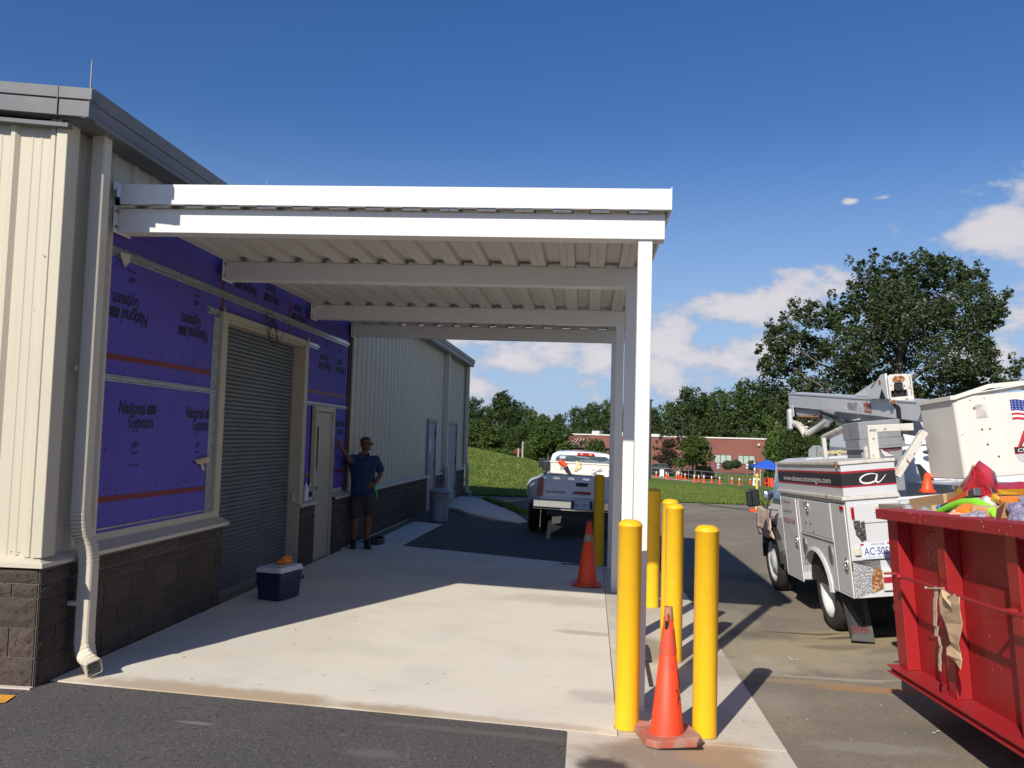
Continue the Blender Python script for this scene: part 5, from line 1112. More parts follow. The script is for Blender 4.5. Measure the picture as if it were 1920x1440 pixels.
for (y, z) in ((5.86, 2.30), (5.86, 2.25), (5.90, 2.19)): mb.lathe([(.010, 0), (.010, -.006)], 8, (1.10, y, z), 'x')
ot('bolt', mb, m_black, ub)
# lower boom, knuckle and cylinders
yz_prism('bracket_plate', [(4.20, 1.965), (3.585, 1.912), (3.75, 1.85), (4.05, 1.715), (4.20, 1.73)], 1.10, 1.13, m_tw)
yz_prism('bracket_plate', [(4.20, 1.965), (3.585, 1.912), (3.75, 1.85), (4.05, 1.715), (4.20, 1.73)], 1.27, 1.30, m_tw)
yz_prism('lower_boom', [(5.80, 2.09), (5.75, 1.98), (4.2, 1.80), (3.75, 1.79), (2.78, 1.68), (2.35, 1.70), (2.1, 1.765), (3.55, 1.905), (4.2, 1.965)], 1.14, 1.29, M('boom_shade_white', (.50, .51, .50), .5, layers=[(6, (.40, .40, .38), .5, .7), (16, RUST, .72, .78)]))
yz_prism('knuckle_arm', [(5.86, 2.10), (5.93, 2.09), (6.03, 1.76), (5.96, 1.73), (5.85, 1.76), (5.80, 2.08)], 1.03, 1.10, m_tw, bevel=.03)
mb = TB(); mb.prism([(5.92, 2.14), (5.70, 2.14), (5.72, 1.96), (5.78, 1.96), (5.80, 2.06), (5.90, 2.06)], 'x', 1.085, 1.10); ot('link_bracket', mb, m_tw, bevel=.01)
mb = TB(); mb.tube([(1.12, 5.90, 1.86), (1.12, 5.55, 1.80), (1.12, 5.42, 1.74), (1.12, 5.30, 1.64)], [.05, .06, .055, .045], 12); ot('link_arm', mb, m_twr)
mb = TB(); mb.tube([(1.14, 5.30, 1.66), (1.14, 5.1, 1.675), (1.14, 5.1, 1.68), (1.14, 4.1, 1.80), (1.14, 3.9, 1.815)], [.045, .055, .052, .052, .03], 14); ot('boom_cylinder', mb, m_twr)
mb = TB(); mb.tube([(1.12, 4.35, 1.57), (1.12, 4.1, 1.59), (1.12, 2.85, 1.72), (1.12, 2.7, 1.74)], [.04, .05, .05, .03], 14); ot('boom_cylinder', mb, m_twr)
mb = TB(); rg = random.Random(4)
for q in range(6): mb.tube([(1.16, 5.6-.25*q, 1.98-.03*rg.random()), (1.13, 5.45-.25*q, 1.90+.03*rg.random()), (1.15, 5.3-.25*q, 1.93)], .012, 6)
mb.tube([(1.12, 5.6, 1.95), (1.12, 5.0, 1.91), (1.12, 4.3, 1.87)], .018, 8); ot('hydraulic_hose', mb, m_rust)
mb = TB(); mb.ball((1.12, 5.18, 1.76), .035, 10, 6, (1, 1, .6)); mb.tube([(1.12, 5.18, 1.74), (1.12, 5.18, 1.68)], .02, 8); ot('cap', mb, m_twr)
# elbow at the top
yz_prism('elbow_plate', [(2.18, 1.99), (1.58, 2.225), (1.44, 2.225), (1.43, 1.93)], 1.04, 1.065, m_greyd)
mb = TB(); mb.prism([(1.70, 1.955), (1.585, 2.06), (1.50, 1.945), (1.58, 1.94)], 'x', 1.036, 1.040); ot('elbow_opening', mb, m_dark)
mb = TB(); mb.lathe([(.028, 0), (.028, -.006)], 14, (1.04, 1.62, 2.14), 'x'); ot('pin', mb, m_rust)
yz_prism('rear_strut', [(2.98, 2.08), (2.05, 2.20), (1.99, 2.0)], 1.16, 1.20, m_greyd)
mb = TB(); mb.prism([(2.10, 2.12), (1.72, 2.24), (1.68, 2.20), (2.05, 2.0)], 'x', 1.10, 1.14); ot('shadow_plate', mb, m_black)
# saddle yoke seen from behind
mb = TB(); zt = 2.20
mb.prism([(1.045, 1.90), (1.045, 2.17), (1.075, 2.205), (1.26, 2.20), (1.30, 2.17), (1.295, 1.88), (1.25, 1.88), (1.245, 2.02), (1.21, 2.02), (1.205, 2.09), (1.18, 2.115), (1.13, 2.115), (1.105, 2.09), (1.10, 2.02), (1.065, 2.02), (1.06, 1.90)], 'y', 1.38, 1.43)
mb.box(1.27, 1.31, 1.38, 1.75, 1.88, 2.19); mb.box(1.045, 1.30, 1.36, 1.42, 1.875, 1.945); ot('yoke', mb, m_twr, bevel=.01)
mb = TB(); mb.prism([(1.10, 2.115), (1.21, 2.115), (1.235, 2.15), (1.20, 2.18), (1.12, 2.18), (1.085, 2.14)], 'y', 1.372, 1.379); mb.box(1.20, 1.23, 1.35, 1.36, 1.89, 1.92); ot('rust_patch', mb, m_rust)
mb = TB(); mb.box(1.066, 1.268, 1.44, 1.46, 1.94, 2.11); ot('dark_cavity', mb, m_dark); mb = TB(); mb.lathe([(.045, 0), (.045, .04)], 16, (1.155, 1.40, 2.06), 'y'); ot('roller', mb, m_black)
mb = TB()
for q in range(3): mb.tube([(1.07+.02*q, 4.3, 1.98-.02*q), (1.07, 3.2, 1.80-.03*q), (1.06, 2.5, 1.70+.02*q), (1.05, 1.9, 1.66-.03*q), (1.02, 1.7, 1.45)], .011, 6)
ot('hydraulic_hose', mb, m_black)
# turret pedestal and boxes
mb = TB(); mb.box(.64, 1.10, 1.32, 1.9, 1.50, 1.70); mb.prism([(.64, 1.50), (1.10, 1.50), (1.08, .9), (.66, .9)], 'y', 1.34, 1.85); ot('pedestal', mb, M('pedestal_shade_grey', (.25, .265, .28), .5, layers=[(6, (.19, .20, .21), .45, .7)]), bevel=.01)  # grey darkened to carry the boom's shade on the pedestal
mb = TB(); mb.box(.62, 1.12, 1.30, 1.33, 1.41, 1.50); mb.box(.62, 1.12, 1.30, 1.92, 1.385, 1.41); ot('pedestal_band', mb, M('pedestal_shade_grey', (0, 0, 0)), bevel=.004)
mb = TB(); mb.box(.72, 1.06, 1.325, 1.335, 1.36, 1.372); mb.box(.72, 1.02, 1.325, 1.335, 1.24, 1.252); mb.box(.86, .88, 1.31, 1.33, 1.35, 1.42); mb.box(.93, .94, 1.31, 1.33, 1.29, 1.36); ot('pedestal_print', mb, m_decal)
mb = TB(); mb.lathe([(.085, 0), (.095, .03), (.095, .25), (.06, .30)], 20, (1.38, 1.9, 1.55)); mb.prism([(1.2, 1.56), (1.75, 1.42), (1.75, 1.62), (1.2, 1.74)], 'y', 1.6, 1.9); ot('turret', mb, m_twr, bevel=.01)
mb = TB(); mb.lathe([(.075, -.02), (.085, 0), (.085, .06), (.05, .08)], 18, (1.22, 1.50, 1.66), 'y'); ot('winch_drum', mb, m_black)
mb = TB(); mb.lathe([(.055, 0), (.055, .12)], 16, (.58, .9, 1.302)); ot('canister', mb, m_twr)
# white tube frame behind the lockers
mb = TB(); mb.bar((.425, .33, .93), (.435, .33, 1.60), .095, .07, (0, 1, 0)); mb.bar((.39, .33, 1.60), (.84, .33, 1.585), .07, .075); ot('tube_frame', mb, m_twr, bevel=.008)
mb = TB(); mb.bar((.60, .28, 1.11), (.925, .28, 1.53), .07, .085, (0, 1, 0)); ot('diagonal_brace', mb, m_twr, bevel=.006)
mb = TB(); mb.prism([(.66, 1.385), (.80, 1.30), (.84, 1.18), (.80, 1.12)], 'y', .8, .82); ot('spoon_guard', mb, m_tw)
mb = TB(); mb.box(.60, .645, 2.6, 2.66, 1.28, 1.56); ot('rack_post', mb, m_tw)
# bucket hung beside the boom, tilted
Bk = Vector((3.795, 9.0, 1.558)); Bv = (Vector((3.70, 9.02, 2.335))-Bk).normalized(); Byy = (Vector((3.70, 9.9, 2.225))-Vector((3.70, 9.02, 2.335))).normalized(); Bxx = Byy.cross(Bv).normalized(); Byy = Bv.cross(Bxx)
BM_ = Matrix(((Bxx.x, Byy.x, Bv.x, Bk.x), (Bxx.y, Byy.y, Bv.y, Bk.y), (Bxx.z, Byy.z, Bv.z, Bk.z), (0, 0, 0, 1)))
BM_ = Matrix.Translation((3.4914, 8.28, 1.5774)) @ BM_.to_3x3().to_4x4() @ Matrix.Scale(.92, 4)
LOC = (TF @ Matrix.Translation((0, 0, -UP))).inverted() @ BM_
m_bkt = M('bucket_fibreglass', (.70, .665, .60), .45, layers=[(1.2, (.62, .585, .52), .5, .78), (18, (.48, .44, .38), .70, .82)])
bk = link('bucket', None, TT, True, LOC)
sec0 = [(0, .03), (.03, 0), (.36, 0), (.40, -.035), (1.15, -.035), (1.19, 0), (1.19, .80), (1.15, .86), (.03, .90), (0, .86)]
def ring(z, k_=1., dx=0): return [(dx+x*k_, y*k_, z) for x, y in sec0]
n = len(sec0); mb = MB(); mb.add(ring(-.05, .985, .01)+ring(.78), [tuple(range(n))[::-1]]+[(i, (i+1) % n, n+(i+1) % n, n+i) for i in range(n)]); 
inn = [((x-.6)*.94+.6, (y-.43)*.92+.43, .78) for x, y in sec0]; inb = [(x, y, .2) for x, y, z in inn]; mb.add(ring(.78)+inn+inb, [(i, (i+1) % n, n+(i+1) % n, n+i) for i in range(n)]+[(n+i, n+(i+1) % n, 2*n+(i+1) % n, 2*n+i) for i in range(n)]+[tuple(range(2*n, 3*n))]); obj('bucket_shell', mb, m_bkt, bk, local=True, bevel=.012)
mb = MB(); lip = [((x-.6)*1.035+.6, (y-.43)*1.05+.43) for x, y in sec0]; lift = [(0 if x < .2 else .08 if x > .35 else .04) for x, y in lip]
mb.add([(x, y, .76+d) for (x, y), d in zip(lip, lift)]+[(x, y, .80+d) for (x, y), d in zip(lip, lift)]+[(p[0], p[1], .80+d) for p, d in zip(inn, lift)], [(i, (i+1) % n, n+(i+1) % n, n+i) for i in range(n)]+[(n+i, n+(i+1) % n, 2*n+(i+1) % n, 2*n+i) for i in range(n)]); obj('bucket_rim', mb, m_bkt, bk, local=True, solid=.012)
mb = MB()
for (x, z, r_) in ((.19, .655, .016), (.235, .435, .012), (.315, .435, .012), (.27, .28, .012), (.36, .15, .012), (.16, .74, .007), (.04, .40, .006), (.30, .75, .006)): mb.lathe([(r_, 0), (r_*.8, -.006)], 10, (x, 0, z), 'y')
obj('rivet', mb, m_rust, bk, local=True)
mb = MB(); mb.box(.20, .31, -.003, -.001, .55, .69); obj('soot_smudge', mb, M('smudged_paint', (.70, .665, .60), .45, layers=[(5, (.40, .37, .33), .40, .62), (22, (.25, .23, .20), .55, .72)]), bk, local=True)
FY = -.0375
T2 = lambda st, mt, x, z, h, wd, sh=0., bd_=0., dp=.001: text('lettering', st, mt, bk, (x, FY, z), (1, 0, 0), (0, 0, 1), h, wd, sh, bd_, local=True, depth=dp)
m_rp = M('bright_red_print', (.50, .03, .04), .5)
T2('ABEE', m_ink, .548, .238, .145, .42, .12, .03, .001); T2('ABEE', m_rp, .54, .245, .145, .42, .12, .03, .002)
mb = MB(); mb.box(.50, 1.08, FY-.0015, FY-.0005, .16, .232); obj('banner', mb, m_sred, bk, local=True); mb = MB(); mb.box(.505, 1.08, FY-.0025, FY-.0016, .170, .222); obj('banner', mb, m_stripe, bk, local=True)
T2('CUSTOM SIGNS', m_white, .53, .178, .036, .52, 0, .012, .004)
mb = MB(); mb.add([(.62+.11*math.cos(a), FY-.0008, .155-.09*abs(math.sin(a))) for a in [j*math.pi/12 for j in range(13)]], [tuple(range(13))]); obj('oval_shade', mb, M('pale_blue_print', (.50, .50, .52), .5), bk, local=True)
T2('336.229.1554', m_rp, .60, .005, .05, .50, 0, .015)
# flag: wavy stripes and canton
mb = MB(); mbr = MB(); mbb = MB(); mw = MB()
def fl(u, v): return (.525+u*.40, FY-.002, .495+v*.20+.012*math.sin(u*9+.8)+.0*u)
def strip(m_, v0, v1, u0=0., u1=1., yo=0.):
    for i in range(16):
        a, b = u0+(u1-u0)*i/16, u0+(u1-u0)*(i+1)/16; q = [fl(a, v0), fl(b, v0), fl(b, v1), fl(a, v1)]; m_.add([(p[0], p[1]-yo, p[2]) for p in q], [(0, 1, 2, 3)])
for i in range(9): strip(mbr if i % 2 == 0 else mw, i/9, (i+1)/9)
strip(mbb, 4/9, 1., 0, .42, .001)
for j in range(4):
    for i in range(5): 
        p = fl(.04+i*.085, .53+j*.125); mw.add([(p[0]-.005, p[1]-.002, p[2]), (p[0], p[1]-.002, p[2]-.006), (p[0]+.005, p[1]-.002, p[2]), (p[0], p[1]-.002, p[2]+.006)], [(0, 1, 2, 3)])
fg = obj('flag_decal', mbr, m_rp, bk, local=True); obj('flag_white', mw, m_white, bk, local=True); obj('flag_canton', mbb, M('flag_blue', (.03, .05, .25), .5), bk, local=True)
# cloth over the fender
m_tow = M('pinkish_towel', (.62, .46, .38), .95, layers=[(5, (.52, .38, .31), .45, .7)], bump=(20, .8, .02))
mb = MB(); NX, NZ = 14, 16; v = []; rg = random.Random(6)
tf = lambda y, z, x: tuple(TF @ Vector((x, y, z)))   # hangs down the outside of the fender
for j in range(NZ+1):
    t_ = j/NZ; z = .655-.40*t_
    for i in range(NX+1):
        s_ = i/NX; y = 4.22-.86*s_+.03*math.sin(t_*3); v.append(tf(y, z+(.012*math.sin(s_*9)), .045-.014*math.sin(s_*14+t_*2)*t_-.02*t_*(1-t_)*4-.02*(j == 11)))
mb.add(v, [(j*(NX+1)+i, j*(NX+1)+i+1, (j+1)*(NX+1)+i+1, (j+1)*(NX+1)+i) for j in range(NZ) for i in range(NX)], True)
tag(obj('towel', mb, m_tow, solid=.012), 'pinkish beige towel hung over the front fender of the bucket truck', 'towel')
zc_ = TF @ Vector((.98, .52, .90)); cone('small plain orange cone standing on the truck deck under the bucket', zc_, .21, .055, .025, .14, None)

# ---------------------------------------------------------------- second white truck behind
W2 = thing('white_truck', 'white truck cab with black-framed window, partly hidden behind the bucket', 'truck', (4.9, 12.6, H(4.9, 12.6)))
mb = MB(); mb.prism([(3.98, -.1), (3.98, 1.2), (4.02, 2.05), (4.12, 2.12), (6.2, 2.12), (6.3, 2.0), (6.35, .0)], 'y', 12.05, 14.6); obj('cab', mb, m_car, W2, bevel=.03)
mb = MB(); mb.prism([(4.26, 1.17), (4.30, 1.60), (4.50, 1.60), (4.70, 1.38), (4.76, 1.17)], 'y', 12.02, 12.05); wf = obj('window_frame', mb, m_black, W2, bevel=.008)
mb = MB(); mb.prism([(4.29, 1.20), (4.33, 1.575), (4.45, 1.575), (4.56, 1.20)], 'y', 12.012, 12.022); obj('window_glass', mb, M('pale_glass', (.42, .50, .47), .08, layers=[(2.0, (.20, .26, .22), .5, .56)]), wf)
mb = MB(); mb.bar((4.0, 12.04, 1.86), (4.6, 12.04, 1.87), .02, .012); mb.box(3.96, 4.3, 12.02, 12.04, 1.93, 1.935); obj('panel_seam', mb, M('grey_print', (.4, .4, .4), .5), W2)
mb = MB(); mb.ball((4.30, 11.93, 1.755), .10, 14, 8, (1, .5, .36)); mb.ball((4.57, 11.93, 1.765), .075, 12, 8, (1, .5, .36)); mb.bar((4.30, 11.95, 1.72), (4.30, 12.05, 1.66), .02, .02); obj('door_mirror', mb, m_black, W2)
mb = MB(); mb.prism([(4.18, 1.12), (4.8, 1.12), (4.8, 1.15), (4.18, 1.15)], 'y', 12.0, 12.05); mb.prism([(4.10, 1.32), (4.22, 1.12), (4.26, 1.12), (4.14, 1.34)], 'y', 12.0, 12.05); obj('door_trim', mb, m_black, W2)
for (x, y) in ((4.2, 12.9), (6.1, 12.9)): mb = MB(); mb.lathe([(.40, -.12), (.40, .12)], 24, (x, y, H(x, y)+.38), 'x'); obj('wheel', mb, m_tire, W2)

# ---------------------------------------------------------------- red dumpster
DF = frame_matrix((.998, .003, .064), (0, .999, -.045), (2.403, 7.0, .066))
DT = thing('dumpster', 'red roll-off dumpster heaped with rubbish in the right foreground', 'dumpster', DF @ Matrix.Translation((0, 0, -.2)))
S20 = Matrix.Translation((.06, 0, .2))
class DB(MB):
    def __init__(s): super().__init__(); s.xf = S20
def od(name, mb, mt, par=None, **kw): return obj(name, mb, mt, par or DT, local=True, **kw)
m_dr = M('red_dumpster_paint', (.315, .008, .011), .5, layers=[(1.3, (.255, .009, .011), .45, .75), (16, (.20, .012, .010), .60, .72), (30, (.13, .04, .025), .68, .74)], coat=.15)
m_drd = M('red_rail_paint', (.34, .012, .016), .55, layers=[(5, (.27, .03, .03), .45, .7), (30, (.42, .20, .17), .70, .78)])
L_ = 6.2; W_ = 2.45
mb = DB(); mb.box(.10, .115, -L_, 0, .05, 1.18); od('side_panel', mb, m_dr)
mb = DB(); mb.box(W_-.115, W_-.10, -L_, 0, .05, 1.18); od('side_panel', mb, m_dr)
mb = DB(); mb.box(.10, W_-.10, -.012, .003, .05, 1.20); od('end_panel', mb, m_dr); mb = DB(); mb.box(.10, W_-.10, -L_, -L_+.015, .05, 1.20); od('end_panel', mb, m_dr)
mb = DB(); mb.box(0.0, W_, -L_, 0, .0, .05); mb.box(.1, W_-.1, -L_, 0, .05, .95) if False else None; od('floor', mb, m_drd)
ribs = [(-.185, .01), (-1.055, -.925), (-2.03, -1.90), (-2.98, -2.85), (-3.97, -3.84), (-4.92, -4.79), (-5.9, -5.77)]
for (a, b) in ribs:
    for s in (0, 1):
        x0, x1 = (0.0, .0995) if s == 0 else (W_-.0995, W_); mb = DB(); mb.box(x0, x1, a, b, .05, 1.178); od('rib', mb, m_dr, bevel=.005)
mb = DB(); mb.box(-.082, .125, -L_-.03, .02, 1.180, 1.258); od('top_rail', mb, m_drd, bevel=.006)
mb = DB(); mb.box(W_-.125, W_+.08, -L_-.03, .05, 1.180, 1.258); mb.box(.126, W_-.126, -.06, .05, 1.180, 1.256); mb.box(.126, W_-.126, -L_-.03, -L_+.08, 1.180, 1.256); od('top_rail', mb, m_drd, bevel=.006)
mb = DB(); mb.box(-.075, 0.0, -L_, .05, .042, .050); mb.box(-.045, -.038, -L_, .05, .005, .042); mb.box(-.075, 0.0, -L_, .05, -.004, .005); od('bottom_channel', mb, m_drd)
mb = DB(); mb.box(.75, .85, -L_, .3, -.20, -.005); mb.box(1.6, 1.7, -L_, .3, -.20, -.005); [mb.box(.1, W_-.1, -y-.06, -y, -.12, -.005) for y in (.2, 1.2, 2.2, 3.2, 4.2, 5.2)]; od('skid_rail', mb, m_drd)
mb = DB(); rg = random.Random(9); pts = [(-.085, -.42+.0, .775)]+[(-.085-.005*rg.random(), -.42-.5*i, .772+.010*math.sin(i*1.7)) for i in range(1, 12)]; mb.tube([(-.075, -.405, .775)]+pts[1:], .013, 10); mb.ball((-.085, -.40, .775), .024, 8, 6, (1, 1.6, 1)); od('tarp_rod', mb, m_drd)
mb = DB()
for (a, b) in ribs[:4]: mb.box(-.085, -.0, (a+b)/2-.015, (a+b)/2+.015, .755, .77)
od('rod_bracket', mb, m_drd)
mb = DB(); mb.box(.093, .0995, -.72, -.50, .86, 1.10); od('stencil_plate', mb, M('red_plate', (.30, .03, .03), .6, layers=[(30, (.42, .14, .12), .5, .62)]))
mb = DB(); mb.prism([(-L_, .052), (.0, .052), (0, 1.02), (-.3, 1.10), (-1.0, 1.16), (-2, 1.12), (-3.5, 1.10), (-L_, .95)], 'x', .12, W_-.12); od('rubbish_fill', mb, M('dark_rubbish', (.06, .05, .045), .95, layers=[(6, (.16, .12, .08), .5, .6)], bump=(8, 1., .08)))
mb = DB(); rg = random.Random(8)
for i in range(60):
    z_, y_ = rg.uniform(1.186, 1.25), rg.uniform(-2.9, 0); mb.add([(-.0835, y_, z_), (-.0835, y_+.012*rg.random(), z_+.003), (-.0835, y_+.004, z_+.02*rg.random())], [(0, 1, 2)])
for i in range(14):
    z_, y_ = rg.uniform(.2, 1.1), rg.uniform(-1.9, -.3); mb.add([(.0985, y_, z_), (.0985, y_+.006, z_), (.0985, y_+.004, z_-.04*rg.random())], [(0, 1, 2)])
od('paint_chip', mb, M('pale_chip', (0, 0, 0)), kind='stuff')
# loose scraps over the heap
rg = random.Random(17); scr = [('wood', (.40, .28, .15)), ('card', (.36, .25, .15)), ('white', (.62, .60, .56)), ('grey', (.20, .19, .18)), ('blue', (.10, .18, .42))]
for nm, c_ in scr:
    mb = DB()
    for i in range(46):
        x_, y_ = rg.uniform(.12, 1.0), rg.uniform(-2.4, -.05); z_ = 1.12+.10*rg.random()+.05*min(1, x_); a = rg.random()*6.28; l, w_ = rg.uniform(.03, .14), rg.uniform(.01, .05); dz = rg.uniform(-.03, .05)
        ca, sa = math.cos(a), math.sin(a); mb.hexa([(x_-w_*sa, y_+w_*ca, z_), (x_+w_*sa, y_-w_*ca, z_), (x_+l*ca+w_*sa, y_+l*sa-w_*ca, z_+dz), (x_+l*ca-w_*sa, y_+l*sa+w_*ca, z_+dz)][::-1], [(x_-w_*sa, y_+w_*ca, z_+.012), (x_+w_*sa, y_-w_*ca, z_+.012), (x_+l*ca+w_*sa, y_+l*sa-w_*ca, z_+dz+.012), (x_+l*ca-w_*sa, y_+l*sa+w_*ca, z_+dz+.012)][::-1])
    od('rubbish_scrap', mb, M('scrap_'+nm, c_, .8, layers=[(12, tuple(q*.7 for q in c_), .45, .7)]), kind='stuff')
# rubbish, one thing each, in dumpster coordinates
DI = DF
def rub(name, lab, cat, mb, mt, at, grp=None, rot=None, part=None, **kw):
    Mx = DI @ Matrix.Translation(at) @ (rot.to_matrix().to_4x4() if rot else Matrix.Identity(4))
    t = thing(name, lab, cat, Mx, grp); obj(part or name, mb, mt, t, local=True, **kw); return t
m_card = M('cardboard', (.42, .29, .17), .9, layers=[(3, (.36, .24, .14), .45, .7), (40, (.46, .33, .20), .5, .6, (1, .1, 1))])
m_wood = M('raw_pine', (.52, .35, .18), .8, layers=[(6, (.42, .26, .12), .45, .65, (1, 8, 8))])
m_bagr = M('red_plastic_bag', (.55, .035, .045), .35, layers=[(5, (.42, .02, .03), .45, .6)], bump=(9, 1., .04), coat=.3)
m_bagc = M('clear_wrap', (.46, .42, .46), .22, layers=[(9, (.72, .68, .70), .52, .62), (5, (.30, .27, .33), .5, .68), (20, (.85, .82, .82), .66, .72)], bump=(16, 1., .06), coat=.5)
m_bagp = M('purple_clear_wrap', (.34, .30, .42), .22, layers=[(9, (.58, .53, .62), .52, .62), (6, (.42, .28, .24), .5, .68), (22, (.85, .82, .85), .67, .72)], bump=(16, 1., .06), coat=.5)
m_lime = M('lime_foam', (.28, .80, .03), .7, bump=(30, .5, .01)); m_or = M('orange_plastic', (.90, .24, .02), .4)
mb = MB(); mb.bar((0, 0, 0), (.0, -.72, .055), .12, .12); rub('timber', 'pale timber offcut lying highest against the far corner of the dumpster', 'timber', mb, m_wood, (.50, .56, 1.25), bevel=.004)
mb = MB(); mb.bar((0, 0, 0), (.0, -.38, .03), .12, .10); rub('timber', 'short light timber block in front of the white truck window', 'timber', mb, m_wood, (.52, -.17, 1.32), bevel=.004)
mb = MB(); mb.bar((0, 0, 0), (.0, -.60, .0), .16, .06); rub('plank', 'grey weathered plank sloping down to the dumpster corner', 'plank', mb, M('grey_wood', (.30, .26, .21), .9, layers=[(8, (.22, .19, .15), .45, .65, (8, 1, 8))]), (.34, .80, 1.235), bevel=.003)
mb = MB(); mb.add([(0, .16, 0), (.0, -.39, 0), (.02, -.36, .10), (.02, .12, .10)], [(0, 1, 2, 3)]); mb.add([(0, -.39, 0), (.3, -.42, 0), (.3, -.40, .1), (.02, -.36, .10)], [(0, 1, 2, 3)]); mb.add([(0, .16, .02), (.0, -.39, .02), (.3, -.42, .02), (.3, .2, .02)], [(0, 1, 2, 3)]); rub('cardboard_box', 'opened brown cardboard box near the dumpster corner', 'box', mb, m_card, (.25, .0, 1.19), solid=.004)
mb = MB(); mb.prism([(0, 0), (.42, .0), (.40, .10), (.02, .12)], 'y', 0, .01); mb.add([(0, 0, 0), (.42, 0, 0), (.42, -.3, .01), (0, -.28, .0)], [(0, 1, 2, 3)]); mb.add([(.42, 0, 0), (.42, -.3, .01), (.52, -.28, .09), (.50, .02, .10)], [(0, 1, 2, 3)]); rub('cardboard_box', 'flattened brown cardboard box under the orange foam piece', 'box', mb, m_card, (.14, -1.30, 1.20), None, Euler((0, 0, R(-4))), solid=.005)
mb = MB(); mb.add([(0, 0, 0), (.20, -.06, .0), (.24, -.10, .10), (.06, .02, .14)], [(0, 1, 2, 3)]); mb.add([(.0, .0, .0), (.06, .02, .14), (-.05, -.1, .10), (-.08, -.12, .0)], [(0, 1, 2, 3)]); rub('cardboard_flap', 'torn curled cardboard flap beside the clear plastic bag', 'cardboard', mb, M('brown_card', (.28, .16, .08), .9), (.12, -1.72, 1.215), solid=.004)
# grey and blue tool case strip with orange edge
tl = thing('level_tool', 'long dark spirit level with orange edge and blue tip propped across the rubbish', 'tool', DI @ Matrix.Translation((.30, -.24, 1.19)) @ Euler((R(-13), 0, R(0))).to_matrix().to_4x4())
mb = MB(); mb.box(0, .05, -.80, .0, 0, .055); obj('level_body', mb, M('dark_grey_plastic', (.07, .075, .085), .5), tl, local=True, bevel=.006)
mb = MB(); mb.box(-.004, .0, -.70, -.36, .022, .052); mb.box(-.004, .054, -.70, -.36, .052, .058); obj('orange_edge', mb, M('orange_edge', (.75, .12, .03), .5), tl, local=True)
mb = MB(); mb.box(-.006, .056, -.20, -.04, .01, .060); obj('blue_tip', mb, M('bright_blue', (.03, .20, .62), .4), tl, local=True, bevel=.004)
mb = MB(); mb.tube([(0, -.38, 1.195), (0, -.45, 1.22), (.01, -.57, 1.25), (.02, -.72, 1.285), (.02, -.90, 1.315), (.02, -1.10, 1.325), (.02, -1.24, 1.305), (.03, -1.33, 1.27), (.03, -1.36, 1.22)], [.02, .024, .03, .036, .036, .034, .03, .026, .022], 12); rub('foam_hose', 'bright lime green foam hose arching over the orange piece', 'hose', mb, m_lime, (.25, 0, 0))
mb = blob((0, 0, 0), .13, 2, (.6, 1.05, .50), .08); mb.tube([(0, -.08, .03), (.0, -.20, .01), (-.01, -.30, -.03)], [.035, .03, .022], 10); rub('orange_foam', 'orange foam piece with a curved tail under the lime hose', 'foam', mb, m_or, (.20, -1.14, 1.255))
mb = blob((0, 0, 0), .10, 12, (.6, 1.1, .5), .3); rub('mesh_bag', 'small orange mesh bag at the rail below the lime hose', 'bag', mb, M('orange_mesh', (.80, .36, .20), .5, layers=[(40, (.85, .70, .60), .5, .6)]), (.13, -1.08, 1.225))
mb = blob((0, 0, 0), .095, 13, (.7, 1.2, .6), .25, 30, 16); rub('plastic_bag', 'crumpled clear plastic wrap at the rail under the orange foam', 'plastic wrap', mb, m_bagc, (.10, -1.46, 1.225), 'clear plastic wraps')
mb = blob((0, 0, 0), .16, 14, (.8, 1.4, .62), .16, 44, 26); rub('plastic_bag', 'large purplish clear plastic bag at the right edge of the photo', 'plastic bag', mb, m_bagp, (.24, -1.92, 1.27))
mb = blob((0, 0, 0), .07, 15, (.8, 1, .7), .35); rub('plastic_bag', 'small greyish ball of plastic nearest the dumpster corner', 'plastic wrap', mb, m_bagc, (.18, -.10, 1.225), 'clear plastic wraps')
mb = blob((0, 0, 0), .06, 16, (.8, 1.1, .8), .35); rub('plastic_cup', 'grey plastic lump beside the blue tip of the level', 'plastic', mb, M('grey_plastic', (.28, .26, .25), .4), (.18, -.44, 1.225))
mb = MB(); mb.lathe([(.045, 0), (.05, .02), (.05, .07), (.04, .075)], 16); tj = rub('plastic_jar', 'clear jar with round orange lid right of the white paper', 'jar', mb, m_bagc, (.30, -1.50, 1.27), None, Euler((R(12), R(-10), 0)), part='jar_body'); mb = MB(); mb.lathe([(.052, .07), (.055, .075), (.052, .10)], 16); obj('lid', mb, m_or, tj, local=True)
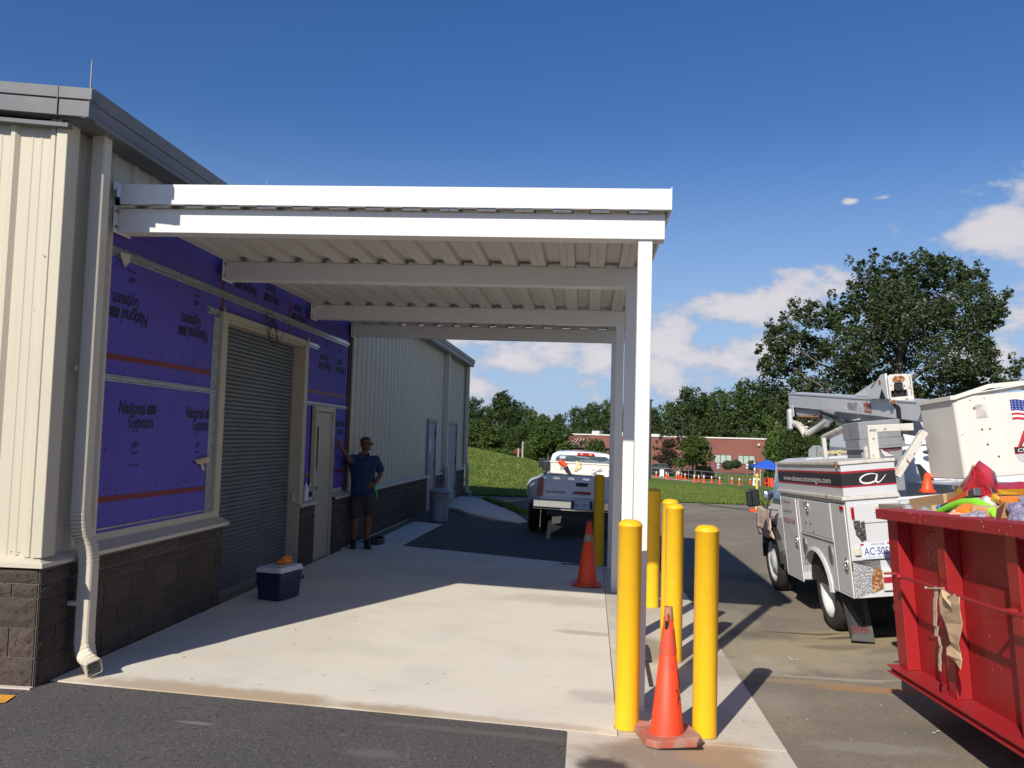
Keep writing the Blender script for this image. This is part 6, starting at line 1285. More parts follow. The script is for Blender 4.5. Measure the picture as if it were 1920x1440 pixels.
# red sacks
def sack(name, lab, pts, mt, at, rot, amp=.02, seed=1, bands=()):
    """soft pillow: outline pts in (y,z), puffed in x"""
    t = thing(name, lab, 'bag', DI @ Matrix.Translation(at) @ rot.to_matrix().to_4x4()); rg = np.random.RandomState(seed)
    cy = sum(p[0] for p in pts)/len(pts); cz = sum(p[1] for p in pts)/len(pts); n = len(pts); R_ = 8
    def P(i, r_, s): 
        y = cy+(pts[i % n][0]-cy)*r_; z = cz+(pts[i % n][1]-cz)*r_; d = .075*(1-r_**2.2)+amp*(math.sin(y*31+z*17+seed)+math.sin(y*13-z*37))*r_*(1-r_)*2
        return (-d if s < 0 else d, y, z)
    mb = MB()
    for s in (-1, 1):
        vs = [P(0, 0, s)]+[P(i, (j+1)/R_, s) for j in range(R_) for i in range(n)]
        fs = [(0, 1+i, 1+(i+1) % n) for i in range(n)]+[(1+j*n+i, 1+(j+1)*n+i, 1+(j+1)*n+(i+1) % n, 1+j*n+(i+1) % n) for j in range(R_-1) for i in range(n)]
        mb.add(vs, fs if s < 0 else [f[::-1] for f in fs], True)
    obj('sack_body', mb, mt, t, local=True)
    for (poly, mt2) in bands:
        mb = MB(); g = []
        for (y, z) in poly:
            # distance factor to find puff depth
            best = 1e9
            for i in range(n*4):
                a = pts[i//4 % n]; b = pts[(i//4+1) % n]; f = (i % 4)/4; py, pz = a[0]*(1-f)+b[0]*f, a[1]*(1-f)+b[1]*f
                v1 = (py-cy, pz-cz); L1 = math.hypot(*v1); v2 = (y-cy, z-cz); L2 = math.hypot(*v2)
                if L2 < 1e-6: best = 0; break
                c = (v1[0]*v2[0]+v1[1]*v2[1])/(L1*L2)
                if c > .985: best = min(best, L2/L1)
            r_ = min(best, .98); g.append((-.075*(1-r_**2.2)-.036, y, z))
        mb.add(g, [tuple(range(len(g)))]); obj('print_patch', mb, mt2, t, local=True)
    return t
m_yp = M('yellow_print', (.75, .40, .03), .45, layers=[(12, (.60, .22, .03), .5, .7)])
pts = [(-.56, .05), (-.50, .24), (-.42, .34), (-.36, .33), (-.28, .26), (-.14, .20), (.0, .10), (.05, .02), (-.02, -.02), (-.2, -.02), (-.42, -.06)]
s1 = sack('red_sack', 'crumpled red and yellow product sack standing tallest in the rubbish', pts, m_bagr, (.42, -.52, 1.245), Euler((R(0), R(-8), 0)), .014, 3,
    [([(-.36, .12), (-.26, .06), (-.16, .16), (-.26, .21)], m_yp), ([(-.14, -.01), (-.03, .03), (.0, .08), (-.08, .06)], m_yp)])
text('lettering', 'Trimmer Line', m_white, s1, (-.115, -.22, .17), (0, -.8, .6), (0, .55, .85), .035, .24, 0, .003, local=True, depth=.0)
mb = MB(); mb.tube([(-.01, .0, .10), (-.02, -.14, .20), (-.01, -.28, .262), (0, -.37, .335)], .012, 8); mb.tube([(0, .0, .12), (0, .08, .06), (0, .15, .05)], .005, 6); obj('sack_seam', mb, M('tan_tape', (.50, .42, .30), .6), s1, local=True)
pts = [(-.62, .0), (-.62, .10), (-.35, .12), (-.12, .11), (.02, .10), (.02, .03), (-.02, -.02), (-.25, -.06)]
s2 = sack('red_sack', 'second red sack lying flat to the right of the tall one', pts, m_bagr, (.44, -1.04, 1.345), Euler((R(0), R(-6), 0)), .008, 7, [([(-.52, .05), (-.25, .05), (-.24, .08), (-.52, .085)], m_yp), ([(-.52, .01), (-.26, .01), (-.25, .04), (-.52, .045)], m_lid)])
text('lettering', '05', m_ink, s2, (-.115, -.27, .053), (0, -1, 0), (0, 0, 1), .02, .04, local=True)
pts = [(-.30, .0), (-.24, .13), (-.10, .18), (.02, .06), (-.02, .0), (-.16, -.03)]
sack('red_wrapper', 'small red wrapper poking up left behind the tall red sack', pts, M('pink_red_wrap', (.50, .05, .08), .35, layers=[(20, (.7, .5, .5), .6, .68)]), (.50, -.58, 1.43), Euler((0, 0, 0)), .01, 4)
mb = blob((0, 0, 0), .16, 21, (.7, 1.1, .45), .3); rub('black_bag', 'black rubbish bag between the two red sacks', 'bag', mb, M('black_bag', (.012, .012, .014), .25, bump=(14, 1., .04)), (.40, -1.04, 1.26))
mb = blob((0, 0, 0), .09, 22, (.7, 1.3, .7), .3); rub('white_paper', 'crumpled white paper just right of the lime hose end', 'paper', mb, m_lid, (.30, -1.16, 1.29))
mb = MB(); mb.box(-.02, .02, -.34, 0, 0, .07); rub('orange_case', 'orange and grey tool case end under the tall red sack', 'case', mb, M('orange_edge', (0, 0, 0)), (.34, -.90, 1.27), None, Euler((R(-8), 0, 0)), bevel=.006)
mb = MB(); mb.box(-.05, .08, -.4, .1, 0, .012); rub('grey_board', 'grey sheet lying under the orange case', 'board', mb, M('grey_plastic', (0, 0, 0)), (.34, -1.0, 1.24), None, Euler((R(8), R(10), 0)))
mb = blob((0, 0, 0), .07, 23, (.7, 1.5, .5), .3); rub('yellow_wrapper', 'yellow and orange wrapper in front of the flat red sack', 'wrapper', mb, m_yp, (.36, -1.24, 1.345))
# tan paper hanging on the rod
def hang(px): return -1.18-(px-1744)*.0082
def hz_(py, px): return .80-(py-1105)*.0031-(px-1744)*.0006
outline = [(1755, 1107), (1762, 1104), (1772, 1112), (1787, 1106), (1790, 1118), (1787, 1135), (1786, 1160), (1785, 1185), (1781, 1203), (1778, 1222), (1783, 1232), (1782, 1250), (1776, 1250), (1768, 1243), (1759, 1238), (1756, 1226), (1762, 1216), (1767, 1205), (1763, 1190), (1754, 1178), (1752, 1160), (1753, 1130)]
mb = MB(); n = len(outline); rows = []
cyy = [hang(p[0]) for p in outline]; czz = [hz_(p[1], p[0]) for p in outline]
mb.add([(-.10-.012*math.sin(i*1.9), cyy[i], czz[i]) for i in range(n)], [(0, 1, 2, 20, 21), (2, 3, 4, 5, 20), (20, 5, 6, 19), (19, 6, 7, 18), (18, 7, 8, 17), (17, 8, 9, 16), (16, 9, 10, 15), (15, 10, 11, 12, 13, 14)])
mb.add([(-.115, hang(1786), .79), (-.13, hang(1776), .765), (-.12, hang(1770), .73), (-.105, hang(1782), .70)], [(0, 1, 2, 3)]); mb.add([(-.115, hang(1760), .79), (-.135, hang(1768), .75), (-.125, hang(1780), .70), (-.10, hang(1770), .77)], [(0, 1, 2, 3)])
hp = thing('torn_paper_sack', 'torn tan paper sack strip hanging from the rod on the dumpster side', 'paper', DI @ Matrix.Translation((.055, .06, 0)))
obj('paper_sheet', mb, M('tan_kraft', (.56, .40, .25), .85, layers=[(7, (.46, .32, .20), .45, .7)]), hp, local=True, solid=.004)
mb = MB(); sl = [(1749, 1106), (1748, 1130), (1746, 1160), (1744, 1190), (1742, 1212), (1746, 1230), (1743, 1250), (1744, 1268), (1746, 1280)]
for i in range(len(sl)-1):
    (a, b), (c, d) = sl[i], sl[i+1]; w0 = .026 if i < 4 else .018; x_ = -.11-.01*math.sin(i)
    mb.add([(x_, hang(a)+w0, hz_(b, a)), (x_, hang(a)-w0, hz_(b, a)), (x_-.004, hang(c)-w0*.9, hz_(d, c)), (x_-.004, hang(c)+w0*.9, hz_(d, c))], [(0, 1, 2, 3)])
obj('paper_ribbon', mb, M('grey_kraft', (.46, .38, .28), .85), hp, local=True, solid=.004)
mb = MB(); mb.tube([(-.11, hang(1764), .80), (-.12, hang(1752), .785), (-.12, hang(1733), .77)], .005, 6); mb.ball((-.12, hang(1731), .77), .010, 6, 5); obj('cord', mb, m_rag, hp, local=True)
# ---------------------------------------------------------------- foliage
m_leafA = leaf_mat('leaf_dark', (.032, .062, .018), (.085, .128, .036), .34)
m_leafB = leaf_mat('leaf_green', (.040, .080, .018), (.105, .160, .036), .34)
m_maple = leaf_mat('leaf_maple', (.032, .054, .020), (.082, .110, .040), .32)
m_leafC = leaf_mat('leaf_bright', (.050, .095, .018), (.13, .19, .04), .35)
m_leafR = leaf_mat('leaf_bronze', (.045, .035, .022), (.10, .065, .04), .25)
m_bark = M('bark', (.11, .085, .065), .9, layers=[(9, (.18, .15, .12), .5, .7)], bump=(12, .8, .03))
def leaves(name, blobs, n, size, mt, parent, seed=1, local=True, droop=.0, shell=.55, even=.34):
    """leaf-sized folded faces through the volume of the ellipsoids (cx,cy,cz,rx,ry,rz)"""
    rs = np.random.RandomState(seed); b = np.array(blobs, float); vol = (b[:, 3]*b[:, 4]*b[:, 5])**(2/3.); pr = vol/vol.sum()
    k_ = rs.choice(len(b), n, p=pr)
    # clumps: choose clump centres, scatter leaves round them
    nc = max(60, n//38); ck = rs.choice(len(b), nc, p=pr); d = rs.normal(size=(nc, 3)); d /= np.linalg.norm(d, axis=1)[:, None]; r_ = rs.uniform(shell, 1.0, nc)**.6
    cc = b[ck, :3]+d*b[ck, 3:6]*r_[:, None]; cr = .30*np.minimum(b[ck, 3], b[ck, 5])*rs.uniform(.5, 1.25, nc)
    # (a third of the leaves are spread evenly)
    li = rs.randint(0, nc, n); dd = rs.normal(size=(n, 3)); dd /= np.linalg.norm(dd, axis=1)[:, None]
    P = cc[li]+dd*(cr[li]*rs.uniform(0, 1, n)**.5)[:, None]*np.array([1, 1, .72])
    ev = rs.uniform(0, 1, n) < even; de = rs.normal(size=(n, 3)); de /= np.linalg.norm(de, axis=1)[:, None]
    P = np.where(ev[:, None], b[k_, :3]+de*b[k_, 3:6]*(rs.uniform(.15, 1.0, n)**.5)[:, None], P)
    A = rs.normal(size=(n, 3)); A[:, 2] *= .55; A /= np.linalg.norm(A, axis=1)[:, None]; Bv = rs.normal(size=(n, 3)); Bv -= (Bv*A).sum(1)[:, None]*A; Bv /= np.linalg.norm(Bv, axis=1)[:, None]
    s_ = size*rs.uniform(.6, 1.35, n)[:, None]; A = A*s_; Bv = Bv*s_*.62
    N = np.cross(A, Bv); N /= np.linalg.norm(N, axis=1)[:, None]
    v = np.empty((n, 4, 3)); v[:, 0] = P-A*.5; v[:, 1] = P+Bv*.5+N*s_*.12; v[:, 2] = P+A*.5; v[:, 3] = P-Bv*.5+N*s_*.12
    me = bpy.data.meshes.new(name); me.vertices.add(4*n); me.vertices.foreach_set('co', v.ravel())
    idx = (np.arange(n)[:, None]*4+np.array([0, 1, 2, 0, 2, 3])[None, :]).ravel(); me.loops.add(6*n); me.loops.foreach_set('vertex_index', idx)
    me.polygons.add(2*n); me.polygons.foreach_set('loop_start', np.arange(0, 6*n, 3)); me.polygons.foreach_set('loop_total', np.full(2*n, 3)); me.materials.append(mt); me.update(calc_edges=True)
    return link(name, me, parent, local)
def trunk(parent, h, r, limbs, seed=1, lean=0., base=-.3):
    rg = random.Random(seed); mb = MB(); pts = [(lean*t*h+rg.gauss(0, .04)*t, rg.gauss(0, .04)*t, base+(h-base)*t) for t in [0, .15, .4, .7, 1.]]
    mb.tube(pts, [r*1.25, r, r*.75, r*.45, r*.12], 10)
    for i in range(limbs):
        t = .25+.7*i/max(limbs, 1); z0 = h*t; a = rg.random()*6.28; L = h*.42*(1.15-t)+.3; s0 = (lean*z0, 0, z0)
        p1 = (s0[0]+L*.5*math.cos(a), L*.5*math.sin(a), z0+L*.45); p2 = (s0[0]+L*math.cos(a), L*math.sin(a), z0+L*.85)
        mb.tube([s0, p1, p2], [r*.42*(1.2-t), r*.26*(1.2-t), r*.06], 7)
    return obj('trunk', mb, m_bark, parent, local=True)

# big tree beyond the bucket truck (picture plane 32 m away, 2 cm per photo pixel)
bx_, by_ = 11.0, 33.0; bz_ = H(bx_, by_)
t = thing('maple_tree', 'large dark green spreading tree rising behind the bucket truck boom', 'tree', (bx_, by_, bz_))
def bp(u, v, r, rz=None, dy=0.): # centre and radii from the crown's outline
    s = .0206; return ((u-1633)*s, dy, (842-v)*s+1.8-bz_, r*s, r*s*.95, (rz or r*.85)*s)
crown = [bp(1600, 545, 34, 40), bp(1585, 580, 28), bp(1640, 530, 40, 34, .6), bp(1668, 520, 24, 28), bp(1700, 520, 45, 36, -.4), bp(1745, 525, 42, 38), bp(1785, 545, 35, 36), bp(1806, 600, 42, 30), bp(1835, 585, 26, 20), bp(1700, 590, 90, 70, 1.2), bp(1760, 600, 60, 60, -1.),
         bp(1640, 600, 60, 62, -1.2), bp(1570, 610, 36, 40), bp(1545, 600, 22, 30), bp(1510, 605, 30, 30, -.6), bp(1480, 620, 34, 34), bp(1450, 645, 34, 36), bp(1500, 665, 60, 46, 1.), bp(1560, 670, 60, 52, -1.), bp(1640, 680, 80, 58, 1.),
         bp(1740, 680, 80, 54, -1.), bp(1810, 660, 28, 22), bp(1440, 695, 30, 26), bp(1420, 690, 14, 12), bp(1470, 730, 50, 40, .8), bp(1550, 745, 70, 45), bp(1650, 750, 80, 40, .8), bp(1745, 735, 70, 34), bp(1810, 715, 40, 28), bp(1845, 705, 30, 20), bp(1868, 690, 18, 18), bp(1700, 780, 90, 34), bp(1530, 790, 80, 34, 1.), bp(1450, 770, 30, 36)]
leaves('crown', [c[:3]+(c[3]*.90, c[4]*.9, c[5]*.90) for c in crown], 92000, .112, m_maple, t, 5, shell=.45, even=.22)
tips = []
for (u, v) in ((1573, 500), (1596, 505), (1616, 485), (1614, 500), (1640, 500), (1655, 490), (1668, 495), (1703, 484), (1705, 495), (1720, 500), (1735, 492), (1765, 500), (1800, 508), (1812, 520), (1814, 535), (1853, 555), (1845, 560), (1838, 575), (1470, 580), (1480, 578), (1500, 580), (1543, 563), (1565, 570), (1455, 605), (1437, 640), (1412, 665), (1415, 700), (1420, 720), (1880, 680), (1885, 690), (1858, 670), (1870, 720), (1820, 645), (1798, 640), (1430, 620), (1826, 600)): tips.append(bp(u, v, 9, 13))
leaves('outer_sprigs', tips, 4800, .11, m_maple, t, 9, shell=.1)
mb = MB(); s = .0206; rg = random.Random(3)
def q_(u, v, dy=0): return ((u-1633)*s, dy, (842-v)*s+1.8-bz_)
mb.tube([(0, 0, -.3), q_(1637, 850), q_(1645, 770), q_(1660, 700), q_(1665, 640), q_(1660, 560)], [.26, .22, .19, .15, .10, .04], 12)
for (a, b, c, r_) in ((q_(1645, 770), q_(1590, 720, .6), q_(1540, 650, .9), .12), (q_(1650, 740), q_(1710, 690, -.5), q_(1770, 620, -.8), .11), (q_(1660, 700), q_(1630, 640, .4), q_(1600, 560, .5), .09), (q_(1662, 660), q_(1690, 600, .6), q_(1720, 520, .7), .08), (q_(1642, 790), q_(1560, 760, -.5), q_(1460, 700, -.8), .11), (q_(1645, 780), q_(1740, 750, .5), q_(1840, 710, .5), .10), (q_(1690, 600), q_(1740, 570), q_(1790, 545), .05), (q_(1590, 720), q_(1520, 690), q_(1460, 650), .06), (q_(1600, 540), q_(1612, 510), q_(1616, 485), .02)):
    mb.tube([a, b, c], [r_, r_*.6, r_*.15], 8)
obj('trunk', mb, m_bark, t, local=True)

# wood beyond the lawn: individual trees, five kinds that share meshes
def tree_kind(seed, w, h, mt, n, size, columns=7):
    rg = random.Random(seed); bl = []
    for i in range(columns*3):
        f = rg.random(); z = h*(.18+.68*f); rr = w*.5*(math.sin(math.pi*min(1, .22+f*.75)))**.8; a = rg.random()*6.28; d = rr*rg.random()**.5*.75
        q = w*.235*(.7+.6*rg.random()); bl.append((d*math.cos(a), d*math.sin(a), z, q, q, q*.85))
    bl.append((0, 0, h*.86, w*.16, w*.16, h*.11)); bl.append((0, 0, h*.45, w*.36, w*.36, h*.28))
    return bl
kinds = []
for i, (w_, h_, mt, n_) in enumerate(((9, 13, m_leafA, 16000), (10, 11.5, m_leafB, 16000), (7, 12.5, m_leafA, 13000), (8.5, 10, m_leafB, 15000), (6, 7.5, m_leafC, 11000))):
    t = thing('woodland_tree', 'x', 'tree', (0, 0, 0)); leaves('crown', tree_kind(20+i, w_, h_, mt, n_, .4), n_, .36, mt, t, 30+i, shell=.4); trunk(t, h_*.85, .2, 6, i); kinds.append([t, w_, h_, False])
# photo column, top row, width px, distance, kind
WT = [(884, 744, 62, 125, 0, 'tree at the far left end of the wood, beside the building corner'), (912, 758, 50, 132, 1, 'rounded tree second from the building corner'), (944, 736, 56, 128, 2, 'tallest pointed tree left of the canopy gap centre'), (968, 752, 48, 138, 0, 'tree just right of the tallest pointed one'),
      (992, 763, 46, 130, 1, 'tree above the middle of the grass hill'), (1016, 777, 46, 140, 3, 'lower tree before the dip in the skyline'), (1048, 778, 30, 190, 2, 'small distant tree in the dip of the skyline'), (1038, 790, 50, 150, 3, 'shrubby tree under the dip in the skyline'), (1082, 762, 56, 165, 1, 'broad tree left above the brick building'),
      (1112, 755, 62, 160, 0, 'broad tree above the left part of the brick building'), (1146, 750, 60, 165, 3, 'tree behind the rear canopy posts'), (1180, 765, 50, 175, 2, 'tree between the canopy posts'), (1222, 768, 40, 165, 2, 'spiky tree just right of the front canopy post'), (1252, 752, 50, 178, 1, 'tree behind the brick building left of the tall oak'),
      (1282, 726, 74, 170, 0, 'tall round oak behind the brick building'), (1316, 741, 54, 180, 3, 'tree right of the tall round oak'), (1345, 728, 66, 172, 1, 'tall tree above the paired windows'), (1388, 712, 80, 165, 0, 'highest tree of the wood left of the big maple'), (1424, 728, 60, 170, 2, 'tree at the maple\'s left edge'),
      (1460, 738, 70, 150, 3, 'tree below the maple behind the boom tip'), (1510, 750, 80, 140, 0, 'tree under the maple behind the stop sign'), (1560, 748, 80, 150, 1, 'tree below the folded boom'), (1620, 755, 80, 150, 3, 'tree behind the boom pedestal'), (1700, 760, 90, 150, 0, 'tree behind the elbow of the boom'), (1790, 765, 90, 150, 1, 'tree behind the rim of the bucket'),
      (900, 786, 54, 92, 4, 'bright young tree at the left foot of the wood'), (935, 800, 60, 96, 3, 'leafy tree at the grass hill behind the downspout'), (978, 796, 64, 92, 1, 'dark bushy tree over the crest of the hill'), (1030, 800, 66, 88, 4, 'yellow-green tree beside the brick building corner'), (1008, 820, 40, 90, 4, 'small bright tree left of the yellow-green one'),
      (1452, 790, 50, 105, 4, 'bright tree right of the brick building corner'), (1480, 800, 60, 100, 3, 'leafy tree above the truck locker top'), (1540, 790, 70, 110, 4, 'bright tree under the boom cylinders'), (1600, 800, 70, 110, 1, 'dark tree behind the truck pedestal')]
def px_dir(u): return (u-1100)/1600.
for (u, v, wpx, d, kd, lab) in WT:
    x = px_dir(u)*d; hor = 825+.028*(u-1100); ztop = 1.8+(hor-v)/1600*d; zb = H(x, d)-.3; kk = kinds[kd]; hh = max(3., ztop-zb); sx = (wpx*1.25/1600*d)/kk[1]; sz = hh/(kk[2]*.955)
    Mx = Matrix.Translation((x, d, zb)) @ Matrix.Rotation((u*7.3) % 6.28, 4, 'Z') @ Matrix.Diagonal((sx, sx, sz, 1))
    lab = 'woodland '+lab
    if not kk[3]: kk[0].matrix_basis = Mx; kk[0]['label'] = lab; kk[0]['group'] = 'trees of the wood beyond the lawn'; kk[3] = True
    else: dup(kk[0], Mx, lab, 'trees of the wood beyond the lawn')
# a second, dimmer rank that closes the wood low down
mb_ = [( x_, 150+8*math.sin(x_*.3), H(0, 150)+2.2+1.2*math.sin(x_*.9), 5, 4, 3.2) for x_ in range(-60, 130, 5)]
o = leaves('wood_edge', mb_, 26000, .55, m_leafA, None, 77, local=False); o['kind'] = 'stuff'

# ---------------------------------------------------------------- brick building
m_brick = M('red_brick', (.225, .088, .070), .9, layers=[(.25, (.19, .072, .058), .4, .7), (3, (.26, .11, .088), .5, .7, (.3, 1, 5))])
m_brickp = M('brick_base_band', (.20, .085, .075), .9, layers=[(2, (.16, .07, .06), .4, .7)])
A0, A1 = Vector((-4.0, 150.0)), Vector((28.6, 140.0)); ba = math.atan2(A1.y-A0.y, A1.x-A0.x); BL = (A1-A0).length; BB = -2.5
BRM = Matrix.Translation((A0.x, A0.y, BB)) @ Matrix.Rotation(ba, 4, 'Z')
BR = thing('brick_building', 'long low red brick building with white parapet beyond the parking', 'building', BRM)
def ob(name, mb, mt, par=None, **kw): return obj(name, mb, mt, par or BR, local=True, **kw)
TH = 5.15
mb = MB(); mb.box(0, BL, 0, 18, -1, TH); ob('wall', mb, m_brick)
mb = MB(); mb.box(0, BL+.05, -.06, 0, .0, 1.0); mb.box(BL*.55, BL+.05, -.05, 0, 1.0, 1.6); ob('plinth', mb, m_brickp)
mb = MB(); mb.box(-.15, BL+.15, -.15, 18.1, TH, TH+.22); ob('parapet_cap', mb, M('pale_cap', (.62, .60, .56), .6))
mb = MB(); mb.box(8.5, 11.0, 2, 4, TH+.22, TH+.75); mb.box(13, 16.2, 3, 4, TH+.22, TH+.5); mb.box(4.2, 5.6, 3, 5, TH+.22, TH+.8); ob('roof_unit', mb, M('pale_unit', (.50, .50, .50), .6))
m_win = M('window_blind', (.36, .46, .38), .35, layers=[(.8, (.28, .36, .30), .5, .7)]); m_wfr = M('bronze_frame', (.07, .055, .05), .5)
def uof(u): # along-wall coordinate of a photo column
    tt = px_dir(u); d = (A0.x-tt*A0.y)/(tt*(A1.y-A0.y)-(A1.x-A0.x)); return d*BL
for (ua, ub_) in ((1335.5, 1365.5), (1377, 1407)):
    a, b = uof(ua), uof(ub_); mb = MB(); mb.box(a-.06, b+.06, -.07, .02, 1.15, 2.52); fr = ob('window_frame', mb, m_wfr)
    for i in range(3):
        c0, c1 = a+(b-a)*i/3, a+(b-a)*(i+1)/3; mb = MB(); mb.box(c0+.06, c1-.06, -.09, -.071, 1.22, 2.44); ob('pane', mb, m_win, fr)
    mb = MB(); mb.box(a-.1, b+.1, -.14, .0, 1.05, 1.14); ob('sill', mb, m_brickp, fr)
for (u, nm) in ((1189+125/1.0, 1), (1414.5, 1), (1315, 1)):
    a = uof(u if u > 1200 else 1315); mb = MB(); mb.ball((a, -.25, 4.2), .22, 10, 6, (1, .8, .8)); mb.box(a-.2, a+.2, -.15, 0, 4.1, 4.5); ob('wall_lamp', mb, M('lamp_housing', (.5, .48, .45), .5))
for u in (1327, 1426):
    a = uof(u); mb = MB(); mb.box(a-.25, a+.25, -.3, -.0, 3.5, 4.0); mb.tube([(a, -.16, 3.6), (a, -.16, 0)], .09, 8); ob('rain_pipe', mb, m_wfr)
# added slanting bars stand for shadow lines on the left part
for i, (u, L) in enumerate(((1064, .9), (1069, .9), (1075, 1.5), (1080, 1.6), (1086, 1.6), (1091, 1.6))):
    a = uof(u); mb = MB(); mb.bar((a-L*.35, -.35, 3.1), (a+L*.35, -.25, 3.1+L*.95), .10, .08); ob('shadow_line_bar', mb, M('pale_cap', (0, 0, 0)))
mb = MB(); mb.box(0, 8.5, -.5, -.2, 2.95, 3.08); ob('canopy_beam', mb, m_wfr)
# brick bits right of the wood
BR2 = thing('brick_building', 'second brick building just visible through the leaves under the boom tip', 'building', (31.5, 130, -3)); mb = MB(); mb.box(30.0, 32.5, 128, 140, -3, 5.3); obj('wall', mb, m_brick, BR2); mb = MB(); mb.box(47.5, 56, 126, 140, -3, 3.2); obj('wall', mb, m_brick, BR2)
mb = MB(); mb.box(29.9, 32.6, 127.9, 140, 5.3, 5.5); obj('parapet_cap', mb, M('pale_cap', (0, 0, 0)), BR2)

# ---------------------------------------------------------------- planting by the brick building
def small_tree(label, u, vtop, vbase, wpx, d, mt, n, seed, cat='tree', name='ornamental_tree', size=.22, grp=None):
    x = px_dir(u)*d; zb = H(x, d); hor = 825+.028*(u-1100); zt = 1.8+(hor-vtop)/1600*d; h = zt-zb; w_ = wpx/1600*d; t = thing(name, label, cat, (x, d, zb), grp); rg = random.Random(seed); bl = []
    for i in range(16):
        f = rg.random(); a = rg.random()*6.28; rr = w_*.38*(1-f*.75); bl.append((rr*math.cos(a), rr*math.sin(a), h*(.28+.6*f), w_*.19, w_*.19, h*.12))
    bl += [(0, 0, h*.9, w_*.08, w_*.08, h*.10), (0, 0, h*.55, w_*.25, w_*.25, h*.2)]
    leaves('crown', bl, n, size, mt, t, seed, shell=.3); trunk(t, h*.8, .10, 5, seed); return t
small_tree('dark bronze leaved tree in front of the brick building', 1253, 822, 876, 50, 126, m_leafR, 8000, 51)
small_tree('larger green tree with spreading lower branches in front of the brick wall', 1299, 815, 886, 84, 118, m_leafC, 15000, 52)
small_tree('green tree behind the pickup cab before the brick wall', 1118, 821, 862, 56, 120, m_leafB, 9000, 53)
for i, (u, v0, v1, w_, lab) in enumerate(((1359, 862, 880, 22, 'round clipped bush, left one of the pair under the first window'), (1374, 861, 877, 20, 'round clipped bush, right one of the touching pair'), (1402, 862, 881, 21, 'round clipped bush standing alone under the second window'), (1429, 872, 879, 16, 'low clipped bush at the brick building corner'))):
    d = 134.; x = px_dir(u)*d; hor = 825+.028*(u-1100); zt = 1.8+(hor-v0)/1600*d; zb = 1.8+(hor-v1)/1600*d; t = thing('clipped_bush', lab, 'bush', (x, d, zb), 'clipped bushes by the brick building'); hh = zt-zb; r_ = w_/3200*d
    leaves('foliage', [(0, 0, hh*.5, r_*.9, r_*.9, hh*.46)], 2200, .16, m_leafA, t, 60+i, shell=.8); mb = MB(); mb.ball((0, 0, hh*.5), 1, 14, 10, (r_*.88, r_*.88, hh*.47)); obj('bush_core', mb, M('bush_core', (.02, .035, .012), .9), t, local=True)
hd = thing('hedge', 'tall dark green hedge right of the brick building corner', 'hedge', (29.8, 132, -2.5)); leaves('foliage', [(-.8, 0, 2.0, 1.2, 1.2, 2.6), (.8, 0, 2.0, 1.2, 1.2, 2.4)], 4200, .2, m_leafA, hd, 71, shell=.7)

# ---------------------------------------------------------------- street furniture beyond the lawn
def at(u, v_or_none, d): x = px_dir(u)*d; return x, d, H(x, d)
m_pole = M('bronze_pole', (.045, .038, .034), .6)
for (u, vt, d, lab) in ((1217, 752, 100, 'tall dark lamp post beside the front canopy post'), (1276, 787, 118, 'dark lamp post between the bronze tree and the green tree'), (1097, 818, 125, 'dark lamp post in front of the left end of the brick wall'), (1295, 798, 122, 'slim lamp post behind the green tree')):
    x, y, z = at(u, 0, d); hor = 825+.028*(u-1100); zt = 1.8+(hor-vt)/1600*d; t = thing('lamp_post', lab, 'lamp post', (x, y, z)); mb = MB(); r_ = .16 if u == 1217 else .11; mb.tube([(0, 0, -.2), (0, 0, zt-z)], [r_, r_*.7], 10); obj('pole', mb, m_pole, t, local=True)
    mb = MB(); mb.box(-.5, .25, -.15, .15, zt-z-.05, zt-z+.15); obj('lamp_head', mb, m_pole, t, local=True, bevel=.03)
m_sblue = M('sign_blue', (.05, .22, .45), .5)
for (u, d, lab) in ((1341.5, 126, 'white and blue parking sign on a post, left one of two'), (1393.5, 126, 'white and blue parking sign on a post beside the lone round bush')):
    x, y, z = at(u, 0, d); hor = 825+.028*(u-1100); zt = 1.8+(hor-868)/1600*d; t = thing('parking_sign', lab, 'sign', (x, y, z), 'parking signs'); hh = zt-z
    mb = MB(); mb.tube([(0, 0, -.2), (0, 0, hh)], .035, 8); obj('post', mb, m_galv, t, local=True); mb = MB(); mb.box(-.15, .15, -.03, 0, hh-.72, hh); sp = obj('sign_plate', mb, M('white_sign', (0, 0, 0)), t, local=True, bevel=.01)
    mb = MB(); mb.box(-.11, .11, -.036, -.031, hh-.55, hh-.25); obj('blue_symbol', mb, m_sblue, sp, local=True)
x, y, z = at(1404, 0, 118); t = thing('guy_post', 'leaning pale post with strap just left of the blue tent', 'post', (x, y, z)); mb = MB(); mb.tube([(0, 0, 0), (.25, 0, 1.6), (.15, 0, 3.3)], .05, 8); mb.box(.1, .35, -.05, .05, 1.7, 2.7); obj('post', mb, m_wpaint, t, local=True)
# pipe railing
rl = thing('pipe_railing', 'long grey pipe railing along the drive behind the row of cones', 'railing', (16, 112, -2.9)); us = [1220, 1239, 1265, 1288, 1300, 1312, 1338, 1361, 1386, 1411, 1436, 1460]
pts = [(px_dir(u)*d, d) for u, d in [(u, np.interp(u, [1220, 1460], [121, 104])) for u in us]]
for (x, y) in pts: mb = MB(); mb.tube([(x, y, H(x, y)-.1), (x, y, H(x, y)+1.25)], .045, 8); obj('rail_post', mb, m_galv, rl)
for hgt in (.65, 1.25): mb = MB(); mb.tube([(x, y, H(x, y)+hgt) for x, y in pts], .04, 8); obj('rail', mb, m_galv, rl)
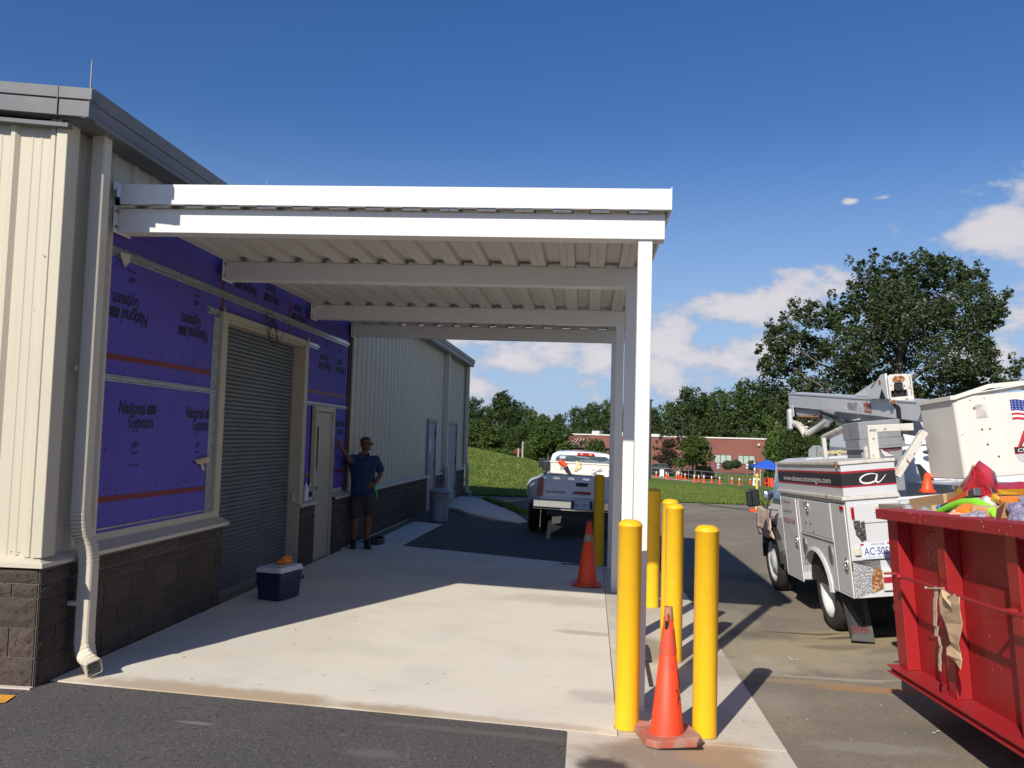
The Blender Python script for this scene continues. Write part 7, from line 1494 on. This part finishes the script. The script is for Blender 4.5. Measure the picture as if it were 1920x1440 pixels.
# far cones: body and base each, one mesh kind with a white collar
def far_cone(label, x, y, s=1.0, first=[None]):
    if first[0] is None:
        t = thing('traffic_cone', label, 'cone', (x, y, H(x, y)), 'row of orange cones along the drive')
        mb = MB(); mb.box(-.21, .21, -.21, .21, 0, .05); obj('cone_base', mb, m_orange, t, local=True); mb = MB(); mb.lathe([(.15, .05), (.04, .92)], 14); obj('cone_body', mb, m_orange, t, local=True)
        mb = MB(); mb.lathe([(.093, .60), (.067, .80)], 14, caps=False, sx=1.06, sy=1.06); obj('reflective_collar', mb, m_white, t, local=True); first[0] = t; t.matrix_basis = Matrix.Translation((x, y, H(x, y))) @ Matrix.Scale(s, 4)
    else: dup(first[0], Matrix.Translation((x, y, H(x, y))) @ Matrix.Scale(s, 4), label, 'row of orange cones along the drive')
fc = [(1211.5, 892, 'leftmost far cone, touching the front canopy post'), (1215, 892, 'far cone just right of the leftmost one, at the post edge'), (1229.5, 895, 'far cone with a red top between the fence and the white board'), (1247.5, 896, 'far cone just right of the white board'), (1251, 898, 'far cone second right of the white board'), (1266.5, 897, 'far cone under the small red and white notice'), (1270, 897, 'far cone beside the one under the notice'), (1275.5, 896, 'far cone right of the small notice'),
      (1282, 898, 'far cone between the notice and the dark car'), (1298.5, 903, 'far cone below the left side of the dark car'), (1306.5, 902, 'far cone just right of the dark car nose'), (1316, 904, 'larger far cone in the middle of the row'), (1330, 904, 'far cone left of the first parking sign'), (1344.5, 906, 'far cone below the first parking sign'), (1366.5, 906, 'far cone between the two parking signs'), (1380, 908, 'far cone below the gap of the windows'), (1399.5, 907, 'far cone left of the white barriers'), (1443, 912, 'pale topped far cone left of the orange fencing')]
for (u, v, lab) in fc:
    hor = 825+.028*(u-1100); d = 100.
    for _ in range(30): x = px_dir(u)*d; d = (1.8-H(x, d))*1600/(v-hor)
    d = min(d, 125); x = px_dir(u)*d; far_cone(lab, x, d, .95+.1*(int(u) % 3)/2)
def car(label, u, d, w_, col, rot=90, name='parked_car', L=4.5):
    x, y, z = at(u, 0, d); t = thing(name, label, 'car', Matrix.Translation((x, y, z)) @ Matrix.Rotation(R(rot), 4, 'Z')); mt = M('car_'+label[:6], col, .25, coat=.6); hw = w_/2
    body = [(-L/2, .30), (-L/2, .85), (-L/2+.15, 1.0), (L/2-1.3, 1.0), (L/2-.1, .85), (L/2, .55), (L/2, .30)]; mb = MB(); mb.prism(body, 'x', -hw, hw); obj('body', mb, mt, t, local=True, bevel=.06)
    gl_ = [(-L/2+.12, 1.0), (-L/2+.45, 1.55), (L/2-2.1, 1.58), (L/2-1.35, 1.0)]; mb = MB(); mb.prism(gl_, 'x', -hw+.1, hw-.1); obj('glasshouse', mb, m_glass, t, local=True, bevel=.04)
    mb = MB(); mb.box(-hw+.12, hw-.12, -L/2+.5, L/2-2.2, 1.56, 1.62); obj('roof', mb, mt, t, local=True, bevel=.03)
    for sx in (-1, 1):
        for yy in (-L/2+.85, L/2-.9): mb = MB(); mb.lathe([(.33, -.1), (.33, .1)], 16, (sx*(hw-.08), yy, .33), 'x'); obj('wheel', mb, m_tire, t, local=True)
        mb = MB(); mb.box(sx*(hw-.02)-.12, sx*(hw-.02)+.0, -L/2-.02, -L/2+.1, .72, .92) if sx > 0 else mb.box(-hw+.02, -hw+.14, -L/2-.02, -L/2+.1, .72, .92); obj('tail_light', mb, m_redl, t, local=True)
    return t
car('dark blue car parked beyond the fence beside the front canopy post', 1229, 124, 1.9, (.012, .016, .03), 75)
car('black car behind the railing in the middle of the row of cones', 1304, 123, 1.85, (.015, .015, .016), 88)
# notice boards, barriers
x, y, z = at(1239.5, 0, 119); t = thing('white_board', 'white A-frame board among the far cones', 'board', (x, y, z)); mb = MB(); mb.prism([(-.28, 0), (-.28, 1.02), (.28, 1.02), (.28, 0), (.15, 0), (.10, .16), (-.10, .16), (-.15, 0)], 'y', 0, .06); obj('panel', mb, M('white_sign', (0, 0, 0)), t, local=True)
x, y, z = at(1270, 0, 118); t = thing('notice_sign', 'small white notice with red border standing above the far cones', 'sign', (x, y, z)); mb = MB(); mb.box(-.25, .25, 0, .04, .70, 1.15); sp = obj('panel', mb, M('white_sign', (0, 0, 0)), t, local=True); mb = MB(); mb.box(-.2, .2, -.01, 0, .98, 1.06); obj('red_band', mb, m_rp, sp, local=True); mb = MB(); mb.tube([(0, .02, 0), (0, .02, .7)], .03, 6); obj('stand', mb, m_galv, t, local=True)
for (u, lab) in ((1408, 'white plastic barrier, left of the two beside the tent leg'), (1413.5, 'white plastic barrier, right of the two beside the tent leg')):
    x, y, z = at(u, 0, 104); t = thing('white_barrier', lab, 'barrier', (x, y, z), 'white plastic barriers'); mb = MB(); mb.prism([(-.26, 0), (-.18, .85), (-.10, .92), (.10, .92), (.17, .85), (.25, 0)], 'y', 0, .3); obj('shell', mb, M('white_sign', (0, 0, 0)), t, local=True, bevel=.03); mb = MB(); mb.box(-.02, .02, -.01, 0, .1, .75); obj('rib', mb, m_steel, t, local=True)
for (u, w_, lab) in ((1427, .55, 'water barrier coloured dark red for the shade under the blue tent'), (1431.5, .5, 'left bright orange barrier under the blue tent'), (1437, .5, 'right bright orange barrier under the blue tent')):
    x, y, z = at(u, 0, 100); t = thing('orange_barrier', lab, 'barrier', (x, y, z), 'orange barriers under the tent'); mb = MB(); mb.prism([(-w_/2, 0), (-w_/2+.03, 1.0), (w_/2-.03, 1.0), (w_/2, 0)], 'y', 0, .3); obj('shell', mb, m_orange if u > 1429 else M('shaded_orange_plastic', (.25, .02, .01), .5), t, local=True, bevel=.03); mb = MB(); mb.box(-w_*.3, w_*.3, -.02, 0, .35, .45); obj('recess', mb, m_orange, t, local=True)  # the dark red shell has the tent's shade put into its colour
x, y, z = at(1450, 0, 96); t = thing('orange_fencing', 'bundle of bright orange mesh fencing sloping down behind the truck locker', 'fencing', (x, y, z)); mb = MB(); mb.prism([(-.45, 0), (-.40, .65), (-.1, .9), (.35, .80), (1.2, .5), (1.2, .05), (.3, .35), (.0, .0)], 'y', 0, .4); obj('mesh_roll', mb, m_orange, t, local=True, bevel=.03)
x, y, z = at(1458, 0, 108); t = thing('beige_tarp', 'pale beige tarp draped on a stand right of the blue tent', 'tarp', (x, y, z)); mb = MB(); mb.prism([(-.6, 0), (.0, 1.6), (.5, 2.2), (1.6, 2.4), (1.6, 0)], 'y', 0, 1.0); obj('sheet', mb, M('beige_sheet', (.60, .46, .34), .9), t, local=True)
# blue pop-up tent
x, y, z = at(1430, 0, 100); t = thing('popup_tent', 'blue pop-up tent standing behind the truck mirror', 'tent', (x, y, z)); m_blue = M('tent_blue', (.02, .09, .48), .7)
hz0, hz1 = 2.35, 3.1; q = 1.62; mb = MB(); c4 = [(-q, -q*.6), (q, -q), (q, q), (-q, q)]
mb.add([(x_, y_, hz0-(.25 if x_ > 0 else 0)) for x_, y_ in c4]+[(x_, y_, hz0-.22-(.25 if x_ > 0 else 0)) for x_, y_ in c4]+[(.0, 0, hz1)], [(0, 1, 8), (1, 2, 8), (2, 3, 8), (3, 0, 8)]+[(i, 4+i, 4+(i+1) % 4, (i+1) % 4) for i in range(4)]); obj('tent_top', mb, m_blue, t, local=True)
for x_, y_ in c4: mb = MB(); mb.tube([(x_*.6, y_*.9, 0), (x_*.6, y_*.9, hz0-.1)], .035, 6); obj('leg', mb, m_white, t, local=True)
# delineator on its orange foot, stop sign back, yard bits
dx, dy = 4.75, 24.4; t = thing('yellow_delineator', 'thin yellow post on a flat orange foot beyond the truck mirror', 'post', (dx, dy, H(dx, dy))); mb = MB(); mb.tube([(0, 0, .05), (0, 0, 1.0)], [.045, .035], 10); mb.ball((0, 0, 1.0), .06, 8, 6); obj('post', mb, M('pale_yellow', (.72, .50, .10), .6), t, local=True); mb = MB(); mb.box(-.2, .2, -.10, .10, 0, .07); obj('foot', mb, m_orange, t, local=True, bevel=.01)
x, y, z = at(1517, 0, 42); t = thing('stop_sign', 'octagonal road sign seen from behind, grey, under the maple', 'sign', (x, y, z)); mb = MB(); hh = 1.8+(836.6-849)/1600*42-z; rr = .40; mb.prism([(rr*math.cos(R(22.5+45*i)), hh+rr*math.sin(R(22.5+45*i))) for i in range(8)], 'y', 0, .01); obj('sign_plate', mb, M('grey_aluminium', (.27, .29, .31), .5), t, local=True); mb = MB(); mb.box(-.03, .03, -.05, -.005, 0, hh+.35); obj('post', mb, m_galv, t, local=True)
x, y, z = at(961, 0, 66); t = thing('orange_bush', 'small pale bush with an orange shrub at the foot of the wood', 'bush', (x-2.1, 84, H(x, 84))); leaves('foliage', [(-1.6, 0, .9, 1.2, .8, .5), (-.4, 0, 1.0, .8, .6, .5)], 900, .2, m_leafC, t, 81); leaves('orange_leaves', [(1.1, 0, 1.1, .45, .4, .3)], 260, .15, leaf_mat('orange_leaf', (.5, .12, .05), (.7, .25, .1)), t, 82)
for (u, lab) in ((981, 'thin pale tree trunk at the wood edge, left one'), (973, 'short pale trunk beside it at the wood edge')):
    x, y, z = at(u, 0, 80); t = thing('young_trunk', lab, 'tree', (x, y, z)); mb = MB(); mb.tube([(0, 0, -.3), (0, 0, 1.9 if u == 981 else 1.2)], [.10, .07], 8); obj('trunk', mb, M('pale_bark', (.40, .38, .36), .8), t, local=True)
